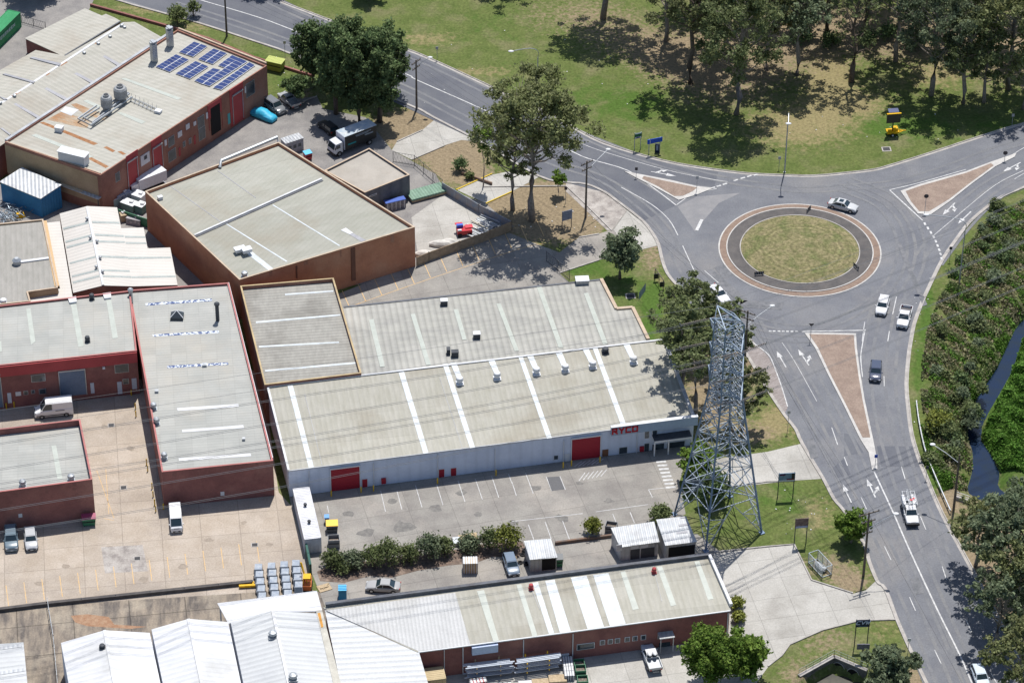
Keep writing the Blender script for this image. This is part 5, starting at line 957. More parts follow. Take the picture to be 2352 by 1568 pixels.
# the park gums
GP = "gum trees in the park"
PARK = [  # x, y, height, radius, label, kwargs
    (1385, 43, 25, 6.5, "lone gum with bare pale trunk crossing the top edge left of the grove", dict(c0=.5, lm=L_GUM)),
    (1586, 192, 23, 6.2, "tall gum with dark trunk at the left side of the grove", dict(c0=.45, lm=L_GUM2)),
    (1691, 262, 25, 6.6, "gum standing nearest the road at the grove's lower edge with the darkest shadow", dict(c0=.3, lm=L_GUM)),
    (1645, 120, 22, 5.6, "gum behind the dark trunked gum in the grove's left half", dict(c0=.35, lm=L_GUM2)),
    (1530, 95, 19, 5.0, "leftmost gum of the grove proper, beside the lone pale trunk", dict(c0=.35, lm=L_GUM)),
    (1760, 160, 21, 5.6, "gum with pale forked upper limbs in the grove middle", dict(c0=.35, lm=L_GUM2)),
    (1830, 172, 20, 5.2, "slim gum just left of the bare limbed gum", dict(c0=.4, lm=L_GUM3)),
    (1955, 188, 22, 3.6, "thin crowned gum with bare upswept limbs in front of the dark gap", dict(c0=.28, lm=L_GUM, sparse=.35)),
    (2058, 140, 21, 5.4, "gum with a smooth pale trunk right of the thin crowned gum", dict(c0=.4, lm=L_GUM3)),
    (2139, 218, 22, 5.8, "grey trunked gum behind the yellow sign trailer", dict(c0=.32, lm=L_GUM3)),
    (2212, 238, 18, 4.6, "thin leaning gum between the grey trunked gum and the right edge", dict(c0=.3, lm=L_GUM)),
    (2316, 205, 25, 6.0, "thick trunked gum nearest the right edge of the park", dict(c0=.35, lm=L_GUM2)),
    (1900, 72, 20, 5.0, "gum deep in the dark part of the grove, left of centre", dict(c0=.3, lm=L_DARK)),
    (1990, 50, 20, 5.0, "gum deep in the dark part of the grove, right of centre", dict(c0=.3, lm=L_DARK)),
    (2120, 60, 22, 5.6, "broad grey leaved gum at the back right of the grove", dict(c0=.3, lm=L_GUM3)),
    (2230, 90, 21, 5.6, "broad gum behind the thick trunked gum", dict(c0=.3, lm=L_GUM3)),
    (2370, 120, 22, 5.5, "gum cut by the right edge at the back of the park", dict(c0=.3, lm=L_GUM)),
    (1790, 40, 20, 5.4, "olive gum at the back of the grove above the forked gum", dict(c0=.3, lm=L_GUM2)),
    (1700, 20, 20, 5.4, "olive gum rising past the top edge over the grove middle", dict(c0=.3, lm=L_GUM2)),
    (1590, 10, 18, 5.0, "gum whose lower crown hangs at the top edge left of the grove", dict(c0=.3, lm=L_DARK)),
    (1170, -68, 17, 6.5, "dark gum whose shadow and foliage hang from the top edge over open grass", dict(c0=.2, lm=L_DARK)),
    (2050, -10, 22, 5.8, "back row gum at the top edge behind the dark gap", dict(c0=.25, lm=L_GUM3)),
    (2200, -20, 22, 6, "back row gum at the top edge towards the right corner", dict(c0=.25, lm=L_GUM3)),
    (2330, 0, 22, 6, "back row gum filling the top right corner", dict(c0=.25, lm=L_GUM)),
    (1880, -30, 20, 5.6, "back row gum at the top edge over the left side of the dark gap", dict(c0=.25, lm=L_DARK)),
    (2260, 235, 14, 3.6, "small gum beside the thick trunked gum near the road", dict(c0=.3, lm=L_GUM)),
    (2350, 250, 12, 3.2, "low gum at the right edge close to the road verge", dict(c0=.25, lm=L_GUM2)),
]
for i, (x, y, h, R, lab, kw) in enumerate(PARK): kw["c0"] = kw["c0"]*1.0; tree(x, y, h, R*1.16, lab, seed=20+i, group=GP, bark=BARKD if i in (1, 7, 12, 13) else BARKP, **kw)
for i, (x, y) in enumerate([(1905, 105), (1990, 98), (2100, 110), (2260, 140), (2200, 150), (2330, 150), (1840, 95), (2040, 85)]):
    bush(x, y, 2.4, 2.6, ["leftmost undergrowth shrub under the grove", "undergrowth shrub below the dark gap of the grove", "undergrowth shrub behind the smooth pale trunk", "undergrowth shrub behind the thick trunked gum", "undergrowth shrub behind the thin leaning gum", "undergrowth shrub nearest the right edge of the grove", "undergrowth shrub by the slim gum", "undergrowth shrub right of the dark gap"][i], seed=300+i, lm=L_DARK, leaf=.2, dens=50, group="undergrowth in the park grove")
# street side trees
tree(1222, 506, 25.5, 8.6, "tall gum with a long bare trunk between the fenced yard and the road", seed=3, lm=L_GUM2, c0=.46, dens=40)
tree(1178, 482, 16, 4.2, "smaller gum standing left of the tall street gum", seed=4, lm=L_GUM2, c0=.42, dens=40)
tree(1110, 428, 12, 2.0, "slender bright leaved sapling in front of the tall gum crown", seed=5, lm=L_BRI, c0=.75, dens=40, nb=6, kind="round", name="sapling", tr=.1)
tree(1282, 448, 4.4, 1.25, "small round topped street tree casting a round shadow on bare earth", seed=6, kind="round", lm=L_BRI, name="street_tree", c0=.42, leaf=.16, dens=60, tr=.09)
for i, (x, y, h, R, lab) in enumerate([(772, 262, 18.5, 3.3, "dark she-oak at the left of the roadside clump behind the delivery truck"), (826, 285, 18, 3.2, "dark she-oak in the middle of the roadside clump"), (872, 280, 18.5, 3.5, "dark she-oak at the right of the roadside clump"),
        (722, 190, 12.5, 3.4, "dark she-oak behind the clump on its left, overhanging the road"), (800, 205, 14.5, 3.6, "tallest dark she-oak at the back of the clump"), (893, 215, 14, 3.6, "dark she-oak behind the clump on its right, overhanging the road")]):
    tree(x, y, h, R, lab, kind="cas", seed=40+i, lm=L_DARK, bark=BARKD, name="she_oak", c0=.2, dens=62, leaf=.22, nb=26, group="she-oak clump by the road")
tree(680, 235, 5.2, 2.2, "small dark tree beside the silver ute at the factory corner", kind="round", seed=50, lm=L_DARK, bark=BARKD, name="small_tree", c0=.25, leaf=.18, dens=70)
bush(408, 55, 2.2, 4.2, "olive shrub on the verge above the long gabled factory", seed=51, leaf=.18, dens=90, lm=L_SHR)
bush(445, 38, 1.6, 3.8, "taller olive shrub right next to the verge shrub", seed=52, leaf=.18, dens=90, lm=L_SHR)
tree(845, -5, 6, 3, "dark tree at the top edge on the park side of the road", kind="round", seed=53, lm=L_DARK, bark=BARKD, name="small_tree", c0=.2)
tree(615, -40, 13, 4.2, "she-oak above the top edge that shades the road", kind="cas", seed=54, lm=L_DARK, bark=BARKD, name="she_oak", c0=.25, dens=60, leaf=.26)
tree(75, -10, 9, 4.4, "dark tree shading the top left yard beside the green container", kind="round", seed=55, lm=L_DARK, bark=BARKD, name="small_tree", c0=.2)
tree(20, -55, 9, 4.0, "dark tree past the top left corner", kind="round", seed=56, lm=L_DARK, bark=BARKD, name="small_tree", c0=.2)
bush(1055, 392, 1.5, 2.8, "dark round shrub beside the low garden wall near the yellow kerbed drive", seed=57, lm=L_DARK, leaf=.16, dens=90)
bush(1078, 410, 1.0, 1.4, "low sprawling shrub right of the dark round shrub", seed=58, lm=L_SHR, leaf=.16)
tree(1424, 640, 8.6, 3.2, "spreading multi stemmed tree at the back corner of the corrugated hall", kind="round", seed=60, lm=L_GUM3, name="verge_tree", c0=.3, leaf=.22, dens=70, bark=BARKD)
tree(1590, 800, 12.5, 4.4, "leftmost tall tree of the row between warehouse and road", seed=61, lm=L_GUM, c0=.25, dens=60, group="trees between the warehouse and the road")
tree(1660, 830, 11, 3.8, "road side tree of the row behind the pylon top", seed=62, lm=L_GUM, c0=.25, dens=60, group="trees between the warehouse and the road")
tree(1566, 905, 16, 4.6, "bare trunked tree of the row shading the warehouse roof corner", seed=63, lm=L_GUM, c0=.45, dens=60, group="trees between the warehouse and the road")
tree(1597, 962, 15, 3.7, "second bare trunked tree right of the roof shading one", seed=64, lm=L_GUM, c0=.5, dens=55, group="trees between the warehouse and the road")
tree(1705, 985, 11.5, 3.4, "tree with brownish crown to the right of the pylon body", seed=65, lm=L_GUM2, c0=.3, dens=70, group="trees between the warehouse and the road")
tree(1675, 880, 11, 3.0, "tree directly behind the pylon body", seed=66, lm=L_GUM, c0=.3, dens=60, group="trees between the warehouse and the road")
tree(1600, 1100, 6.0, 2.9, "bright green round tree behind the pylon legs", kind="round", seed=67, lm=L_BRI, name="round_tree", c0=.2, leaf=.2, dens=80)
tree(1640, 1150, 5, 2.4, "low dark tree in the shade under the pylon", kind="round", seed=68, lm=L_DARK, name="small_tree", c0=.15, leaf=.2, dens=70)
bush(1515, 1195, 1.9, 2.8, "shrub at the end of the car park beside the open carport", seed=69, lm=L_SHR, leaf=.15, dens=110)
bush(1361, 1225, 1.6, 3.2, "trimmed conical shrub in the car park bed beside the red skip", seed=70, lm=L_YEL, leaf=.14, dens=120, n=11)
tree(1955, 1245, 5.6, 2.6, "bright leafy round tree beside the power pole on the verge", kind="round", seed=71, lm=L_BRI, name="round_tree", c0=.15, leaf=.22, dens=90)
tree(1632, 1572, 9.5, 4.0, "lush bright green tree right of the white ute", kind="round", seed=72, lm=L_BRI, name="round_tree", c0=.2, leaf=.18, dens=62, nb=26)
tree(1702, 1560, 7.6, 3.1, "green tree adjoining the lush one on its right by the drive", kind="round", seed=73, lm=L_BRI, name="round_tree", c0=.2, leaf=.22, dens=75, nb=20)
bush(1690, 1395, 1.3, 2.0, "upper yellow green bush at the brick factory's right end", seed=74, lm=L_YEL, leaf=.14, dens=120); bush(1695, 1425, 1.2, 1.8, "lower yellow green bush at the brick factory's right end", seed=75, lm=L_YEL, leaf=.14, dens=120)
tree(2040, 1595, 7.5, 3.5, "round olive tree at the bottom edge beside the culvert", kind="round", seed=76, lm=L_GUM3, name="verge_tree", c0=.15, leaf=.24, dens=80, bark=BARKD)
for i, (x, y, R, h) in enumerate([(765, 1300, 1.8, 2.4), (812, 1300, 1.9, 2.4), (858, 1298, 1.9, 3.0), (893, 1292, 2.2, 3.8), (940, 1285, 1.7, 2.4), (985, 1278, 2.1, 3.6), (1020, 1270, 1.7, 2.6), (1078, 1262, 2.0, 2.2), (1125, 1258, 1.8, 3.2), (1165, 1258, 2.3, 3.8), (790, 1312, 1.4, 1.6)]):
    bush(x, y, R*1.1, h*1.2, ["hedge shrub nearest the white container", "second hedge shrub from the white container", "third hedge shrub, just left of the hedge's first peak", "tall hedge shrub forming the first peak behind the silver sedan", "low hedge shrub between the two peaks", "tall pale hedge shrub forming the second peak", "hedge shrub left of the gap with the pallets", "low hedge shrub in front of the timber stack", "hedge shrub right of the timber stack", "tallest hedge shrub at the right end of the hedge", "lowest hedge shrub in front of the hedge's left end"][i],
         seed=80+i, lm=(L_SHR, L_GUM3, L_SHR, L_YEL, L_SHR, L_GUM3)[i % 6] if i != 3 else L_SHR, leaf=.15, dens=60, group="hedge along the car park", n=11)
for i, (x, y, h, R, lab) in enumerate([(2300, 1370, 15, 5.6, "big gum over the road's right edge, upper one of the roadside group"), (2345, 1440, 15, 5.4, "big gum at the right edge below the upper roadside gum"), (2290, 1480, 12, 4.2, "gum casting long branch shadows across the road"), (2240, 1300, 11.5, 3.8, "gum nearest the road beside the service ute"), (2365, 1300, 14, 5.0, "gum at the right edge above the creek pool"), (2335, 1600, 12, 4.6, "gum in the bottom right corner")]):
    tree(x, y, h, R, lab, seed=100+i, lm=L_GUM2 if i % 2 else L_GUM3, c0=.28, dens=52, group="gums beside the road at the lower right")
bush(2330, 1165, 2.8, 3.2, "shrubs' outermost round bush at the pool's right bank", seed=110, lm=L_GUM3, leaf=.2); bush(2150, 985, 2.6, 3.2, "round yellow green bush behind the guard rail", seed=111, lm=L_YEL, leaf=.18, dens=90); bush(2178, 1000, 2.0, 2.4, "green bush beside the yellow green one above the creek", seed=112, lm=L_SHR, leaf=.18)
for i in range(46):
    rd_ = random.Random(500+i); f = rd_.random(); y_ = 470+f*600; xl = 2120+max(0, (720-y_))*.62; xr = min(2400, 2345-max(0, y_-760)*.42); x_ = rd_.uniform(xl+12, xr-25)
    bush(x_, y_, rd_.uniform(.9, 2.0), rd_.uniform(1.0, 2.4), "%s shrub on the %s stretch of the creek bank, %s" % (("olive", "grey green", "mid green", "dark green", "grey green", "olive", "mid green")[i % 7], ("upper", "middle", "lower")[min(int(f*3), 2)], "close to the road verge" if x_ < (xl+xr)/2 else "close to the water"), seed=500+i, lm=(L_GUM, L_GUM3, L_SHR, L_DARK, L_YEL)[(0, 1, 2, 3, 1, 0, 2)[i % 7]], leaf=.18, dens=70, group="shrubs on the creek bank", n=7)
# creek bank scrub and reeds, uncountable
def scrub(name, label, poly, n, hmax, size, m, seed, patch=.12, cat="ground cover", base=.0, thr=-.2):
    r_ = np.random.default_rng(seed); W_ = P2(poly); xs = [p.x for p in W_]; ys = [p.y for p in W_]
    P = np.stack([r_.uniform(min(xs), max(xs), n*3), r_.uniform(min(ys), max(ys), n*3)], 1); P = P[inside(P, W_)]
    f = np.sin(P[:, 0]*patch*6.3+1.3*np.sin(P[:, 1]*patch*5+seed))*np.cos(P[:, 1]*patch*6.9+1.7*np.sin(P[:, 0]*patch*4))+.5*np.sin(P[:, 0]*1.9+P[:, 1]*1.3+seed)
    P = P[f > thr]; f = f[f > thr]; P = P[:n]; f = f[:n]; N = len(P)
    d = np.full(N, 99.)
    for (A_, ra), (B_, rb) in zip(CW[:-1], CW[1:]):
        dd, u = seg_dist(P, A_, B_); d = np.minimum(d, dd-(ra+(rb-ra)*u))
    s_ = np.clip((d+.9)/3.9, 0, 1); zg = -2.5*(1-s_*s_*(3-2*s_)); k = zg > -1.85+.1; P = P[k]; zg = zg[k]; f = f[k]; N = len(P)
    z = zg+np.clip((f+.6)/1.6, .12, 1)*hmax*r_.random(N)**.6
    c = np.stack([P[:, 0], P[:, 1], z], 1); nn = r_.normal(size=(N, 3))+np.array([0, 0, .6]); nn /= np.linalg.norm(nn, axis=1)[:, None]
    a = np.cross(nn, r_.normal(size=(N, 3))); a /= np.linalg.norm(a, axis=1)[:, None]; b = np.cross(nn, a); s = (size*(.5+r_.random(N)))[:, None]; e = s*(.35+.4*r_.random(N))[:, None]
    return stuff(quadmesh(name, np.stack([c-a*s, c-b*e, c+a*s, c+b*e], 1).reshape(-1, 3), m), label, cat)
BANK = [(2420, 440), (2352, 462), (2300, 490), (2250, 530), (2205, 590), (2180, 650), (2150, 700), (2130, 760), (2118, 830), (2115, 900), (2122, 960), (2135, 1020), (2160, 1090), (2200, 1130), (2245, 1085), (2232, 1000), (2240, 930), (2290, 830), (2330, 760), (2420, 690)]
scrub("bank_scrub", "brown green scrub covering the bank between road and creek", BANK, 36000, 1.1, .17, L_SCR, 5, thr=-.1)
scrub("bank_scrub", "dry brown bracken patches among the bank scrub", BANK, 22000, .8, .2, leafmat("leaf_brown", (.17, .155, .085), (.23, .205, .125), .2), 9, thr=-.1)
scrub("bank_scrub", "fresh green growth at the edges of the bank scrub", BANK, 22000, .9, .19, leafmat("leaf_fresh", (.07, .15, .02), (.11, .2, .035)), 13, thr=.1)
scrub("reed_bed", "bright green reeds covering the far creek bank", [(2440, 760), (2350, 770), (2330, 830), (2285, 930), (2262, 975), (2245, 1020), (2275, 1045), (2300, 1065), (2440, 1120)], 50000, 1.5, .22, leafmat("leaf_reed", (.075, .17, .022), (.12, .22, .04)), 17, thr=-1.2)
scrub("reed_bed", "lush grass tongue on the road side of the creek", [(2350, 740), (2300, 760), (2240, 860), (2215, 930), (2232, 950), (2262, 900), (2300, 820), (2335, 770)], 9000, .9, .2, MATS["leaf_fresh"], 19, thr=-1.2)
scrub("verge_growth", "green weeds behind the guard rail", [(2112, 980), (2130, 1070), (2160, 1130), (2190, 1120), (2160, 1050), (2135, 970)], 7000, .8, .16, MATS["leaf_fresh"], 21, thr=-.6)
# ---------------- transmission tower ----------------
PYL = mat("pylon_steel", (.27, .33, .41), (.2, .26, .34), scale=1.2, rough=.5, metal=.15, fine=.08)
PYB = mat("pylon_brace_sunlit", (.34, .385, .44), (.24, .28, .34), scale=1.2, rough=.5, metal=.1, fine=.08); PYL2 = mat("pylon_leg_shaded", (.18, .25, .36), (.13, .19, .29), scale=1.2, rough=.5, metal=.1, fine=.08)  # braces paler for sun, legs bluer for sky shade: light put into colour
g0 = at(1649, 1202)
def axz(y):
    lo, hi = 0, 60
    for _ in range(30):
        m_ = (lo+hi)/2
        if px(g0+Vector((0, 0, m_)))[1] > y: lo = m_
        else: hi = m_
    return lo
TW = thing("transmission_tower", g0, "tall blue grey steel lattice pylon standing on the grass beside the road", "pylon")
TA = math.radians(27); du, dn = Vector((math.cos(TA), math.sin(TA), 0)), Vector((-math.sin(TA), math.cos(TA), 0))
ZT_ = axz(722); ZL_ = [axz(770), axz(825), axz(879)]; ZWa = axz(905)
def hw(z):
    if z < ZWa: return 4.45+(1.65-4.45)*(z/ZWa)
    return 1.65-.25*(z-ZWa)/(ZT_-ZWa)
SG = [(1, 1), (-1, 1), (-1, -1), (1, -1)]
def cor(k, z): s = SG[k % 4]; return g0+du*(s[0]*hw(z))+dn*(s[1]*hw(z))+Vector((0, 0, z))
for k in range(4):
    mb = MB(); mb.bar(cor(k, -.2), cor(k, ZWa), .23); mb.bar(cor(k, ZWa), cor(k, ZT_-1.2), .19); mb.box(cor(k, .05), (.7, .7, .2), TA); mb.build("leg", PYL2, TW)
ZS = [0, ZWa*.27, ZWa*.50, ZWa*.68, ZWa*.83, ZWa*.93, ZWa]
UP = [ZWa+(ZT_-1.2-ZWa)*i/9 for i in range(10)]
for k in range(4):
    mb = MB(); lv = ZS+UP[1:]
    for i in range(len(lv)-1):
        z0, z1 = lv[i], lv[i+1]; w_ = .105 if z1 <= ZWa else .09; a, b, c, d = cor(k, z0), cor(k+1, z0), cor(k+1, z1), cor(k, z1)
        mb.bar(d, c, w_)
        if i == 0:
            m_ = (c+d)/2; mb.bar(a, m_, w_); mb.bar(b, m_, w_)
            for f in (.35, .68): p = a.lerp(m_, f); q = b.lerp(m_, f); mb.bar(p, a.lerp(d, f+.12), .08); mb.bar(q, b.lerp(c, f+.12), .08); mb.bar(p, a.lerp(d, f-.15), .08); mb.bar(q, b.lerp(c, f-.15), .08)
        else:
            mb.bar(a, c, w_); mb.bar(b, d, w_)
            if z1 <= ZWa+.01:
                x_ = (a+b+c+d)/4; mb.bar(x_, a.lerp(d, .5), .08); mb.bar(x_, b.lerp(c, .5), .08); mb.bar(x_, (a+b)/2, .07)
    mb.build("bracing", PYB, TW)
for z in (ZS[1], ZS[3], ZWa, UP[3], UP[6]):
    mb = MB(); mb.bar(cor(0, z), cor(2, z), .1); mb.bar(cor(1, z), cor(3, z), .1); mb.build("diaphragm", PYL, TW)
TIPL = [at(1631, 731, ZL_[0]), at(1630, 785, ZL_[1]), at(1627, 838, ZL_[2])]; TIPR = [at(1703, 809, ZL_[0]), at(1706, 865, ZL_[1]), at(1702, 919, ZL_[2])]
for tips, ks in ((TIPL, (0, 1)), (TIPR, (2, 3))):
    for i, p in enumerate(tips):
        z = ZL_[i]; mb = MB(); a, b = cor(ks[0], z), cor(ks[1], z); c, d = cor(ks[0], z+1.3), cor(ks[1], z+1.3)
        for q in (a, b, c, d): mb.bar(q, p, .13)
        for f in (.35, .68): mb.bar(a.lerp(p, f), b.lerp(p, f), .08); mb.bar(a.lerp(p, f), c.lerp(p, f), .08); mb.bar(b.lerp(p, f), d.lerp(p, f), .08); mb.bar(a.lerp(p, f), b.lerp(p, f-.3), .08)
        mb.build("crossarm", PYL, TW)
E1, E2 = at(1647, 702, ZT_), at(1701, 737, ZT_); mb = MB(); tp_ = [cor(k, ZT_-1.2) for k in range(4)]
for q in tp_: mb.bar(q, E1, .11); mb.bar(q, E2, .11)
mb.bar(E1, E2, .11)
for k in range(4): mb.bar(tp_[k], tp_[(k+1) % 4], .1)
mb.build("earth_wire_peak", PYL, TW)
WIRE = mat("wire_aluminium", (.22, .22, .23), rough=.5, metal=.3, fine=0); DW = mat("wire_dark", (.06, .06, .065), rough=.6, fine=0); INS = mat("insulator_brown", (.2, .17, .16), rough=.4, fine=0)
mids = [[832, 923, 1017], [878, 978, 1076], [932, 1032, 1121]]; midr = [[917, 1018, 1109], [972, 1072, 1169], [1015, 1127, 1220]]
endl = [459, 507, 556]; endr = [552, 612, 655]
nmw = ["top", "middle", "bottom"]
def wirething(P, r, label, grp, m=WIRE, pair=0.0, name="overhead_wire"):
    o = thing(name, P[0], label, "power line", grp)
    off = Vector((0, 0, 0)) if not pair else Vector((0, 0, pair))
    for k in ((0,) if not pair else (0, 1)):
        mb = MB(); mb.tube([p-off*k+Vector((0, .15*k, 0)) for p in P], r, 4, False); mb.build("conductor", m, o)
    return o
def para(P, n=12):
    out = []
    for i in range(len(P)-1):
        for j in range(n if len(P) == 2 else 3): out.append(P[i].lerp(P[i+1], j/(n if len(P) == 2 else 3)))
    return out+[P[-1]]
for side, tips, md, en, sn in (("upper left", TIPL, mids, endl, "far"), ("near", TIPR, midr, endr, "near")):
    for i, p in enumerate(tips):
        L = [p]+[at(x, y, ZL_[i]-s) for x, y, s in ((1176, md[i][0], 1.2), (588, md[i][1], 2.0), (0, md[i][2], 2.0), (-500, md[i][2]+(md[i][2]-md[i][1])*.8, 1.5))]
        wirething(smooth_line(L, 4), .028, "twin %s wires running left from the pylon's %s side arms" % (nmw[i], sn), "high voltage wires", pair=.35)
        Rr = [p, p.lerp(at(2351, en[i], ZL_[i]-1.5), .5)-Vector((0, 0, .4)), at(2351, en[i], ZL_[i]-1.5), at(2700, en[i]-137, ZL_[i]-1.5)]
        wirething(smooth_line(Rr, 4), .028, "twin %s wires running right from the pylon's %s side arms" % (nmw[i], sn), "high voltage wires", pair=.35)
        for q, w_ in ((L[1], "left"), (Rr[1], "right")):
            d = (q-p).normalized(); mb = MB(); mb.tube([p, p+d*4.2], .045, 5)
            for j in range(12): mb.tube([p+d*(.6+j*.28), p+d*(.72+j*.28)], [.12, .08], 7)
            mb.build("insulator_string", INS, TW)
            mb = MB(); mb.bar(p+d*4.1-Vector((0, 0, .25)), p+d*4.3+Vector((0, 0, .25)), .08); mb.build("spacer_plate", GALV, TW)
for p, y0, y1, nm in ((E1, 942, 436, "far"), (E2, 985, 474, "near")):
    wirething(smooth_line([p, at(900, p and (px(p)[1]+(y0-px(p)[1])*.46), ZT_-2), at(0, y0, ZT_-2), at(-500, y0+75, ZT_-2)], 4), .022, "single earth wire running left from the pylon's %s peak" % nm, "high voltage wires")
    wirething(smooth_line([p, at(2000, px(p)[1]+(y1-px(p)[1])*.5, ZT_-1.5), at(2351, y1, ZT_-1.5), at(2700, y1-130, ZT_-1.5)], 4), .022, "single earth wire running right from the pylon's %s peak" % nm, "high voltage wires")
# ---------------- timber poles and lamps ----------------
POLE = mat("pole_timber", (.11, .09, .075), (.15, .125, .105), scale=2, rough=.9, fine=.15); LAMP = mat("lamp_head", (.6, .61, .62), rough=.4, fine=0)
def wpole(x, y, ytop, label, ang, arms=((.4, 2.4), (1.5, 2.0)), lamp=None, top=None):
    h = zv(x, y, ytop); g = at(x, y); r = thing("power_pole", g, label, "power pole", "timber power poles"); mb = MB(); mb.tube([g-Vector((0, 0, .2)), g+Vector((0, 0, h))], [.19, .12], 10); mb.build("pole", POLE, r)
    a = math.radians(ang); d = Vector((math.cos(a), math.sin(a), 0)); tips = []
    for dz, L in arms:
        c = g+Vector((0, 0, h-dz)); mb = MB(); mb.bar(c-d*L/2, c+d*L/2, .12, .14); o = mb.build("crossarm", POLE, r); mb = MB()
        for s in (-.46, -.2, .2, .46): mb.lathe(c+d*L*s+Vector((0, 0, .07)), [(.03, 0), (.07, .1), (.08, .18), (.03, .26)], 7); tips.append(c+d*L*s+Vector((0, 0, .3)))
        mb.build("insulator", mat("insulator_grey", (.3, .3, .31), rough=.3), o)
    if lamp:
        lx, ly, z0, z1 = lamp; p = at(lx, ly, z1); q = g+Vector((0, 0, z0)); mb = MB(); mb.tube([q, q.lerp(p, .5)+Vector((0, 0, .15)), p], .05, 6); o = mb.build("lamp_arm", GALV, r)
        dd = (p-q).normalized(); mb = MB(); mb.ball(p, (.42, .3, .14), 10, 5); mb.build("lamp_head", LAMP, o)
    return tips, h, g
T0 = wpole(521, 84, -40, "timber power pole on the verge above the solar panelled factory", 60)
T1 = wpole(957, 251, 138, "timber power pole by the road right of the she-oaks", 55, lamp=(988, 132, 8.2, 9.6))
T2 = wpole(1345, 499, 370, "timber power pole on the bare earth corner by the roundabout approach", 40, lamp=(1397, 343, 8.6, 10))
T3 = wpole(1706, 905, 713, "timber power pole immediately right of the pylon", 150, lamp=(1774, 702, 12.5, 13.5))
T4 = wpole(1983, 1322, 1176, "timber power pole next to the bright round tree on the lower verge", 25, arms=((.2, 3.2), (1.6, 2.2), (3.6, 1.6)), lamp=(2058, 1179, 8.3, 10.2))
T5 = wpole(2190, 1172, 1044, "timber power pole beyond the guard rail at the creek pool", 80, arms=(), lamp=(2142, 1020, 8.5, 9.5))
def span(A_, B_, n, nm, sag=.9):
    for k in range(n):
        a, b = A_[0][k*2 % len(A_[0])] if A_[0] else A_[2]+Vector((0, 0, A_[1]-.3)), B_[0][k*2 % len(B_[0])] if B_[0] else B_[2]+Vector((0, 0, B_[1]-.3))
        P = [a.lerp(b, f/10)-Vector((0, 0, 4*sag*(f/10)*(1-f/10))) for f in range(11)]
        wirething(P, .016, nm+(", %s one" % ["first", "second", "third", "fourth"][k] if n > 1 else ""), "street wires", DW)
span(T0, T1, 3, "thin street wire between the verge pole and the she-oak pole"); span(T1, T2, 4, "thin street wire between the she-oak pole and the corner pole"); span(T2, T3, 3, "thin street wire between the corner pole and the pole by the pylon"); span(T3, T4, 4, "thin street wire between the pole by the pylon and the lower verge pole")
span(T4, T5, 1, "thin street wire crossing the road to the pole by the creek pool")
wirething([T4[2]+Vector((0, 0, T4[1]-.3)), at(2250, 1640, 9)], .016, "thin street wire leaving the lower verge pole downwards", "street wires", DW)
def slamp(x, y, h, tip, label, zt=None):
    g = at(x, y); r = thing("street_lamp", g, label, "street lamp", "steel street lamps"); p = at(tip[0], tip[1], zt or h+.3); mb = MB()
    top = g+Vector((0, 0, h)); m_ = top.lerp(p, .3)+Vector((0, 0, .55)); P = smooth_line([g+Vector((0, 0, h-1.2)), top, m_, p], 3)
    mb.tube([g, g+Vector((0, 0, h-1.2))], [.12, .085], 8); mb.cyl(g, .22, .1, 8); mb.build("pole", GALV, r); mb = MB(); mb.tube(P, .06, 6); o = mb.build("arm", GALV, r)
    mb = MB(); mb.ball(p, (.5, .3, .15), 10, 5); mb.build("lamp_head", LAMP, o)
slamp(1234, 240, zv(1234, 240, 118), (1174, 118), "curved arm steel street lamp on the park side of the road")
slamp(1802, 396, zv(1802, 396, 262), (1811, 284), "steel street lamp at the top kerb above the round island", zt=zv(1802, 396, 262)-.1)
slamp(2203, 655, zv(2203, 655, 514), (2128, 493), "curved arm steel street lamp on the creek side verge")
# ---------------- vehicles ----------------
TYRE = mat("tyre", (.018, .018, .02), rough=.85, fine=0); RIM = mat("rim", (.4, .41, .42), rough=.3, metal=.6, fine=0); CGL = mat("car_glass", (.02, .035, .045), rough=.05, spec=.8, fine=0)
HL = mat("headlight_glass", (.6, .62, .65), rough=.1, fine=0); TLm = mat("taillight_red", (.4, .01, .01), rough=.2, fine=0); TRIM = mat("trim_black", (.025, .025, .028), rough=.5, fine=0)
def loft(mb, secs):
    """secs: list of rings of 3-D points, joined and capped"""
    n = len(secs[0]); vs = [p for s in secs for p in s]; fs = [(i*n+j, (i+1)*n+j, (i+1)*n+(j+1) % n, i*n+(j+1) % n) for i in range(len(secs)-1) for j in range(n)]
    fs += [tuple(range(n)), tuple((len(secs)-1)*n+j for j in range(n))[::-1]]; mb.add(vs, fs)
def ringb(x, w, z0, z1, tw=.86): h = w/2; return [(x, -h*.94, z0), (x, -h, z0+(z1-z0)*.35), (x, -h*.985, z1-.12), (x, -h*tw, z1), (x, h*tw, z1), (x, h*.985, z1-.12), (x, h, z0+(z1-z0)*.35), (x, h*.94, z0)]
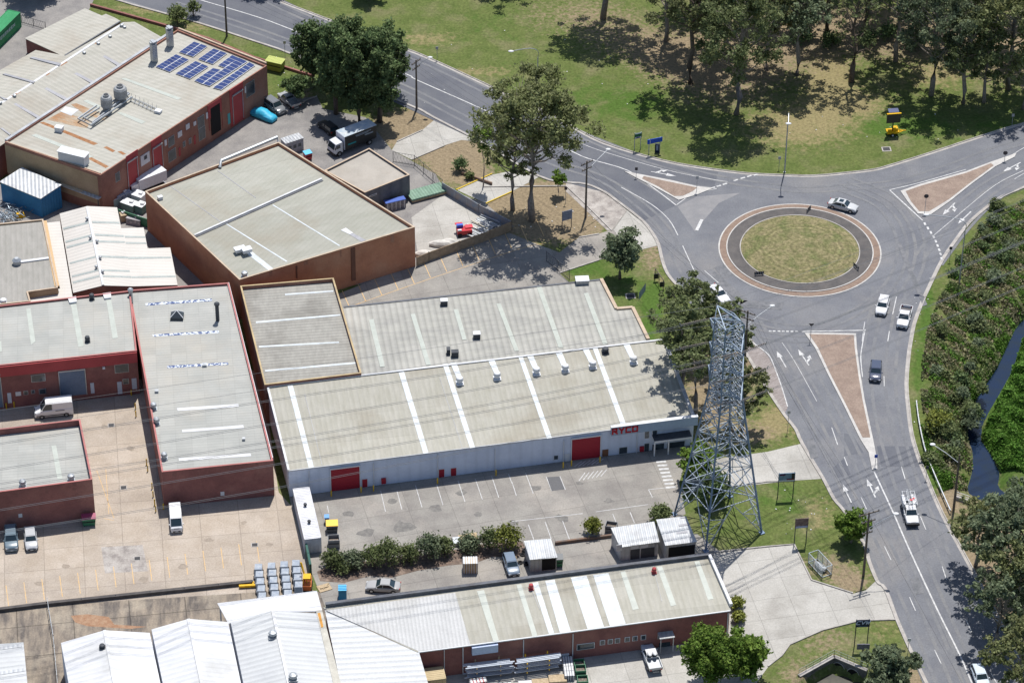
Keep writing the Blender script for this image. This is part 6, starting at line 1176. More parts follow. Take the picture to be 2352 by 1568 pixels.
KIND = { # length, width, [(x fraction, width factor, top z)], greenhouse [rear base, rear roof, front roof, screen base], roof z
    "sedan": (4.75, 1.8, [(-.5, .7, .66), (-.488, .86, .84), (-.44, .95, .93), (-.34, 1, .98), (.16, 1, .95), (.3, 1, .92), (.43, .93, .80), (.475, .82, .70), (.498, .64, .52)], (-.36, -.20, .06, .215), 1.42),
    "hatch": (4.3, 1.76, [(-.5, .74, .7), (-.485, .9, .92), (-.42, .98, .98), (.2, 1, .97), (.32, 1, .93), (.44, .93, .8), (.48, .8, .68), (.5, .62, .5)], (-.475, -.40, .08, .235), 1.47),
    "suv": (4.6, 1.86, [(-.5, .8, .8), (-.488, .92, 1.0), (-.44, .99, 1.06), (.2, 1, 1.06), (.32, 1, 1.02), (.44, .94, .92), (.483, .82, .78), (.5, .66, .55)], (-.48, -.42, .10, .235), 1.70),
    "ute": (5.1, 1.82, [(-.095, 1, 1.04), (.2, 1, 1.03), (.34, 1, 1.0), (.46, .94, .92), (.497, .84, .7)], (-.085, -.06, .13, .245), 1.66),
    "van": (4.7, 1.75, [(-.5, .93, 1.15), (-.49, .98, 1.25), (.3, 1, 1.22), (.42, .97, 1.12), (.48, .92, .95), (.498, .86, .7)], (-.49, -.475, .27, .43), 1.96),
    "bigvan": (5.6, 2.0, [(-.5, .95, 1.45), (-.49, .99, 1.5), (.26, 1, 1.42), (.36, .99, 1.2), (.47, .92, 1.0), (.498, .84, .7)], (-.49, -.48, .19, .345), 2.5)}
def car(name, kind, col, front, rear, label, cat="car", group=None, L=None, tray=None, extra=None, rough=.22, roofcol=None):
    k = KIND[kind]; a, b = at(*rear), at(*front); c = (a+b)/2; h = math.atan2(b.y-a.y, b.x-a.x)
    r = thing(name, (c.x, c.y, .045 if 1 else 0), label, cat, group, h); Ln = L or k[0]; Wd = k[1]; body = paint(col, rough); B = lambda mb, nm, m, p=None, s=False: mb.build(nm, m, p or r, world=False, smooth=s)
    mb = MB(); loft(mb, [ringb(x*Ln, Wd*w_, .26, z, .84) for x, w_, z in k[2]]); bo = B(mb, "body", body); bv = bo.modifiers.new("bevel", "BEVEL"); bv.width = .07; bv.segments = 2; bv.limit_method = "ANGLE"; bv.angle_limit = .5; bo.data.polygons.foreach_set("use_smooth", [True]*len(bo.data.polygons))
    g0_, g1_, g2_, g3_ = [q*Ln for q in k[3]]; rz = k[4]; zb = max(q[2] for q in k[2])-.07; w0, w1 = Wd*.90, Wd*.74
    zb2 = k[2][-3][2]-.05 if kind in ("bigvan",) else zb-.03
    if kind in ("van", "bigvan"): w1 = Wd*.86
    # cabin glass volume then roof and pillars
    mb = MB(); P = [(g0_, -w0/2, zb), (g3_, -w0/2, zb2), (g3_, w0/2, zb2), (g0_, w0/2, zb), (g1_, -w1/2, rz-.05), (g2_, -w1/2, rz-.05), (g2_, w1/2, rz-.05), (g1_, w1/2, rz-.05)]
    mb.add(P, [(0, 1, 5, 4), (1, 2, 6, 5), (2, 3, 7, 6), (3, 0, 4, 7), (4, 5, 6, 7)]); B(mb, "window_glass", CGL)
    mb = MB(); rw = w1/2+.02; e = .10
    mb.slab([(g1_-.02, -rw, rz-.02), (g2_+.04, -rw, rz-.02), (g2_+.04, rw, rz-.02), (g1_-.02, rw, rz-.02)], .05); mb.slab([(g1_+e, -rw+e, rz+.02), (g2_-e, -rw+e, rz+.02), (g2_-e, rw-e, rz+.02), (g1_+e, rw-e, rz+.02)], .05)
    for s in (-1, 1):
        y0, y1 = s*w0/2, s*(w1/2+.005)
        mb.bar((g3_, y0, zb2), (g2_, y1, rz-.04), .075); mb.bar((g0_, y0, zb), (g1_, y1, rz-.04), .10)
        if kind not in ("ute",): xm = (g0_*.3+g3_*.7)-.25; xt = (g1_*.3+g2_*.7)-.15; mb.bar((xm*.6, y0, zb), (xm*.6, y1, rz-.04), .085)
    B(mb, "roof", paint(roofcol, rough) if roofcol else body)
    if kind in ("van", "bigvan"):   # solid side panels behind the front doors
        for s in (-1, 1):
            mb = MB(); x0 = g0_-.0; x1 = (.12 if kind == "bigvan" else -.5)*1.0
            if kind == "bigvan": mb.add([(x0, s*(w0/2+.012), zb-.02), (x1, s*(w0/2+.012), zb-.02), (x1, s*(w1/2+.014), rz-.03), (x0, s*(w1/2+.014), rz-.03)], [(0, 1, 2, 3) if s < 0 else (3, 2, 1, 0)]); B(mb, "side_panel", body)
        if kind == "bigvan": mb = MB(); mb.add([(g0_-.012, -w0/2, zb-.02), (g0_-.012, w0/2, zb-.02), (g1_-.012, w1/2, rz-.03), (g1_-.012, -w1/2, rz-.03)], [(3, 2, 1, 0)]); B(mb, "rear_door", body)
    rr = .33 if kind in ("suv", "ute", "bigvan") else .31
    for x in (-.31*Ln, .315*Ln):
        for s in (-1, 1):
            mb = MB(); y = s*(Wd/2-.10); mb.tube([(x, y-.11, rr), (x, y+.11, rr)], rr, 14); wh = B(mb, "wheel", TYRE); mb = MB(); mb.tube([(x, y+s*.10, rr), (x, y+s*.125, rr)], rr*.62, 10); B(mb, "rim", RIM, wh)
            mb = MB(); mb.tube([(x, s*(Wd/2-.012), rr+.02), (x, s*(Wd/2+.004), rr+.02)], rr*1.16, 14); B(mb, "wheel_arch", TRIM)
    f = .478*Ln; zf = k[2][-3][2]-.20
    for s in (-1, 1):
        mb = MB(); mb.box((f-.06, s*Wd*.33, zf), (.2, Wd*.2, .13)); B(mb, "headlight", HL); mb = MB(); mb.box((-.493*Ln if kind != "ute" or tray else -.1*Ln, s*Wd*.39, .82), (.09, Wd*.12, .2)); B(mb, "taillight", TLm)
        mb = MB(); mb.box((g3_-.25, s*(Wd/2+.08), zb+.08), (.12, .16, .12)); B(mb, "mirror", body)
    mb = MB(); mb.box((f+.05, 0, .42), (.1, Wd*.62, .2)); mb.box((f+.0, 0, zf-.04), (.12, Wd*.42, .09)); B(mb, "grille", TRIM); mb = MB(); mb.box((f+.11, 0, .42), (.02, .4, .1)); B(mb, "number_plate", LAMP)
    if kind == "ute":
        x0, x1 = -.5*Ln, -.10*Ln; tm = paint(col, rough) if tray in (None, "tub") else GALV; mb = MB(); xc = (x0+x1)/2; lx = x1-x0; z0 = .55; hh = .5 if tray in (None, "tub") else .34; z0 = .5 if tray in (None, "tub") else .8
        mb.box((xc, 0, z0+.04), (lx, Wd, .1))
        for s in (-1, 1): mb.box((xc, s*(Wd/2-.03), z0+hh/2+.05), (lx, .07, hh))
        mb.box((x0+.04, 0, z0+hh/2+.05), (.07, Wd-.1, hh)); mb.box((x1-.04, 0, z0+hh/2+.1), (.07, Wd-.1, hh+.1)); mb.box((xc, 0, .45), (lx, .8, .16))
        ty = B(mb, "tray", tm); 
        if tray in (None, "tub", "cover"): mb = MB(); mb.box((xc, 0, z0+hh+.06 if tray == "cover" else z0+.1), (lx-.16, Wd-.16, .04)); B(mb, "tray_cover", mat("tray_dark", (.13, .125, .13), rough=.7), ty)
    if extra: extra(r, Ln, Wd, B)
    return r
WH = (.68, .68, .69); SV = (.42, .43, .45)
def vtext(r, Ln, Wd, B):
    mb = MB(); mb.box((-.9, Wd/2+.0, 1.25), (1.3, .02, .1)); mb.box((-.9, -Wd/2-.0, 1.25), (1.3, .02, .1)); B(mb, "side_stripe", TRIM); mb = MB(); mb.box((.2, -Wd/2-.003, .55), (4.6, .03, .12)); mb.box((.2, Wd/2+.003, .55), (4.6, .03, .12)); B(mb, "side_moulding", TRIM)
car("panel_van", "bigvan", WH, (81, 955), (167, 946), "white high roofed panel van parked in front of the red trim workshop", "van", extra=vtext)
car("passenger_van", "van", WH, (407, 1231), (402, 1172), "white passenger van parked at the lower left corner of the red trim warehouse", "van")
car("station_wagon", "suv", (.13, .18, .22), (28, 1273), (25, 1218), "blue grey four wheel drive at the left edge below the brick store", rough=.3)
car("hatchback", "hatch", SV, (74, 1269), (69, 1222), "silver four wheel drive parked right of the blue grey one", rough=.3)
car("sedan", "sedan", (.36, .36, .36), (839, 1351), (921, 1356), "silver grey sedan parked side on beside the hedge shade")
car("parked_car", "hatch", (.15, .2, .27), (1181, 1326), (1167, 1283), "steel blue hatchback nosed in beside the small tin shed", rough=.3)
car("sedan", "sedan", (.5, .51, .52), (1967, 487), (1905, 472), "silver sedan with sunroof driving round the top of the roundabout", extra=lambda r, Ln, Wd, B: B(MB().box((-.3, 0, 1.435), (.7, .8, .03)), "sunroof", CGL))
car("sedan", "sedan", WH, (1669, 702), (1631, 664), "white sedan on the roundabout partly hidden behind trees")
car("suv", "hatch", WH, (2021, 730), (2032, 690), "white four wheel drive leaving the roundabout in the left lane", extra=lambda r, Ln, Wd, B: B(MB().box((-.5, .55, 1.53), (1.8, .05, .05)).box((-.5, -.55, 1.53), (1.8, .05, .05)), "roof_rail", GALV))
car("pickup", "ute", WH, (2070, 760), (2083, 712), "white pickup with a dark tray cover beside the white four wheel drive", "pickup", tray="tub")
car("suv", "hatch", (.07, .085, .13), (2009, 884), (2012, 838), "dark blue wagon driving down beside the tall splitter island", rough=.15)
def service(r, Ln, Wd, B):
    x0, x1 = -.5*Ln, -.10*Ln; mb = MB()
    for s in (-1, 1):
        mb.box(((x0+x1)/2, s*.72, 1.25), (x1-x0, .42, .75))
    B(mb, "tool_locker", paint(WH)); mb = MB()
    for x in (x0+.1, x1-.1, .1):
        for s in (-1, 1): mb.bar((x, s*.85, 1.5), (x, s*.85, 2.25), .06)
        mb.bar((x, -.85, 2.25), (x, .85, 2.25), .06)
    for s in (-1, -.3, .3, 1): mb.bar((x0, s*.85, 2.27), (.5, s*.85, 2.27), .06)
    rk = B(mb, "ladder_rack", LAMP); mb = MB(); mb.bar((x0-.3, .3, 2.34), (.6, .3, 2.34), .05); mb.bar((x0-.3, -.1, 2.34), (.6, -.1, 2.34), .05)
    for i in range(9): mb.bar((x0-.2+i*.32, .3, 2.34), (x0-.2+i*.32, -.1, 2.34), .03)
    B(mb, "ladder", GALV, rk); mb = MB(); mb.box((-.6, .15, 2.3), (.35, .5, .1)); mb.box((-.9, .5, 2.3), (.25, .3, .1)); B(mb, "red_crate", paint((.5, .02, .03)), rk)
    mb = MB(); mb.box((x0+.6, -.2, 1.0), (.6, .5, .5)); mb.box((x0+1.2, .2, .95), (.4, .4, .4)); B(mb, "tool_box", GALV); mb = MB(); mb.box((.52*Ln, 0, .62), (.16, 1.8, .34)); B(mb, "bull_bar", TRIM)
car("service_pickup", "ute", WH, (2099, 1222), (2080, 1146), "white service pickup with ladder rack and red crate on its roof, driving down the road", "pickup", L=5.3, tray="alloy", extra=service)
def load(r, Ln, Wd, B):
    mb = MB(); mb.ball((-.3, .35, 1.75), (.55, .3, .16)); mb.ball((-.3, -.35, 1.75), (.55, .3, .16)); B(mb, "roof_box", LAMP)
car("pickup", "ute", (.50, .55, .62), (1484, 1488), (1507, 1550), "white pickup with open tray parked at the brick wall near the porch", "pickup", tray="alloy", L=5.2, extra=load, roofcol=WH)
car("hatchback", "hatch", (.55, .62, .68), (2260, 1586), (2241, 1538), "pale blue white hatchback in tree shade at the bottom edge of the road", rough=.2)
car("suv", "suv", (.16, .17, .18), (655, 268), (608, 236), "dark grey station wagon beside the blue covered car", rough=.2)
car("pickup", "ute", (.34, .35, .36), (646, 222), (682, 254), "silver pickup with open tray parked in the factory corner under the small tree", "pickup", tray="alloy")
car("parked_car", "hatch", (.02, .022, .025), (738, 288), (768, 311), "black car in deep shade beside the delivery truck", rough=.5)
# covered car
r = car("covered_car", "sedan", (.03, .35, .55), (638, 283), (572, 258), "car under a bright blue fitted cover beside the red brick factory", rough=.6)
for ch in list(r.children):
    if ch.name.split(".")[0] != "body" and ch.name.split(".")[0] != "wheel":
        for q in list(ch.children): bpy.data.objects.remove(q)
        bpy.data.objects.remove(ch)
mb = MB(); CV = mat("car_cover_blue", (.03, .33, .52), (.05, .45, .66), scale=2.2, rough=.5, fine=.1); se = []
for x, w_, z in ((-2.45, 1.3, .7), (-2.3, 1.7, .98), (-1.6, 1.86, 1.1), (-1.0, 1.8, 1.42), (-.3, 1.78, 1.5), (.4, 1.8, 1.46), (1.1, 1.88, 1.06), (1.9, 1.82, .95), (2.35, 1.5, .7), (2.42, 1.2, .45)): se.append([(x, -w_/2-.03, .2), (x, -w_/2, .7 if z > .7 else z*.7), (x, -w_*.36, z-.05), (x, 0, z+.02), (x, w_*.36, z-.05), (x, w_/2, .7 if z > .7 else z*.7), (x, w_/2+.03, .2)])
loft(mb, se); mb.build("cover", CV, r, world=False, smooth=True)
# delivery truck
a, b = at(866, 316), at(742, 364); c = (a+b)/2; h = math.atan2(b.y-a.y, b.x-a.x); r = thing("delivery_truck", c, "white cab delivery truck with black curtain sided body in the she-oak shade", "truck", None, h)
B = lambda mb, nm, m, p=None: mb.build(nm, m, p or r, world=False)
mb = MB(); mb.box((-1.3, 0, 2.15), (6.2, 2.4, 2.4)); bx = B(mb, "box_body", mat("truck_black", (.012, .016, .02), rough=.4)); mb = MB(); mb.box((-1.3, 0, 3.37), (6.25, 2.45, .06)); B(mb, "body_roof", mat("truck_roof", (.3, .38, .46), (.5, .52, .52), scale=1.2), bx)
mb = MB(); mb.box((1.83, 0, 2.15), (.08, 2.44, 2.44)); B(mb, "headboard", paint((.5, .55, .65)), bx)
for sx in (-1, 1): letters("NEW LAWN" if False else "", Vector((0, 0, 0)), Vector((1, 0, 0)), Vector((0, 1, 0)), 1, 1, 1, TRIM, bx)
for s in (-1, 1):
    mb = MB(); mb.box((-1.8, s*1.215, 2.9), (3.0, .02, .12)); mb.box((-1.6, s*1.215, 2.68), (2.4, .02, .1)); mb.box((-2.9, s*1.215, 2.35), (1.6, .02, .22)); B(mb, "side_lettering", mat("truck_grey_mark", (.25, .3, .35)), bx); mb = MB(); mb.box((.4, s*1.215, 1.7), (1.6, .02, .25)); B(mb, "side_mark", mat("truck_teal_mark", (.02, .25, .28)), bx)
mb = MB(); loft(mb, [[(2.1, -1.05, .6), (2.1, 1.05, .6), (2.1, 1.0, 2.45), (2.1, -1.0, 2.45)], [(3.5, -1.05, .6), (3.5, 1.05, .6), (3.35, .95, 2.35), (3.35, -.95, 2.35)], [(3.72, -1.0, .6), (3.72, 1.0, .6), (3.72, .98, 1.4), (3.72, -.98, 1.4)]]); cb = B(mb, "cab", paint((.6, .62, .66)))
mb = MB(); mb.add([(3.75, -.88, 1.42), (3.75, .88, 1.42), (3.43, .82, 2.28), (3.43, -.82, 2.28)], [(0, 1, 2, 3)]); B(mb, "windscreen", CGL, cb)
for s in (-1, 1):
    mb = MB(); mb.box((2.95, s*1.03, 1.8), (.75, .05, .6)); B(mb, "side_window", CGL, cb); mb = MB(); mb.box((3.74, s*.75, .95), (.06, .32, .2)); B(mb, "headlight", HL, cb); mb = MB(); mb.box((3.65, s*1.2, 1.8), (.08, .16, .5)); B(mb, "mirror", TRIM, cb)
    for x in (-3.1, 2.8): mb = MB(); mb.tube([(x, s*.85, .48), (x, s*1.12, .48)], .48, 14); wv = B(mb, "wheel", TYRE); mb = MB(); mb.tube([(x, s*1.11, .48), (x, s*1.15, .48)], .26, 10); B(mb, "rim", RIM, wv)
mb = MB(); mb.box((-.4, 0, .75), (7.6, .9, .25)); mb.box((3.7, 0, .6), (.2, 2.1, .3)); B(mb, "chassis", TRIM)
# ---------------- signs, fences, bins and yard goods ----------------
def frame_of(a, b):
    u = Vector((b.x-a.x, b.y-a.y, 0)).normalized(); return u, Vector((u.y, -u.x, 0)) if u.x > 0 else Vector((-u.y, u.x, 0))
def board(label, base0, base1, top0, bot0, m, cat="billboard", name="billboard", band=None, word=None, wm_=None, post=DARKM, ext=.1):
    a, b = at(*base0), at(*base1); u, n = frame_of(a, b); c = (a+b)/2; r = thing(name, c, label, cat); zt = zv(*base0, top0); zb_ = zv(*base0, bot0); L = (b-a).length
    for p in (a, b): mb = MB(); mb.bar(Vector((p.x, p.y, -.2)), Vector((p.x, p.y, zt)), .12); mb.build("post", post, r)
    Rm = Matrix((u, n, Vector((0, 0, 1)))).transposed(); mb = MB(); mb.box(Vector((c.x, c.y, (zt+zb_)/2))+n*.1, (L+ext*2, .1, zt-zb_), rot=Rm); o = mb.build("sign_panel", m, r); o["label"] = "printed face of the board"
    if band:
        for (z0, z1, u0, u1, mm) in band: H = zt-zb_; mb = MB(); mb.box(Vector((c.x, c.y, zb_+H*(z0+z1)/2))+n*.17+u*(L*(u0+u1)/2), (L*(u1-u0), .03, H*(z1-z0)), rot=Rm); mb.build("printed_band", mm, o)
    if word: letters(word[0], Vector((c.x, c.y, zb_+(zt-zb_)*word[1]))+n*.17, u, n, word[2], word[3], word[4], wm_, o, slant=word[5], d=.04, bold=.2)
    return r
PB = mat("print_steel_blue", (.12, .2, .28), (.2, .28, .38), scale=1.2, rough=.5); NV = mat("print_navy", (.01, .02, .05), rough=.4); SGB = mat("sign_blue", (.01, .07, .42), rough=.4); SGG = mat("sign_green", (.01, .11, .04), rough=.4)
board("billboard with blue and dark red printed face on two black posts by the middle drive", (1786, 1141), (1821, 1139), 1086, 1104, PB, band=[(0, .16, -.5, .5, FRAMEW), (.16, .3, .0, .5, mat("print_maroon", (.15, .01, .02))), (.75, .92, -.47, -.1, mat("print_plum", (.09, .02, .06))), (.3, .95, .32, .5, TRIM)])
board("brownish billboard with pale lower band on the grass above the lower drive", (1824, 1249), (1851, 1247), 1190, 1211, mat("print_brown", (.12, .08, .08), (.2, .15, .13), scale=2), band=[(0, .22, -.5, .5, mat("print_pale_blue", (.3, .34, .48)))])
board("navy sign board with slanted white letters beside the lower drive", (1962, 1484), (1991, 1483), 1422, 1438, NV, band=[(.1, .18, -.35, .35, mat("print_dim", (.1, .16, .2)))], word=("CVW", .62, .52, .5, .12, .15), wm_=mat("letter_white_blue", (.6, .66, .8)))
board("small grey sign board standing in front of the navy sign board", (1978, 1518), (1981, 1518), 1477, 1489, mat("print_grey", (.17, .17, .2), (.22, .2, .24), scale=2), ext=.75)
board("long blue direction sign on the park side of the road", (1490, 355), (1515, 350), 320, 330, SGB, "road sign", "direction_sign", band=[(.15, .85, -.47, -.42, FRAMEW)], post=GALV, ext=.35)
board("green and white direction sign left of the long blue one", (1457, 345), (1471, 342), 306, 318, SGG, "road sign", "direction_sign", band=[(.82, 1, -.5, .5, LAMP), (0, .3, -.5, .5, LAMP), (.03, .27, -.35, .25, SGB)], post=GALV, ext=.1)
def pylonsign(x, y, w_, h, label):
    c = at(x, y); r = thing("marker_pillar", c, label, "sign"); mb = MB(); mb.box(c+Vector((0, 0, h/2)), (w_, .3, h), -.2); mb.build("pillar", NV, r); mb = MB(); mb.box(c+Vector((0, -.17, h*.6)), (w_*.5, .03, h*.6), -.2); mb.build("printed_face", mat("print_haze", (.25, .3, .4)), r)
pylonsign(1509, 350, .7, 1.6, "dark slanted pillar sign under the right end of the long blue sign")
# leaning realty board and the two-disc frame on the verge
a, b = at(1467, 691), at(1483, 668); u = (b-a).normalized(); r = thing("leaning_board", (a+b)/2, "grey slatted realty board leaning over on the lawn behind the corrugated hall", "sign board"); mb = MB(); mb.slab([a+Vector((0, 0, .2)), b+Vector((0, 0, .2)), b+Vector((0, .3, 1.3)), a+Vector((0, .3, 1.3))], .08); mb.build("panel", mat("board_slate", (.13, .17, .2), (.25, .28, .3), scale=2.5), r)
a, b = at(1504, 641), at(1523, 668); r = thing("sign_frame", (a+b)/2, "low dark timber frame carrying two round black discs near the roundabout kerb", "sign frame"); mb = MB()
mb.bar(a, a+Vector((0, 0, 2.0)), .12); mb.bar(b, b+Vector((0, 0, 2.0)), .12); mb.bar(a+Vector((0, 0, 2.0)), b+Vector((0, 0, 2.0)), .1); m_ = (a+b)/2; mb.bar(m_, m_+Vector((0, 0, 2)), .08); mb.build("frame", POLE, r)
for p in (a.lerp(b, .15), a.lerp(b, .85)): mb = MB(); mb.box(p+Vector((0, -.1, .95)), (.75, .12, .9), .2); mb.build("disc", TRIM, r)
a, b = at(1291, 527), at(1312, 521); board("weathered dark framed notice board in front of the tall gum's shadow", (1291, 527), (1312, 521), 486, 507, mat("print_slate", (.16, .18, .24), (.24, .26, .33), scale=2), "notice board", "notice_board", ext=.05)
# chevron boards on the island apron
for (x, y), ang, lab in (((1743, 634), 10, "black and white chevron board on the lower left of the round island"), ((1858, 487), -120, "chevron board on the top of the round island"), ((1965, 619), 120, "chevron board on the right of the round island")):
    c = at(x, y); r = thing("chevron_board", c, lab, "road sign", "chevron boards on the roundabout", math.radians(ang)); mb = MB(); mb.box((-.55, 0, .35), (.08, .08, .9)); mb.box((.55, 0, .35), (.08, .08, .9)); mb.build("post", GALV, r, world=False); mb = MB(); mb.box((0, -.06, .62), (1.5, .05, .55)); o = mb.build("board", TRIM, r, world=False)
    for k in range(4): mb = MB(); mb.bar((-.6+k*.36, -.1, .85), (-.42+k*.36, -.1, .62), .1, .02); mb.bar((-.42+k*.36, -.1, .62), (-.6+k*.36, -.1, .40), .1, .02); mb.build("chevron", LAMP, o, world=False)
# small road signs on single posts
def rsign(x, y, ytop, kind, label, m=TRIM, w_=.7, back=True):
    c = at(x, y); h = max(zv(x, y, ytop), 1.5); r = thing("road_sign", c, label, "road sign", "small road signs"); mb = MB(); mb.cyl(c, .04, h, 6); mb.build("post", GALV, r); mb = MB(); z = h-w_*.45
    if kind == "tri": mb.prism([(0, 0)]*0+[(c.x-w_/2, c.y-.06), (c.x+w_/2, c.y-.06), (c.x+w_/2, c.y-.09), (c.x-w_/2, c.y-.09)], z+w_*.2, z+w_*.42); mb.add([(c.x-w_/2, c.y-.07, z+w_*.42), (c.x+w_/2, c.y-.07, z+w_*.42), (c.x, c.y-.07, z-w_*.42), (c.x-w_/2, c.y-.1, z+w_*.42), (c.x+w_/2, c.y-.1, z+w_*.42), (c.x, c.y-.1, z-w_*.42)], [(0, 1, 2), (5, 4, 3), (0, 3, 4, 1), (1, 4, 5, 2), (2, 5, 3, 0)])
    elif kind == "disc": mb.tube([c+Vector((0, -.05, z)), c+Vector((0, -.09, z))], w_/2, 14)
    else: mb.box(c+Vector((0, -.07, z)), (w_, .04, w_*1.2))
    mb.build("sign_face", m, r)
DS = mat("sign_back_dark", (.06, .05, .055), rough=.5)
for x, y, yt, kd, lab, m_ in ((1861, 782, 742, "tri", "back of the give way sign at the top of the long lower splitter island", DS), (2124, 487, 446, "disc", "sign at the near corner of the upper right splitter island", DS), (1461, 408, 385, "sq", "small sign on the pointed tip of the upper left splitter island", DS), (1600, 440, 405, "sq", "thin marker sign at the blunt end of the upper left splitter island", GALV),
        (2307, 370, 347, "disc", "sign at the far tip of the upper right splitter island", DS), (2181, 598, 567, "sq", "sign on the verge beside the creek side street lamp", DS), (2010, 1070, 1044, "sq", "blue keep left sign on the concrete nose of the lower splitter island", SGB), (1004, 137, 108, "sq", "thin post sign on the park edge above the she-oak pole", GALV),
        (655, 135, 95, "sq", "thin post sign on the verge near the yellow green bin", GALV), (1789, 388, 360, "sq", "low post left of the roundabout top street lamp", GALV), (2324, 290, 262, "sq", "post sign on the park verge at the far right", GALV), (1299, 466, 430, "sq", "short dark post sign on the bare corner by the small street tree", DS), (1809, 988, 943, "sq", "kerbside sign on the left verge of the lower road", GALV), (2085, 1500, 1465, "sq", "kerbside sign at the left edge of the road near the bottom", FRAMEW), (2127, 1099, 1070, "sq", "kerb marker on the right edge beside the guard rail", DARKM)):
    rsign(x, y, yt, kd, lab, m_, .75 if kd != "sq" else .45)
# variable message trailer
c = at(2049, 309); r = thing("message_trailer", c, "yellow trailer with a dark message board and solar panel parked on the park grass", "message trailer", None, .15); YP = mat("trailer_yellow", (.7, .42, .01), (.6, .34, .01), scale=2, rough=.4); B = lambda mb, nm, m, p=None: mb.build(nm, m, p or r, world=False)
mb = MB(); mb.box((0, 0, .65), (2.0, 1.3, .3)); mb.box((.45, .1, 1.05), (.8, .9, .55)); mb.box((-.5, -.2, .95), (.6, .5, .3)); B(mb, "trailer_body", YP); mb = MB(); mb.bar((1, 0, .6), (2.3, 0, .6), .12); mb.bar((1, .5, .6), (1.9, 0, .6), .1); mb.bar((1, -.5, .6), (1.9, 0, .6), .1); B(mb, "drawbar", YP)
mb = MB(); mb.bar((0, 0, .8), (0, 0, 3.0), .16); B(mb, "mast", TRIM); mb = MB(); mb.box((0, -.1, 3.2), (2.3, .2, 1.7)); o = B(mb, "message_board", mat("board_dark", (.05, .045, .04), rough=.5)); mb = MB(); mb.box((0, -.1, 4.08), (2.4, .3, .1)); B(mb, "board_cap", YP, o); mb = MB(); mb.slab([(-.8, .1, 4.2), (.9, .1, 4.2), (.9, 1.1, 4.35), (-.8, 1.1, 4.35)], .06); B(mb, "solar_panel", SOL)
for s in (-1, 1): mb = MB(); mb.tube([(-.1, s*.7, .32), (-.1, s*.85, .32)], .32, 12); wv = B(mb, "wheel", TYRE); mb = MB(); mb.tube([(-.1, s*.84, .32), (-.1, s*.87, .32)], .17, 8); B(mb, "rim", LAMP, wv)
# bins
def bin_(x, y, d, ang, m, label, lid=None, name="skip_bin", cat="skip bin", op=False, z=0):
    c = at(x, y, z); r = thing(name, c, label, cat, None, math.radians(ang)); mb = MB(); mb.frustum((0, 0, .12), (d[0]*.86, d[1]*.9), (d[0], d[1]), d[2]-.12)
    if op: mb = MB(); t_ = .07; L, W_, H = d; [mb.box(q, s_) for q, s_ in (((0, 0, .15), (L*.95, W_*.95, .1)), ((L/2-t_/2, 0, H/2+.05), (t_, W_, H-.1)), ((-L/2+t_/2, 0, H/2+.05), (t_, W_, H-.1)), ((0, W_/2-t_/2, H/2+.05), (L-2*t_, t_, H-.1)), ((0, -W_/2+t_/2, H/2+.05), (L-2*t_, t_, H-.1)))]
    mb.build("body", m, r, world=False); mb = MB()
    for sx in (-1, 1):
        for sy in (-1, 1): mb.cyl((sx*d[0]*.36, sy*d[1]*.36, 0), .08, .14, 8)
    for s in (-1, 1): mb.box((0, s*(d[1]/2+.04), d[2]*.62), (d[0]*.9, .06, .1))
    mb.build("caster", BLACK, r, world=False)
    if lid: mb = MB(); mb.slab([(-d[0]/2-.04, -d[1]/2-.04, d[2]+.05), (d[0]/2+.04, -d[1]/2-.04, d[2]+.05), (d[0]/2+.04, d[1]/2+.04, d[2]+.17), (-d[0]/2-.04, d[1]/2+.04, d[2]+.17)], .07); mb.build("lid", lid, r, world=False)
    else: mb = MB(); mb.box((0, 0, d[2]*.55), (d[0]*.8, d[1]*.8, .2)); mb.build("rubbish", mat("rubbish_dark", (.08, .07, .06), (.25, .2, .16), scale=4, fine=.3), r, world=False)
    return r
GRN_ = paint((.03, .16, .08), .5); GBK = paint((.08, .09, .1), .5)
bin_(205, 1203, (1.9, 1.1, 1.3), 8, GRN_, "green skip bin with a maroon lid at the corner of the lower left store", paint((.3, .04, .1), .5))
bin_(763, 1218, (1.6, 1.2, 1.3), 5, GBK, "dark skip bin with a bright yellow lid by the white container", paint((.75, .45, .01), .5)); bin_(767, 1253, (1.6, 1.3, 1.5), 5, paint((.2, .21, .22), .5), "open grey skip bin in front of the yellow lidded one", op=True)
bin_(751, 1200, (.6, .6, 1.1), 5, paint((.02, .2, .5), .5), "small blue wheelie bin behind the yellow lidded skip", paint((.02, .22, .55), .5), "wheelie_bin", "bin")
bin_(1404, 1218, (1.6, 1.2, 1.2), -12, paint((.16, .17, .18), .5), "grey skip bin with red rubbish behind the largest tin shed", op=True); bin_(1284, 1297, (1.0, 1.1, 1.4), 5, GRN_, "green bin with grey lid beside the small tin shed", GBK)
bin_(633, 160, (3.0, 1.6, 1.8), -22, mat("bin_lime", (.3, .34, .06), (.24, .28, .05), scale=1), "lime green industrial cabinet on the grass verge behind the red factory", mat("bin_lime_lid", (.42, .46, .14)), "utility_cabinet", "cabinet")
bin_(707, 366, (1.2, 1.0, 1.3), 30, paint((.35, .02, .03), .5), "red bin with a bright blue lid near the delivery truck cab", paint((.05, .4, .65), .5))
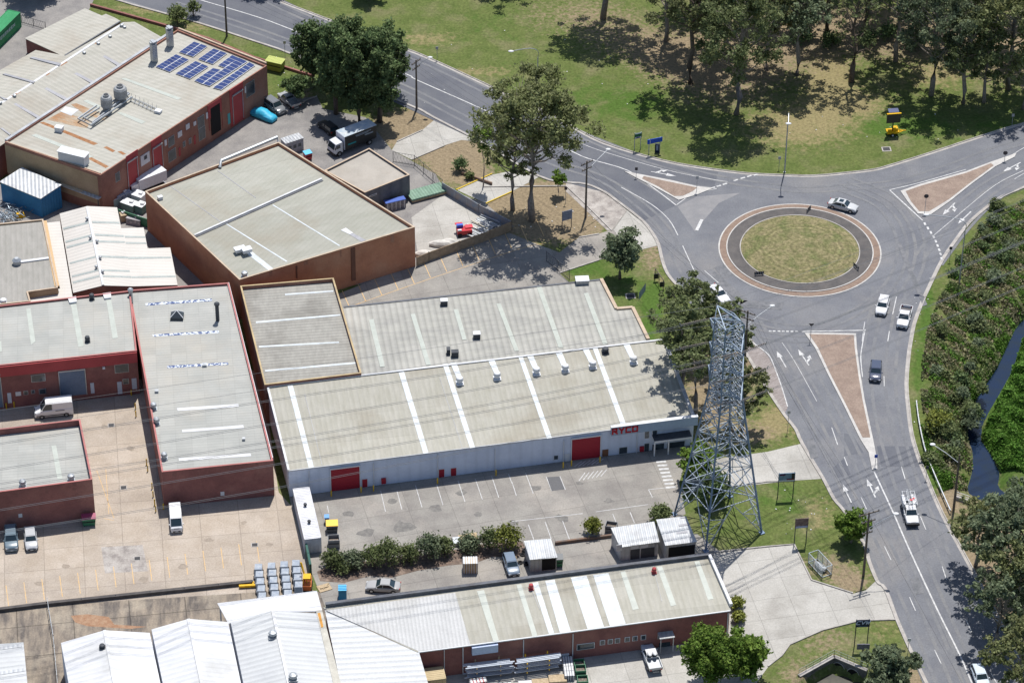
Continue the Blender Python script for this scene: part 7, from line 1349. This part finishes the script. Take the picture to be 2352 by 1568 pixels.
# small site box with flat white roof
c = at(672, 345); r = thing("site_cabin", c, "small grey ribbed site cabin behind the orange brick warehouse's upper corner", "cabin", None, math.radians(32)); mb = MB(); mb.box((0, 0, 1.1), (3.2, 1.7, 2.2)); mb.build("body", mat("cabin_grey", (.4, .42, .44), (.3, .31, .33), scale=2), r, world=False); mb = MB(); mb.box((0, 0, 2.25), (3.35, 1.85, .1)); [mb.box((-1.3+i*.52, 0, 2.33), (.08, 1.85, .06)) for i in range(6)]; mb.build("roof", RMETAL, r, world=False)
for k in (-.9, 0, .9): mb = MB(); mb.box((k, -.87, 1.2), (.5, .04, .6)); mb.build("window", GLASS, r, world=False)
def pile(x, y, items, name, label, cat, m, ang=0, group=None, z=0):
    """items: (dx,dy,dz, lx,ly,lz, rot, mat, part)"""
    c = at(x, y, z); r = thing(name, c, label, cat, group, math.radians(ang))
    for it in items:
        mb = MB(); mb.box((it[0], it[1], it[2]+it[5]/2), it[3:6], math.radians(it[6])); mb.build(it[8] if len(it) > 8 else "piece", it[7] or m, r, world=False)
    return r
CARD = mat("cardboard", (.42, .31, .18), (.5, .38, .24), scale=2, rough=.9); TANP = mat("pallet_wood", (.46, .36, .24), (.36, .28, .18), scale=3, rough=.9, fine=.2)
def crate(x, y, L, W_, H, ang, label, m=None, group=None, name="timber_crate", slats=6, cat="crate"):
    c = at(x, y); r = thing(name, c, label, cat, group, math.radians(ang)); mb = MB(); mb.box((0, 0, H/2), (L*.94, W_*.94, H*.96)); mb.build("contents", m or TANP, r, world=False); mb = MB()
    for i in range(slats):
        f = (i+.5)/slats-.5; mb.box((L*f, 0, H+.02), (L/slats*.7, W_, .05)); mb.box((L*f, W_/2, H/2), (.1, .05, H)); mb.box((L*f, -W_/2, H/2), (.1, .05, H)); mb.box((L/2, W_*f, H/2), (.05, .1, H)); mb.box((-L/2, W_*f, H/2), (.05, .1, H))
    mb.build("slat", LAMP if m else TANP, r, world=False); return r
crate(1080, 1309, 2.0, 1.5, 1.8, 3, "stacked timber crate with white top boards in the rear yard", CARD)
pile(1075, 1243, [(0, 0, 0, 2.6, 1.8, .5, 0, None, "board_stack"), (.5, .3, .5, 1.6, 1.2, .25, 8, CARD, "board_stack"), (-1.6, -.3, 0, 1.0, 1.4, .6, 4, GALV, "scrap_bin")], "timber_stack", "low stack of tan boards and scrap behind the hedge gap", "timber stack", TANP, 5)
pile(745, 1350, [(0, 0, 0, 1.8, 1.4, .12, 25, None, "pallet"), (0, 0, .12, 1.2, .2, .12, 25, None, "plank"), (.2, .3, .12, 1.4, .15, .1, 60, None, "plank")], "broken_pallet", "broken timber pallet lying by the canopy corner", "pallet", TANP)
r = pile(787, 1372, [(0, 0, 0, 1.1, 1.3, 1.8, 0, paint((.03, .25, .5), .5), "rack_body")]+[(0, -.6+.3*i, 1.8, 1.12, .18, .08, 0, paint((.08, .45, .75), .5), "rack_top") for i in range(4)], "blue_rack", "tall bright blue rack standing in front of the long roof's left end", "rack", None, 3)
# tyres
c0 = at(1196, 1283); rd = random.Random(5)
for i in range(7):
    p = c0+Vector((rd.uniform(-1.0, 1.0), rd.uniform(-1.7, 1.7), 0)); mb = MB(); lay = (.0, .22)[i % 2]
    mb.lathe(p+Vector((0, 0, lay)), [(.3, 0), (.38, .04), (.38, .18), (.3, .22), (.2, .2), (.2, .03)], 12); o = mb.build("old_tyre", TYRE if i != 3 else TANP); tag(o, "old tyre dumped in the heap left of the small tin shed" if i != 3 else "tan wheel in the tyre heap left of the small tin shed", "tyre", "heap of old tyres")
# silver machines in four columns
MC = mat("machine_silver", (.27, .31, .37), (.42, .45, .48), scale=1.5, rough=.35, metal=.2, fine=.05); MD = mat("machine_glass", (.07, .09, .12), rough=.2)
def machine(p, ang, label):
    r = thing("ride_on_machine", p, label, "machine", "silver machines parked in columns", ang); mb = MB()
    loft(mb, [[(-1.1, -.55, .35), (-1.1, .55, .35), (-1.1, .5, 1.25), (-1.1, -.5, 1.25)], [(.2, -.6, .35), (.2, .6, .35), (.2, .5, 1.35), (.2, -.5, 1.35)], [(.8, -.6, .35), (.8, .6, .35), (.8, .55, .8), (.8, -.55, .8)], [(1.05, -.5, .35), (1.05, .5, .35), (1.05, .45, .6), (1.05, -.45, .6)]]); mb.build("body", MC, r, world=False)
    mb = MB(); mb.add([(.25, -.48, 1.33), (.25, .48, 1.33), (.82, .52, .83), (.82, -.52, .83)], [(0, 3, 2, 1)]); mb.box((.95, 0, .7), (.1, .8, .12)); mb.build("windscreen", MD, r, world=False)
    for x in (-.7, .6):
        for s in (-1, 1): mb = MB(); mb.tube([(x, s*.5, .25), (x, s*.66, .25)], .25, 8); mb.build("wheel", TYRE, r, world=False)
    return r
mp = None; cols_ = [("leftmost", 594), ("second", 624), ("third", 653), ("rightmost", 680)]; rows_ = ["back", "second", "middle", "fourth", "front"]
for ci, (cn_, x) in enumerate(cols_):
    for ri in range(5 if ci < 3 else 4):
        y = 1322+ri*16.5-ci*3; lab = "silver machine in the %s column, %s row" % (cn_, rows_[ri]); xx = x+ri*2.2
        p = at(xx, y); ang = math.radians(-88)
        if mp is None: mp = machine(p, ang, lab)
        else: dup(mp, p, ang, lab)
c = at(568, 1349); r = thing("yellow_barrier", c, "yellow fork carriage lying left of the silver machines", "fork carriage", None, math.radians(6)); mb = MB(); mb.box((0, 0, .35), (2.2, .35, .3)); mb.box((0, .7, .3), (2.0, .2, .2)); mb.box((-.8, .35, .3), (.2, .8, .15)); mb.box((.8, .35, .3), (.2, .8, .15)); mb.build("fork_frame", YP, r, world=False)
c = at(706, 1350); r = thing("forklift", c, "orange forklift with a tall leaning yellow mast at the right of the silver machines", "forklift", None, 0); mb = MB(); mb.box((0, 0, .8), (1.2, 2.0, .7)); mb.box((0, .7, 1.3), (1.1, .6, .4)); mb.build("body", paint((.5, .12, .02), .4), r, world=False); mb = MB(); mb.bar((-.2, 1.0, .3), (-.9, 1.6, 3.2), .16); mb.bar((.35, -.9, .3), (-.8, 1.6, 3.2), .12); mb.build("mast", YP, r, world=False)
mb = MB(); [mb.bar((sx*.5, sy*.6, 1.1), (sx*.45, sy*.5, 2.1), .08) for sx in (-1, 1) for sy in (-1, 1)]; mb.box((0, 0, 2.12), (1.0, 1.1, .06)); mb.build("overhead_guard", YP, r, world=False); [MB().tube([(sx*.5, sy*.7, .35), (sx*.68, sy*.7, .35)], .35, 10).build("wheel", TYRE, r, world=False) for sx in (-1, 1) for sy in (-1, 1)]
# pipe racks along the brick factory
def prack(x0, y0, x1, y1, label, seed):
    a, b = at(x0, y0), at(x1, y1); u = (b-a).normalized(); n = Vector((-u.y, u.x, 0)); r = thing("pipe_rack", (a+b)/2, label, "pipe rack", "pipe racks along the brick wall"); L = (b-a).length; rd = random.Random(seed); mb = MB()
    for f in (.22, .72):
        p = a+u*L*f; mb.bar(p, p+Vector((0, 0, 2.8)), .16)
        for z in (.6, 1.4, 2.2): mb.bar(p+n*.0+Vector((0, 0, z)), p-n*1.3+Vector((0, 0, z)), .12)
    mb.build("upright", YP if seed > 1 else TIMB, r)
    for z in (.75, 1.55, 2.35):
        mb = MB()
        for k in range(4): o_ = rd.uniform(-.4, .3); mb.bar(a-n*(.2+k*.28)+u*(o_)+Vector((0, 0, z)), b-n*(.2+k*.28)+u*o_+Vector((0, 0, z)), .16, .1)
        mb.build("aluminium_section", mat("alu_section", (.45, .5, .58), rough=.35, metal=.2), r)
prack(1068, 1553, 1176, 1540, "left pipe rack loaded with long pale sections along the shaded brick wall", 1); prack(1184, 1541, 1285, 1527, "right pipe rack with yellow uprights along the shaded brick wall", 2)
bin_(1330, 1532, (1.4, 1.2, 1.0), 5, GRN_, "upper green steel stillage beside the white crates", op=True, name="stillage", cat="stillage"); bin_(1333, 1548, (1.4, 1.3, 1.2), 5, GRN_, "middle green steel stillage with timber rim", op=True, name="stillage", cat="stillage"); bin_(1338, 1571, (1.4, 1.3, 1.1), 5, GRN_, "lowest green steel stillage at the bottom edge", op=True, name="stillage", cat="stillage")
for i in range(4):
    r = crate(1303+i*1.5, 1524+i*11, 1.3, 1.0, .9, 4, ["first white slotted crate from the brick wall", "second white slotted crate from the brick wall", "third white slotted crate, with a tan sheet on it", "white slotted crate nearest the bottom edge"][i], mat("crate_inside", (.12, .13, .15)), "white slotted crates", "slotted_crate", 4)
bin_(1296, 1512, (1.1, .9, 1.1), 5, paint((.3, .34, .4), .5), "grey blue cabinet against the brick wall by the stillages", paint((.55, .57, .6), .5), "cabinet", "cabinet")
crate(1150, 1590, 3.0, 1.6, 1.0, 5, "red framed scrap trailer cut by the bottom edge", mat("rubbish_dark", (.08, .07, .06)), None, "scrap_cage", 5, "cage")["label"] = "scrap cage cut by the bottom edge below the left pipe rack"
pile(1208, 1572, [(0, 0, 0, 1.9, 1.2, .25, 0, FRAMEW, "sheet_stack"), (1.9, 0, 0, 2.2, 1.3, .4, 0, None, "sheet_stack"), (4.2, .4, 0, 2.3, 1.4, .5, 0, None, "sheet_stack")], "sheet_stack", "row of tan and white sheet stacks along the bottom edge", "sheet stack", TANP, 6)
r = crate(1098, 1572, 2.2, .9, .8, 14, "red steel lattice frame lying in the shade at the bottom edge", paint((.4, .03, .03), .5), None, "steel_frame", 5, "frame")
# yard beside the red factory: air units, white van body, crates
pile(345, 428, [(0, 0, .7, 5.2, 2.1, 1.9, 0, mat("truck_white_box", (.62, .63, .66)), "box_body"), (3.3, 0, .5, 1.3, 2.0, 1.6, 0, paint(WH), "cab"), (3.75, 0, 1.3, .45, 1.8, .6, 0, CGL, "windscreen")]+[(x, s*.9, 0, .8, .25, .8, 0, TYRE, "wheel") for x in (-1.6, 3.1) for s in (-1, 1)], "box_truck", "white box truck squeezed between the red factory and the brick warehouse", "truck", None, 218)
for i, (x, y, L, W_, H, an, m_, lab) in enumerate([(297, 446, 2.6, 1.4, 2.0, 35, FRAMEW, "tall white equipment cabinet in the factory yard beside the brick wall"), (283, 462, 2.6, 1.4, 1.6, 35, mat("jumble_blue", (.12, .18, .3), (.5, .52, .55), scale=3), "blue grey heap of equipment next to the tall white cabinet"), (262, 470, 1.8, 1.4, 1.3, 35, mat("cab_mint", (.4, .5, .47)), "mint green low cabinet with a white top"),
        (320, 462, 2.0, 1.7, 1.4, -30, FRAMEW, "white box close under the brick warehouse's left corner"), (298, 480, 2.4, 1.6, 1.3, -30, mat("cab_green", (.16, .22, .2)), "dark green crate with white top near the stepped shed"), (325, 486, 1.4, 1.6, 1.4, -30, mat("cab_green2", (.1, .16, .15)), "dark green crate tucked against the brick warehouse wall"), (310, 512, 2.4, 1.3, 1.0, -20, mat("jumble_grey", (.2, .22, .24), (.5, .45, .45), scale=3, fine=.3), "grey scrap heap in the notch of the stepped shed"), (283, 505, .9, 1.4, 1.2, 20, TANP, "tan boards leaning in the notch of the stepped shed")]):
    pile(x, y, [(0, 0, 0, L, W_, H, 0, m_, "body"), (0, 0, H, L*1.02, W_*1.02, .06, 0, FRAMEW if i not in (1, 6, 7) else m_, "top"), (L*.15, .1, H+.06, .6, .5, .25, 15, LAMP, "cap")], "equipment_box", lab, "equipment box", None, an, "equipment boxes in the factory yard")
r = thing("garden_hedge_wall", at(300, 500), "low dark green fence between the crates and the scrap heap", "fence"); mb = MB(); mb.bar(at(272, 490, .8), at(345, 515, .8), .12, 1.6); mb.build("panel", GRN_, r)
# heap of netting and yellow machine
c = at(22, 497); NM = mat("scrap_wire", (.35, .42, .48), (.15, .18, .22), scale=3, rough=.4, metal=.3); rd = random.Random(9); mb = MB()
for i in range(110):
    p = c+Vector((rd.gauss(0, 1.3), rd.gauss(0, 1.5), rd.uniform(.1, 1.1))); mb.bar(p, p+Vector((rd.uniform(-1, 1), rd.uniform(-1, 1), rd.uniform(-.4, .5))), .09)
stuff(mb.build("scrap_metal_heap", NM), "tangled heap of blue grey scrap strips below the blue shed", "scrap heap")
c = at(47, 498); r = thing("yellow_machine", c, "yellow compactor with a white handle beside the scrap heap", "machine", None, .3); mb = MB(); mb.frustum((0, 0, .1), (1.5, 1.0), (1.1, .7), .6); mb.build("body", YP, r, world=False); mb = MB(); mb.tube([(-.5, -.3, .35), (-.5, .3, .35)], .3, 10); mb.tube([(.3, -.35, .7), (.3, .35, .7)], .18, 8); mb.build("drum", TRIM, r, world=False); mb = MB(); mb.bar((0, 0, .7), (.2, .1, 1.1), .1); mb.build("handle", LAMP, r, world=False)
# red forklift, timber and stored goods in the fenced yard
r = pile(1066, 538, [(0, 0, .4, 2.3, 1.4, .7, 0, paint((.45, .01, .02), .4), "body"), (-.6, .5, 1.1, 1.0, .5, .5, 0, paint((.03, .1, .5), .4), "seat_box"), (.8, .3, 1.2, 1.2, .9, .06, 0, paint((.55, .04, .06), .4), "canopy"), (-.7, .9, 1.5, 1.2, .5, .06, 0, paint((.55, .03, .05), .4), "canopy"), (-.8, -.5, .9, .6, .3, .4, 0, FRAMEW, "engine_cover")]+[(x, s*.7, 0, .6, .3, .6, 0, TYRE, "wheel") for x in (-.8, .8) for s in (-1, 1)], "red_forklift", "red forklift with blue seat box parked in the corner of the fenced yard", "forklift", None, 12)
for i, (x, y, an, L, m_, lab) in enumerate([(1088, 540, -38, 3.0, GALV, "grey metal sections stacked right of the red forklift"), (1100, 523, -38, 3.4, mat("plank_pale", (.5, .46, .38)), "pale planks stacked behind the grey metal sections"), (1120, 512, -36, 4.0, GALV, "shiny sheet metal offcuts by the yard's corner fence"), (1112, 530, 20, 2.6, mat("offcuts", (.25, .3, .34), (.5, .5, .48), scale=3), "jumbled blue grey offcuts against the timber fence"), (1140, 517, -38, 3.0, GALV, "long metal strips in the far corner of the fenced yard")]):
    rd = random.Random(i); pile(x, y, [(rd.uniform(-.2, .2), -.9+k*.28, .1+rd.uniform(0, .3), L*rd.uniform(.8, 1), .16, .14, rd.uniform(-4, 4), m_ if k % 3 else LAMP, "length") for k in range(7)], "stored_material", lab, "stored material", m_, an, "stored material in the fenced yard")
GSH = mat("green_sheet", (.16, .26, .19), (.22, .33, .25), scale=1, rough=.5, wave=(25, .5, .3, .03)); pile(979, 448, [(0, 0, .5, 6.2, 2.6, .3, 0, GSH, "sheet_bundle"), (0, 0, .1, 6.0, 2.4, .3, 0, TANP, "bearer")], "green_roof_sheets", "green corrugated sheets stacked beside the annex", "sheet stack", None, 27)
pile(907, 478, [(0, 0, 0, 3.4, 1.0, 1.5, 0, mat("pallet_stack", (.26, .24, .25), (.12, .12, .14), scale=3), "pallet_stack"), (0, 0, 1.5, 3.4, 1.0, .1, 0, paint((.04, .1, .4), .5), "blue_top")]+[(-1.4+i*.7, -.52, 0, .1, .06, 1.5, 0, LAMP, "strap") for i in range(5)], "pallet_stack", "stack of grey and blue pallets against the annex wall", "pallet stack", None, 24)
for i, (x, y, sx) in enumerate(((975, 583, 1.6), (1015, 560, 2.2), (1032, 556, 1.5))):
    mb = MB(); mb.ball(at(x, y, .35), (sx, .7, .6), 9, 5); tag(mb.build("rubble_bag", mat("tarp_white", (.62, .6, .56), (.45, .43, .4), scale=2)), ["white tarp heap at the warehouse corner inside the fence", "long white tarp heap along the timber fence", "smaller white tarp heap left of the red forklift"][i], "tarp heap", "white tarp heaps inside the fence")
# fences
FT = mat("fence_timber", (.34, .25, .17), (.25, .18, .12), scale=1.5, rough=.9, fine=.15)
def fence(pts, h, label, m, posts=True, th=.1, name="fence", mesh=False, pm=None, step=2.4, cat="fence"):
    P = P2(pts); c = sum(P, Vector())/len(P); r = thing(name, c, label, cat)
    for a, b in zip(P[:-1], P[1:]):
        L = (b-a).length; k = max(int(L/step), 1)
        if mesh:
            mb = MB()
            for z in (.1, h): mb.bar(a+Vector((0, 0, z)), b+Vector((0, 0, z)), .05)
            n_ = int(L/.45)
            for i in range(n_): p = a.lerp(b, i/n_); q = a.lerp(b, min((i+1)/n_, 1)); mb.bar(p+Vector((0, 0, .1)), q+Vector((0, 0, h)), .018); mb.bar(q+Vector((0, 0, .1)), p+Vector((0, 0, h)), .018)
            mb.build("wire_panel", m, r)
        else: mb = MB(); mb.bar(a+Vector((0, 0, h/2)), b+Vector((0, 0, h/2)), th, h); mb.build("panel", m, r)
        if posts:
            for i in range(k+1): p = a.lerp(b, i/k); mb = MB(); mb.bar(p, p+Vector((0, 0, h+.1)), .12 if not mesh else .08); mb.build("post", pm or m, r)
    return r
fence([(957, 612), (985, 600), (1125, 550), (1175, 529)], 1.7, "tan timber fence along the lower side of the fenced yard", FT)
fence([(1175, 529), (1100, 490), (1016, 440)], 1.7, "tan and blue screened fence along the right side of the fenced yard", mat("fence_screen", (.3, .27, .25), (.2, .25, .32), scale=.8), pm=GALV)
fence([(903, 372), (952, 380), (1016, 436)], 1.9, "dark wire gate fence across the upper drive", DARKM, mesh=True)
fence([(1255, 600), (1308, 642)], 1.8, "wire fence beside the driveway at the hall's back corner", DARKM, mesh=True)
fence([(-20, 1406), (108, 1390), (580, 1340)], .55, "low retaining wall with thin posts between the tan yard and the stained strip", mat("retaining_shadow", (.1, .09, .085), (.06, .055, .055), scale=1), th=.5, name="retaining_wall", cat="retaining wall", step=4, pm=DARKM)  # wall coloured dark, carrying the shadow line of the drop
fence([(110, 1392), (124, 1478), (135, 1600)], 1.5, "rusty wire fence left of the white gabled sheds", GALV, mesh=True)
r = fence([(676, 1150), (698, 1240), (714, 1320)], 1.9, "dark green screened fence between the tan yard and the white container", mat("fence_green", (.02, .09, .07), rough=.6), th=.3)
fence([(1275, 1250), (1405, 1233)], .5, "low rusty retaining edge of the car park beside the small tin shed", mat("retaining_rust", (.2, .12, .08), (.12, .1, .09), scale=1), posts=False, th=.3, name="retaining_wall", cat="retaining wall")
fence([(208, 14), (345, 52), (402, 68), (478, 92), (583, 135), (720, 178)], .45, "low dark red brick garden wall along the verge above the factories", BRICKR, posts=False, th=.35, name="garden_wall", cat="garden wall")
fence([(1060, 400), (1130, 425)], .5, "short rusty garden wall behind the dark round shrub", mat("wall_rust", (.22, .15, .11)), posts=False, th=.25, name="garden_wall", cat="garden wall")
fence([(50, 52), (105, 68)], 1.4, "dark pipe gate beside the green container", DARKM, mesh=True, name="gate", cat="gate"); fence([(680, 225), (724, 200)], 1.5, "wire fence around the factory corner by the small dark tree", DARKM, mesh=True)
fence([(2303-250, 1555), (2040, 1600)], .1, "bottom kerb stub near the culvert", KERB, posts=False) if False else None
# guard rail
P = smooth_line(P2([(2104, 928), (2110, 975), (2124, 1040), (2146, 1098), (2182, 1180)]), 4); r = thing("guard_rail", P[0], "galvanised guard rail along the right edge of the road above the creek", "guard rail"); mb = MB()
for a, b in zip(P[:-1], P[1:]):
    for z, w_ in ((.62, .14), (.72, .06), (.52, .06)): mb.bar(a+Vector((0, 0, z)), b+Vector((0, 0, z)), .1 if z == .62 else .14, w_)
mb.build("rail", GALV, r)
for i in range(0, len(P), 1): mb = MB(); mb.bar(P[i]+Vector((.12, 0, -.3)), P[i]+Vector((.12, 0, .7)), .12); mb.build("post", TIMB, r)
P = P2([(2205, 1122), (2235, 1140)]); fence([(2200, 1133), (2236, 1148)], 1.0, "short pipe railing on the concrete lip of the creek pool", GALV, mesh=False, name="railing", posts=False, th=.05) if False else None
mb = MB(); a, b = at(2196, 1142, .25), at(2226, 1152, .25); mb.bar(a, b, .4, .5); r = thing("culvert_lip", a, "pale concrete culvert lip with railing at the pool's lower edge", "culvert"); mb.build("lip", KERB, r); mb = MB(); [mb.bar(a+Vector((0, 0, z)), b+Vector((0, 0, z)), .06) for z in (.6, 1.0)]; [mb.bar(a.lerp(b, f), a.lerp(b, f)+Vector((0, 0, 1)), .06) for f in (0, .5, 1)]; mb.build("railing", GALV, r)
# metal cage on the lower verge
c = at(1883, 1305); CGM = mat("cage_wire", (.33, .38, .42), rough=.4, metal=.3); r = thing("trolley_cage", c, "galvanised wire cage on bare ground beside the lower drive", "wire cage", None, math.radians(-62)); mb = MB(); L, W_, H = 3.6, 1.5, 1.7
for x in (-L/2, -L/6, L/6, L/2):
    for y in (-W_/2, W_/2): mb.bar((x, y, 0), (x, y, H), .07)
for y in (-W_/2, W_/2):
    for z in (.1, H): mb.bar((-L/2, y, z), (L/2, y, z), .07)
for x in (-L/2, L/2):
    for z in (.1, H): mb.bar((x, -W_/2, z), (x, W_/2, z), .07)
mb.build("frame", CGM, r, world=False); mb = MB()
for y in (-W_/2, W_/2):
    for i in range(18): mb.bar((-L/2+i*.2, y, .1), (-L/2+i*.2, y, H), .02)
    for i in range(8): mb.bar((-L/2, y, .1+i*.2), (L/2, y, .1+i*.2), .02)
mb.build("mesh_panel", CGM, r, world=False); mb = MB(); mb.ball((0, 0, .35), (1.3, .5, .35), 8, 5); mb.box((.8, .2, .5), (.5, .4, .3)); mb.build("scrap", mat("scrap_mix", (.4, .42, .44), (.2, .2, .2), scale=4, fine=.3), r, world=False)
# culvert headwall
r = thing("culvert_headwall", at(1915, 1530), "V shaped concrete culvert headwall with two round pipes and pipe railing", "culvert"); PA, PBp, PC = at(1835, 1553), at(1916, 1508), at(1992, 1540)
HW = mat("concrete_dark", (.2, .19, .18), (.11, .105, .1), scale=.8, rough=.95, fine=.2); CK = MATS["kerb_concrete"]
for a, b in ((PA, PBp), (PBp, PC)):
    mb = MB(); mb.bar(a+Vector((0, 0, -1.2)), b+Vector((0, 0, -1.2)), .3, 2.6); mb.build("headwall", HW, r); mb = MB(); mb.bar(a+Vector((0, 0, .14)), b+Vector((0, 0, .14)), .55, .14); mb.build("coping", CK, r)
    mb = MB(); nb_ = 5
    for z in (.6, 1.05): mb.bar(a+Vector((0, .25, z)), b+Vector((0, .25, z)), .05)
    for i in range(nb_+1): p = a.lerp(b, i/nb_)+Vector((0, .25, 0)); mb.bar(p, p+Vector((0, 0, 1.05)), .05)
    mb.build("railing", mat("railing_green", (.25, .3, .24)), r)
u, n = frame_of(PBp, PC)
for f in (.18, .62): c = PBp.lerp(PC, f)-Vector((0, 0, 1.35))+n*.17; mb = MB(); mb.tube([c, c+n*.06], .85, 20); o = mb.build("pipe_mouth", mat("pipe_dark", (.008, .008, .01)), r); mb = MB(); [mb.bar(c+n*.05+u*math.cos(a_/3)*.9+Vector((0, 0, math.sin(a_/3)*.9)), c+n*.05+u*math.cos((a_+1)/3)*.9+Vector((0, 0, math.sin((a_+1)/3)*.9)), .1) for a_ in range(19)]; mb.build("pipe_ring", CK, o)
mb = MB(); FP = [Vector((p.x, p.y, -1.9)) for p in (PA, PBp, PC, at(2040, 1600, -1.9), at(1995, 1665, -1.9), at(1830, 1665, -1.9), at(1795, 1600, -1.9))]; mb.add(FP, [tuple(range(len(FP)))[::-1]]); struct(mb.build("channel_bed", mat("channel_void_dark", (.035, .035, .03), (.07, .065, .05), scale=.8, rough=.5, fine=.2)))  # dark sheet in the pit; the void's darkness is put into its colour
# bollards
BY = mat("bollard_yellow", (.65, .42, .02), rough=.5); bm = None; k = 0
for x, y, lab in [(*t(2, 0, 60, 618), "leftmost yellow bollard by the red trim workshop"), (*t(2, 0, 132, 605), "second yellow bollard beside the panel van's nose"), (*t(2, 0, 826, 520), "yellow bollard left of the pale side door"), (*t(2, 0, 898, 515), "yellow bollard between the pale door and the open door"), (*t(2, 0, 1208, 495), "yellow bollard at the workshop's inner corner"),
        (*t(2, 0, 1246, 620), "upper yellow bollard of the top pair along the warehouse side"), (*t(2, 0, 1250, 690), "lower yellow bollard of the top pair along the warehouse side"), (*t(2, 0, 1348, 1130), "upper yellow bollard of the middle pair along the warehouse side"), (*t(2, 0, 1358, 1190), "lower yellow bollard of the middle pair along the warehouse side"), (*t(2, 0, 1398, 1350), "yellow bollard above the lowest pair on the warehouse side"), (*t(2, 0, 1408, 1425), "second yellow bollard above the lowest pair"), (*t(2, 0, 1422, 1500), "upper yellow bollard of the lowest pair by the passenger van"), (*t(2, 0, 1432, 1560), "lowest yellow bollard by the passenger van"), (*t(2, 0, 1503, 1540), "yellow bollard at the red warehouse's front corner"),
        (*t(2, 1, 692, 1420), "yellow bollard left of the left red roller door"), (*t(2, 1, 966, 1385), "yellow bollard right of the left red roller door"), (*t(2, 1, 1080, 1372), "yellow bollard at the first white downpipe"), (*t(2, 1, 1668, 1305), "yellow bollard left of the two small red doors"), (*t(2, 1, 2205, 1230), "yellow bollard at the third white downpipe"), (*t(2, 2, 470, 1160), "yellow bollard by the small white door"), (*t(2, 2, 546, 1142), "yellow bollard left of the right red roller door"), (*t(2, 2, 808, 1108), "yellow bollard right of the right red roller door")]:
    p = at(x, y)
    if bm is None: mb = MB(); mb.lathe((0, 0, 0), [(.09, 0), (.09, 1.0), (.06, 1.08)], 8); bm = mb.build("bollard", BY); bm.location = p; tag(bm, lab, "bollard", "yellow bollards")
    else: c = bm.copy(); COL.objects.link(c); c.location = p; c["label"] = lab
# litter and small stones on the park grass, road side white litter
lit = None
# ---------------- wear: oil stains, wall streaks, litter ----------------
rd = random.Random(77); OIL = mat("oil_stain", (.13, .125, .12), (.2, .19, .175), scale=1.5, rough=.8, fine=.2)
mb = MB()
def blot(x, y, r, z, k=9):
    c = at(x, y); P = [(c.x+math.cos(2*math.pi*i/k)*r*rd.uniform(.5, 1.2), c.y+math.sin(2*math.pi*i/k)*r*rd.uniform(.4, 1.0), z) for i in range(k)]; mb.add(P, [tuple(range(k))])
zz = .0265
for x, y, r in [(900, 1150, .8), (1000, 1165, 1.2), (1100, 1180, .7), (1230, 1120, 1.0), (840, 1225, 1.4), (925, 1210, 1.8), (1060, 1130, .9), (1180, 1200, .8), (1330, 1110, .6), (1400, 1150, .8), (1290, 1190, 1.1), (800, 1180, .9)]: blot(x, y, r, zz); zz += .0008
struct(mb.build("oil_stain", OIL))
mb = MB(); zz = .0225
for x, y, r in [(240, 980, .7), (300, 1030, .8), (150, 1300, .6), (250, 1260, .9), (480, 1240, .7), (560, 1200, .5), (330, 1330, .9), (620, 1250, .6), (90, 1340, .7), (280, 1120, .5), (420, 1300, .8)]: blot(x, y, r, zz); zz += .0008
struct(mb.build("oil_stain", mat("oil_stain_tan", (.25, .21, .17), (.32, .27, .22), scale=1.5, rough=.85, fine=.2)))
mb = MB(); zz = .0405
LT_ = mat("litter_white", (.6, .6, .58), rough=.8, fine=0); mb = MB()
for i in range(90):
    x, y = rd.choice([(rd.uniform(950, 1500), rd.uniform(60, 250)), (rd.uniform(1800, 2300), rd.uniform(260, 330)), (rd.uniform(2100, 2180), rd.uniform(640, 1000)), (rd.uniform(1180, 1400), rd.uniform(470, 530)), (rd.uniform(1760, 1900), rd.uniform(1120, 1230)), (rd.uniform(600, 720), rd.uniform(130, 200))])
    p = at(x, y); s = rd.uniform(.08, .22); mb.box(p+Vector((0, 0, .06)), (s, s*.7, .08), rd.uniform(0, 3))
stuff(mb.build("litter", LT_), "scattered pale litter and stones on the grass verges", "litter")
# dark stains running down the brick walls, each a part of its wall's building
for b, i, xs in ((W, 1, (620, 700, 780, 900)), (RB, 0, (400, 455, 520, 590)), (RC, 0, (40, 105, 170)), (LB, 0, (1120, 1250, 1390, 1560, 1630))):
    a_, b_, u_, n_ = b.wall(i); Rm = Matrix((u_, n_, Vector((0, 0, 1)))).transposed()
    for x in xs:
        f = (px(a_)[0], px(b_)[0]); s_ = (x-f[0])/(f[1]-f[0]); p = a_.lerp(b_, s_); h = rd.uniform(.6, 1.6); w_ = rd.uniform(.25, .7); mb = MB(); mb.box(Vector((p.x, p.y, p.z-h/2-.15))+n_*.008, (w_, .012, h), rot=Rm)
        mb.build("water_stain", mat("stain_" + b.root.name.split(".")[0], *(((.3, .15, .1), (.38, .19, .12)) if b is W else ((.2, .09, .08), (.26, .115, .1))), scale=1.5, rough=.9, fine=.2), b.root)
# gutters, lap strips and conduits on roofs
W.seam([(560, 641), (950, 524)], .12, GCOP, "gutter", .05)
for q in ([(700, 905), (740, 1068)], [(1010, 868), (1062, 1028)]): A.seam(q, .06, GCOP, "lightning_strip", .05)
for x, y, s in ((360, 900, .5), (560, 1010, .4), (470, 840, .6)): boxunit(RB, x, y, (s, s, .3), .1, RMETAL, "roof_hatch")
for q in ([(1215, 1338), (1240, 1400)], [(1500, 1300), (1520, 1380)]): LB.seam(q, .06, GCOP, "conduit", .06)
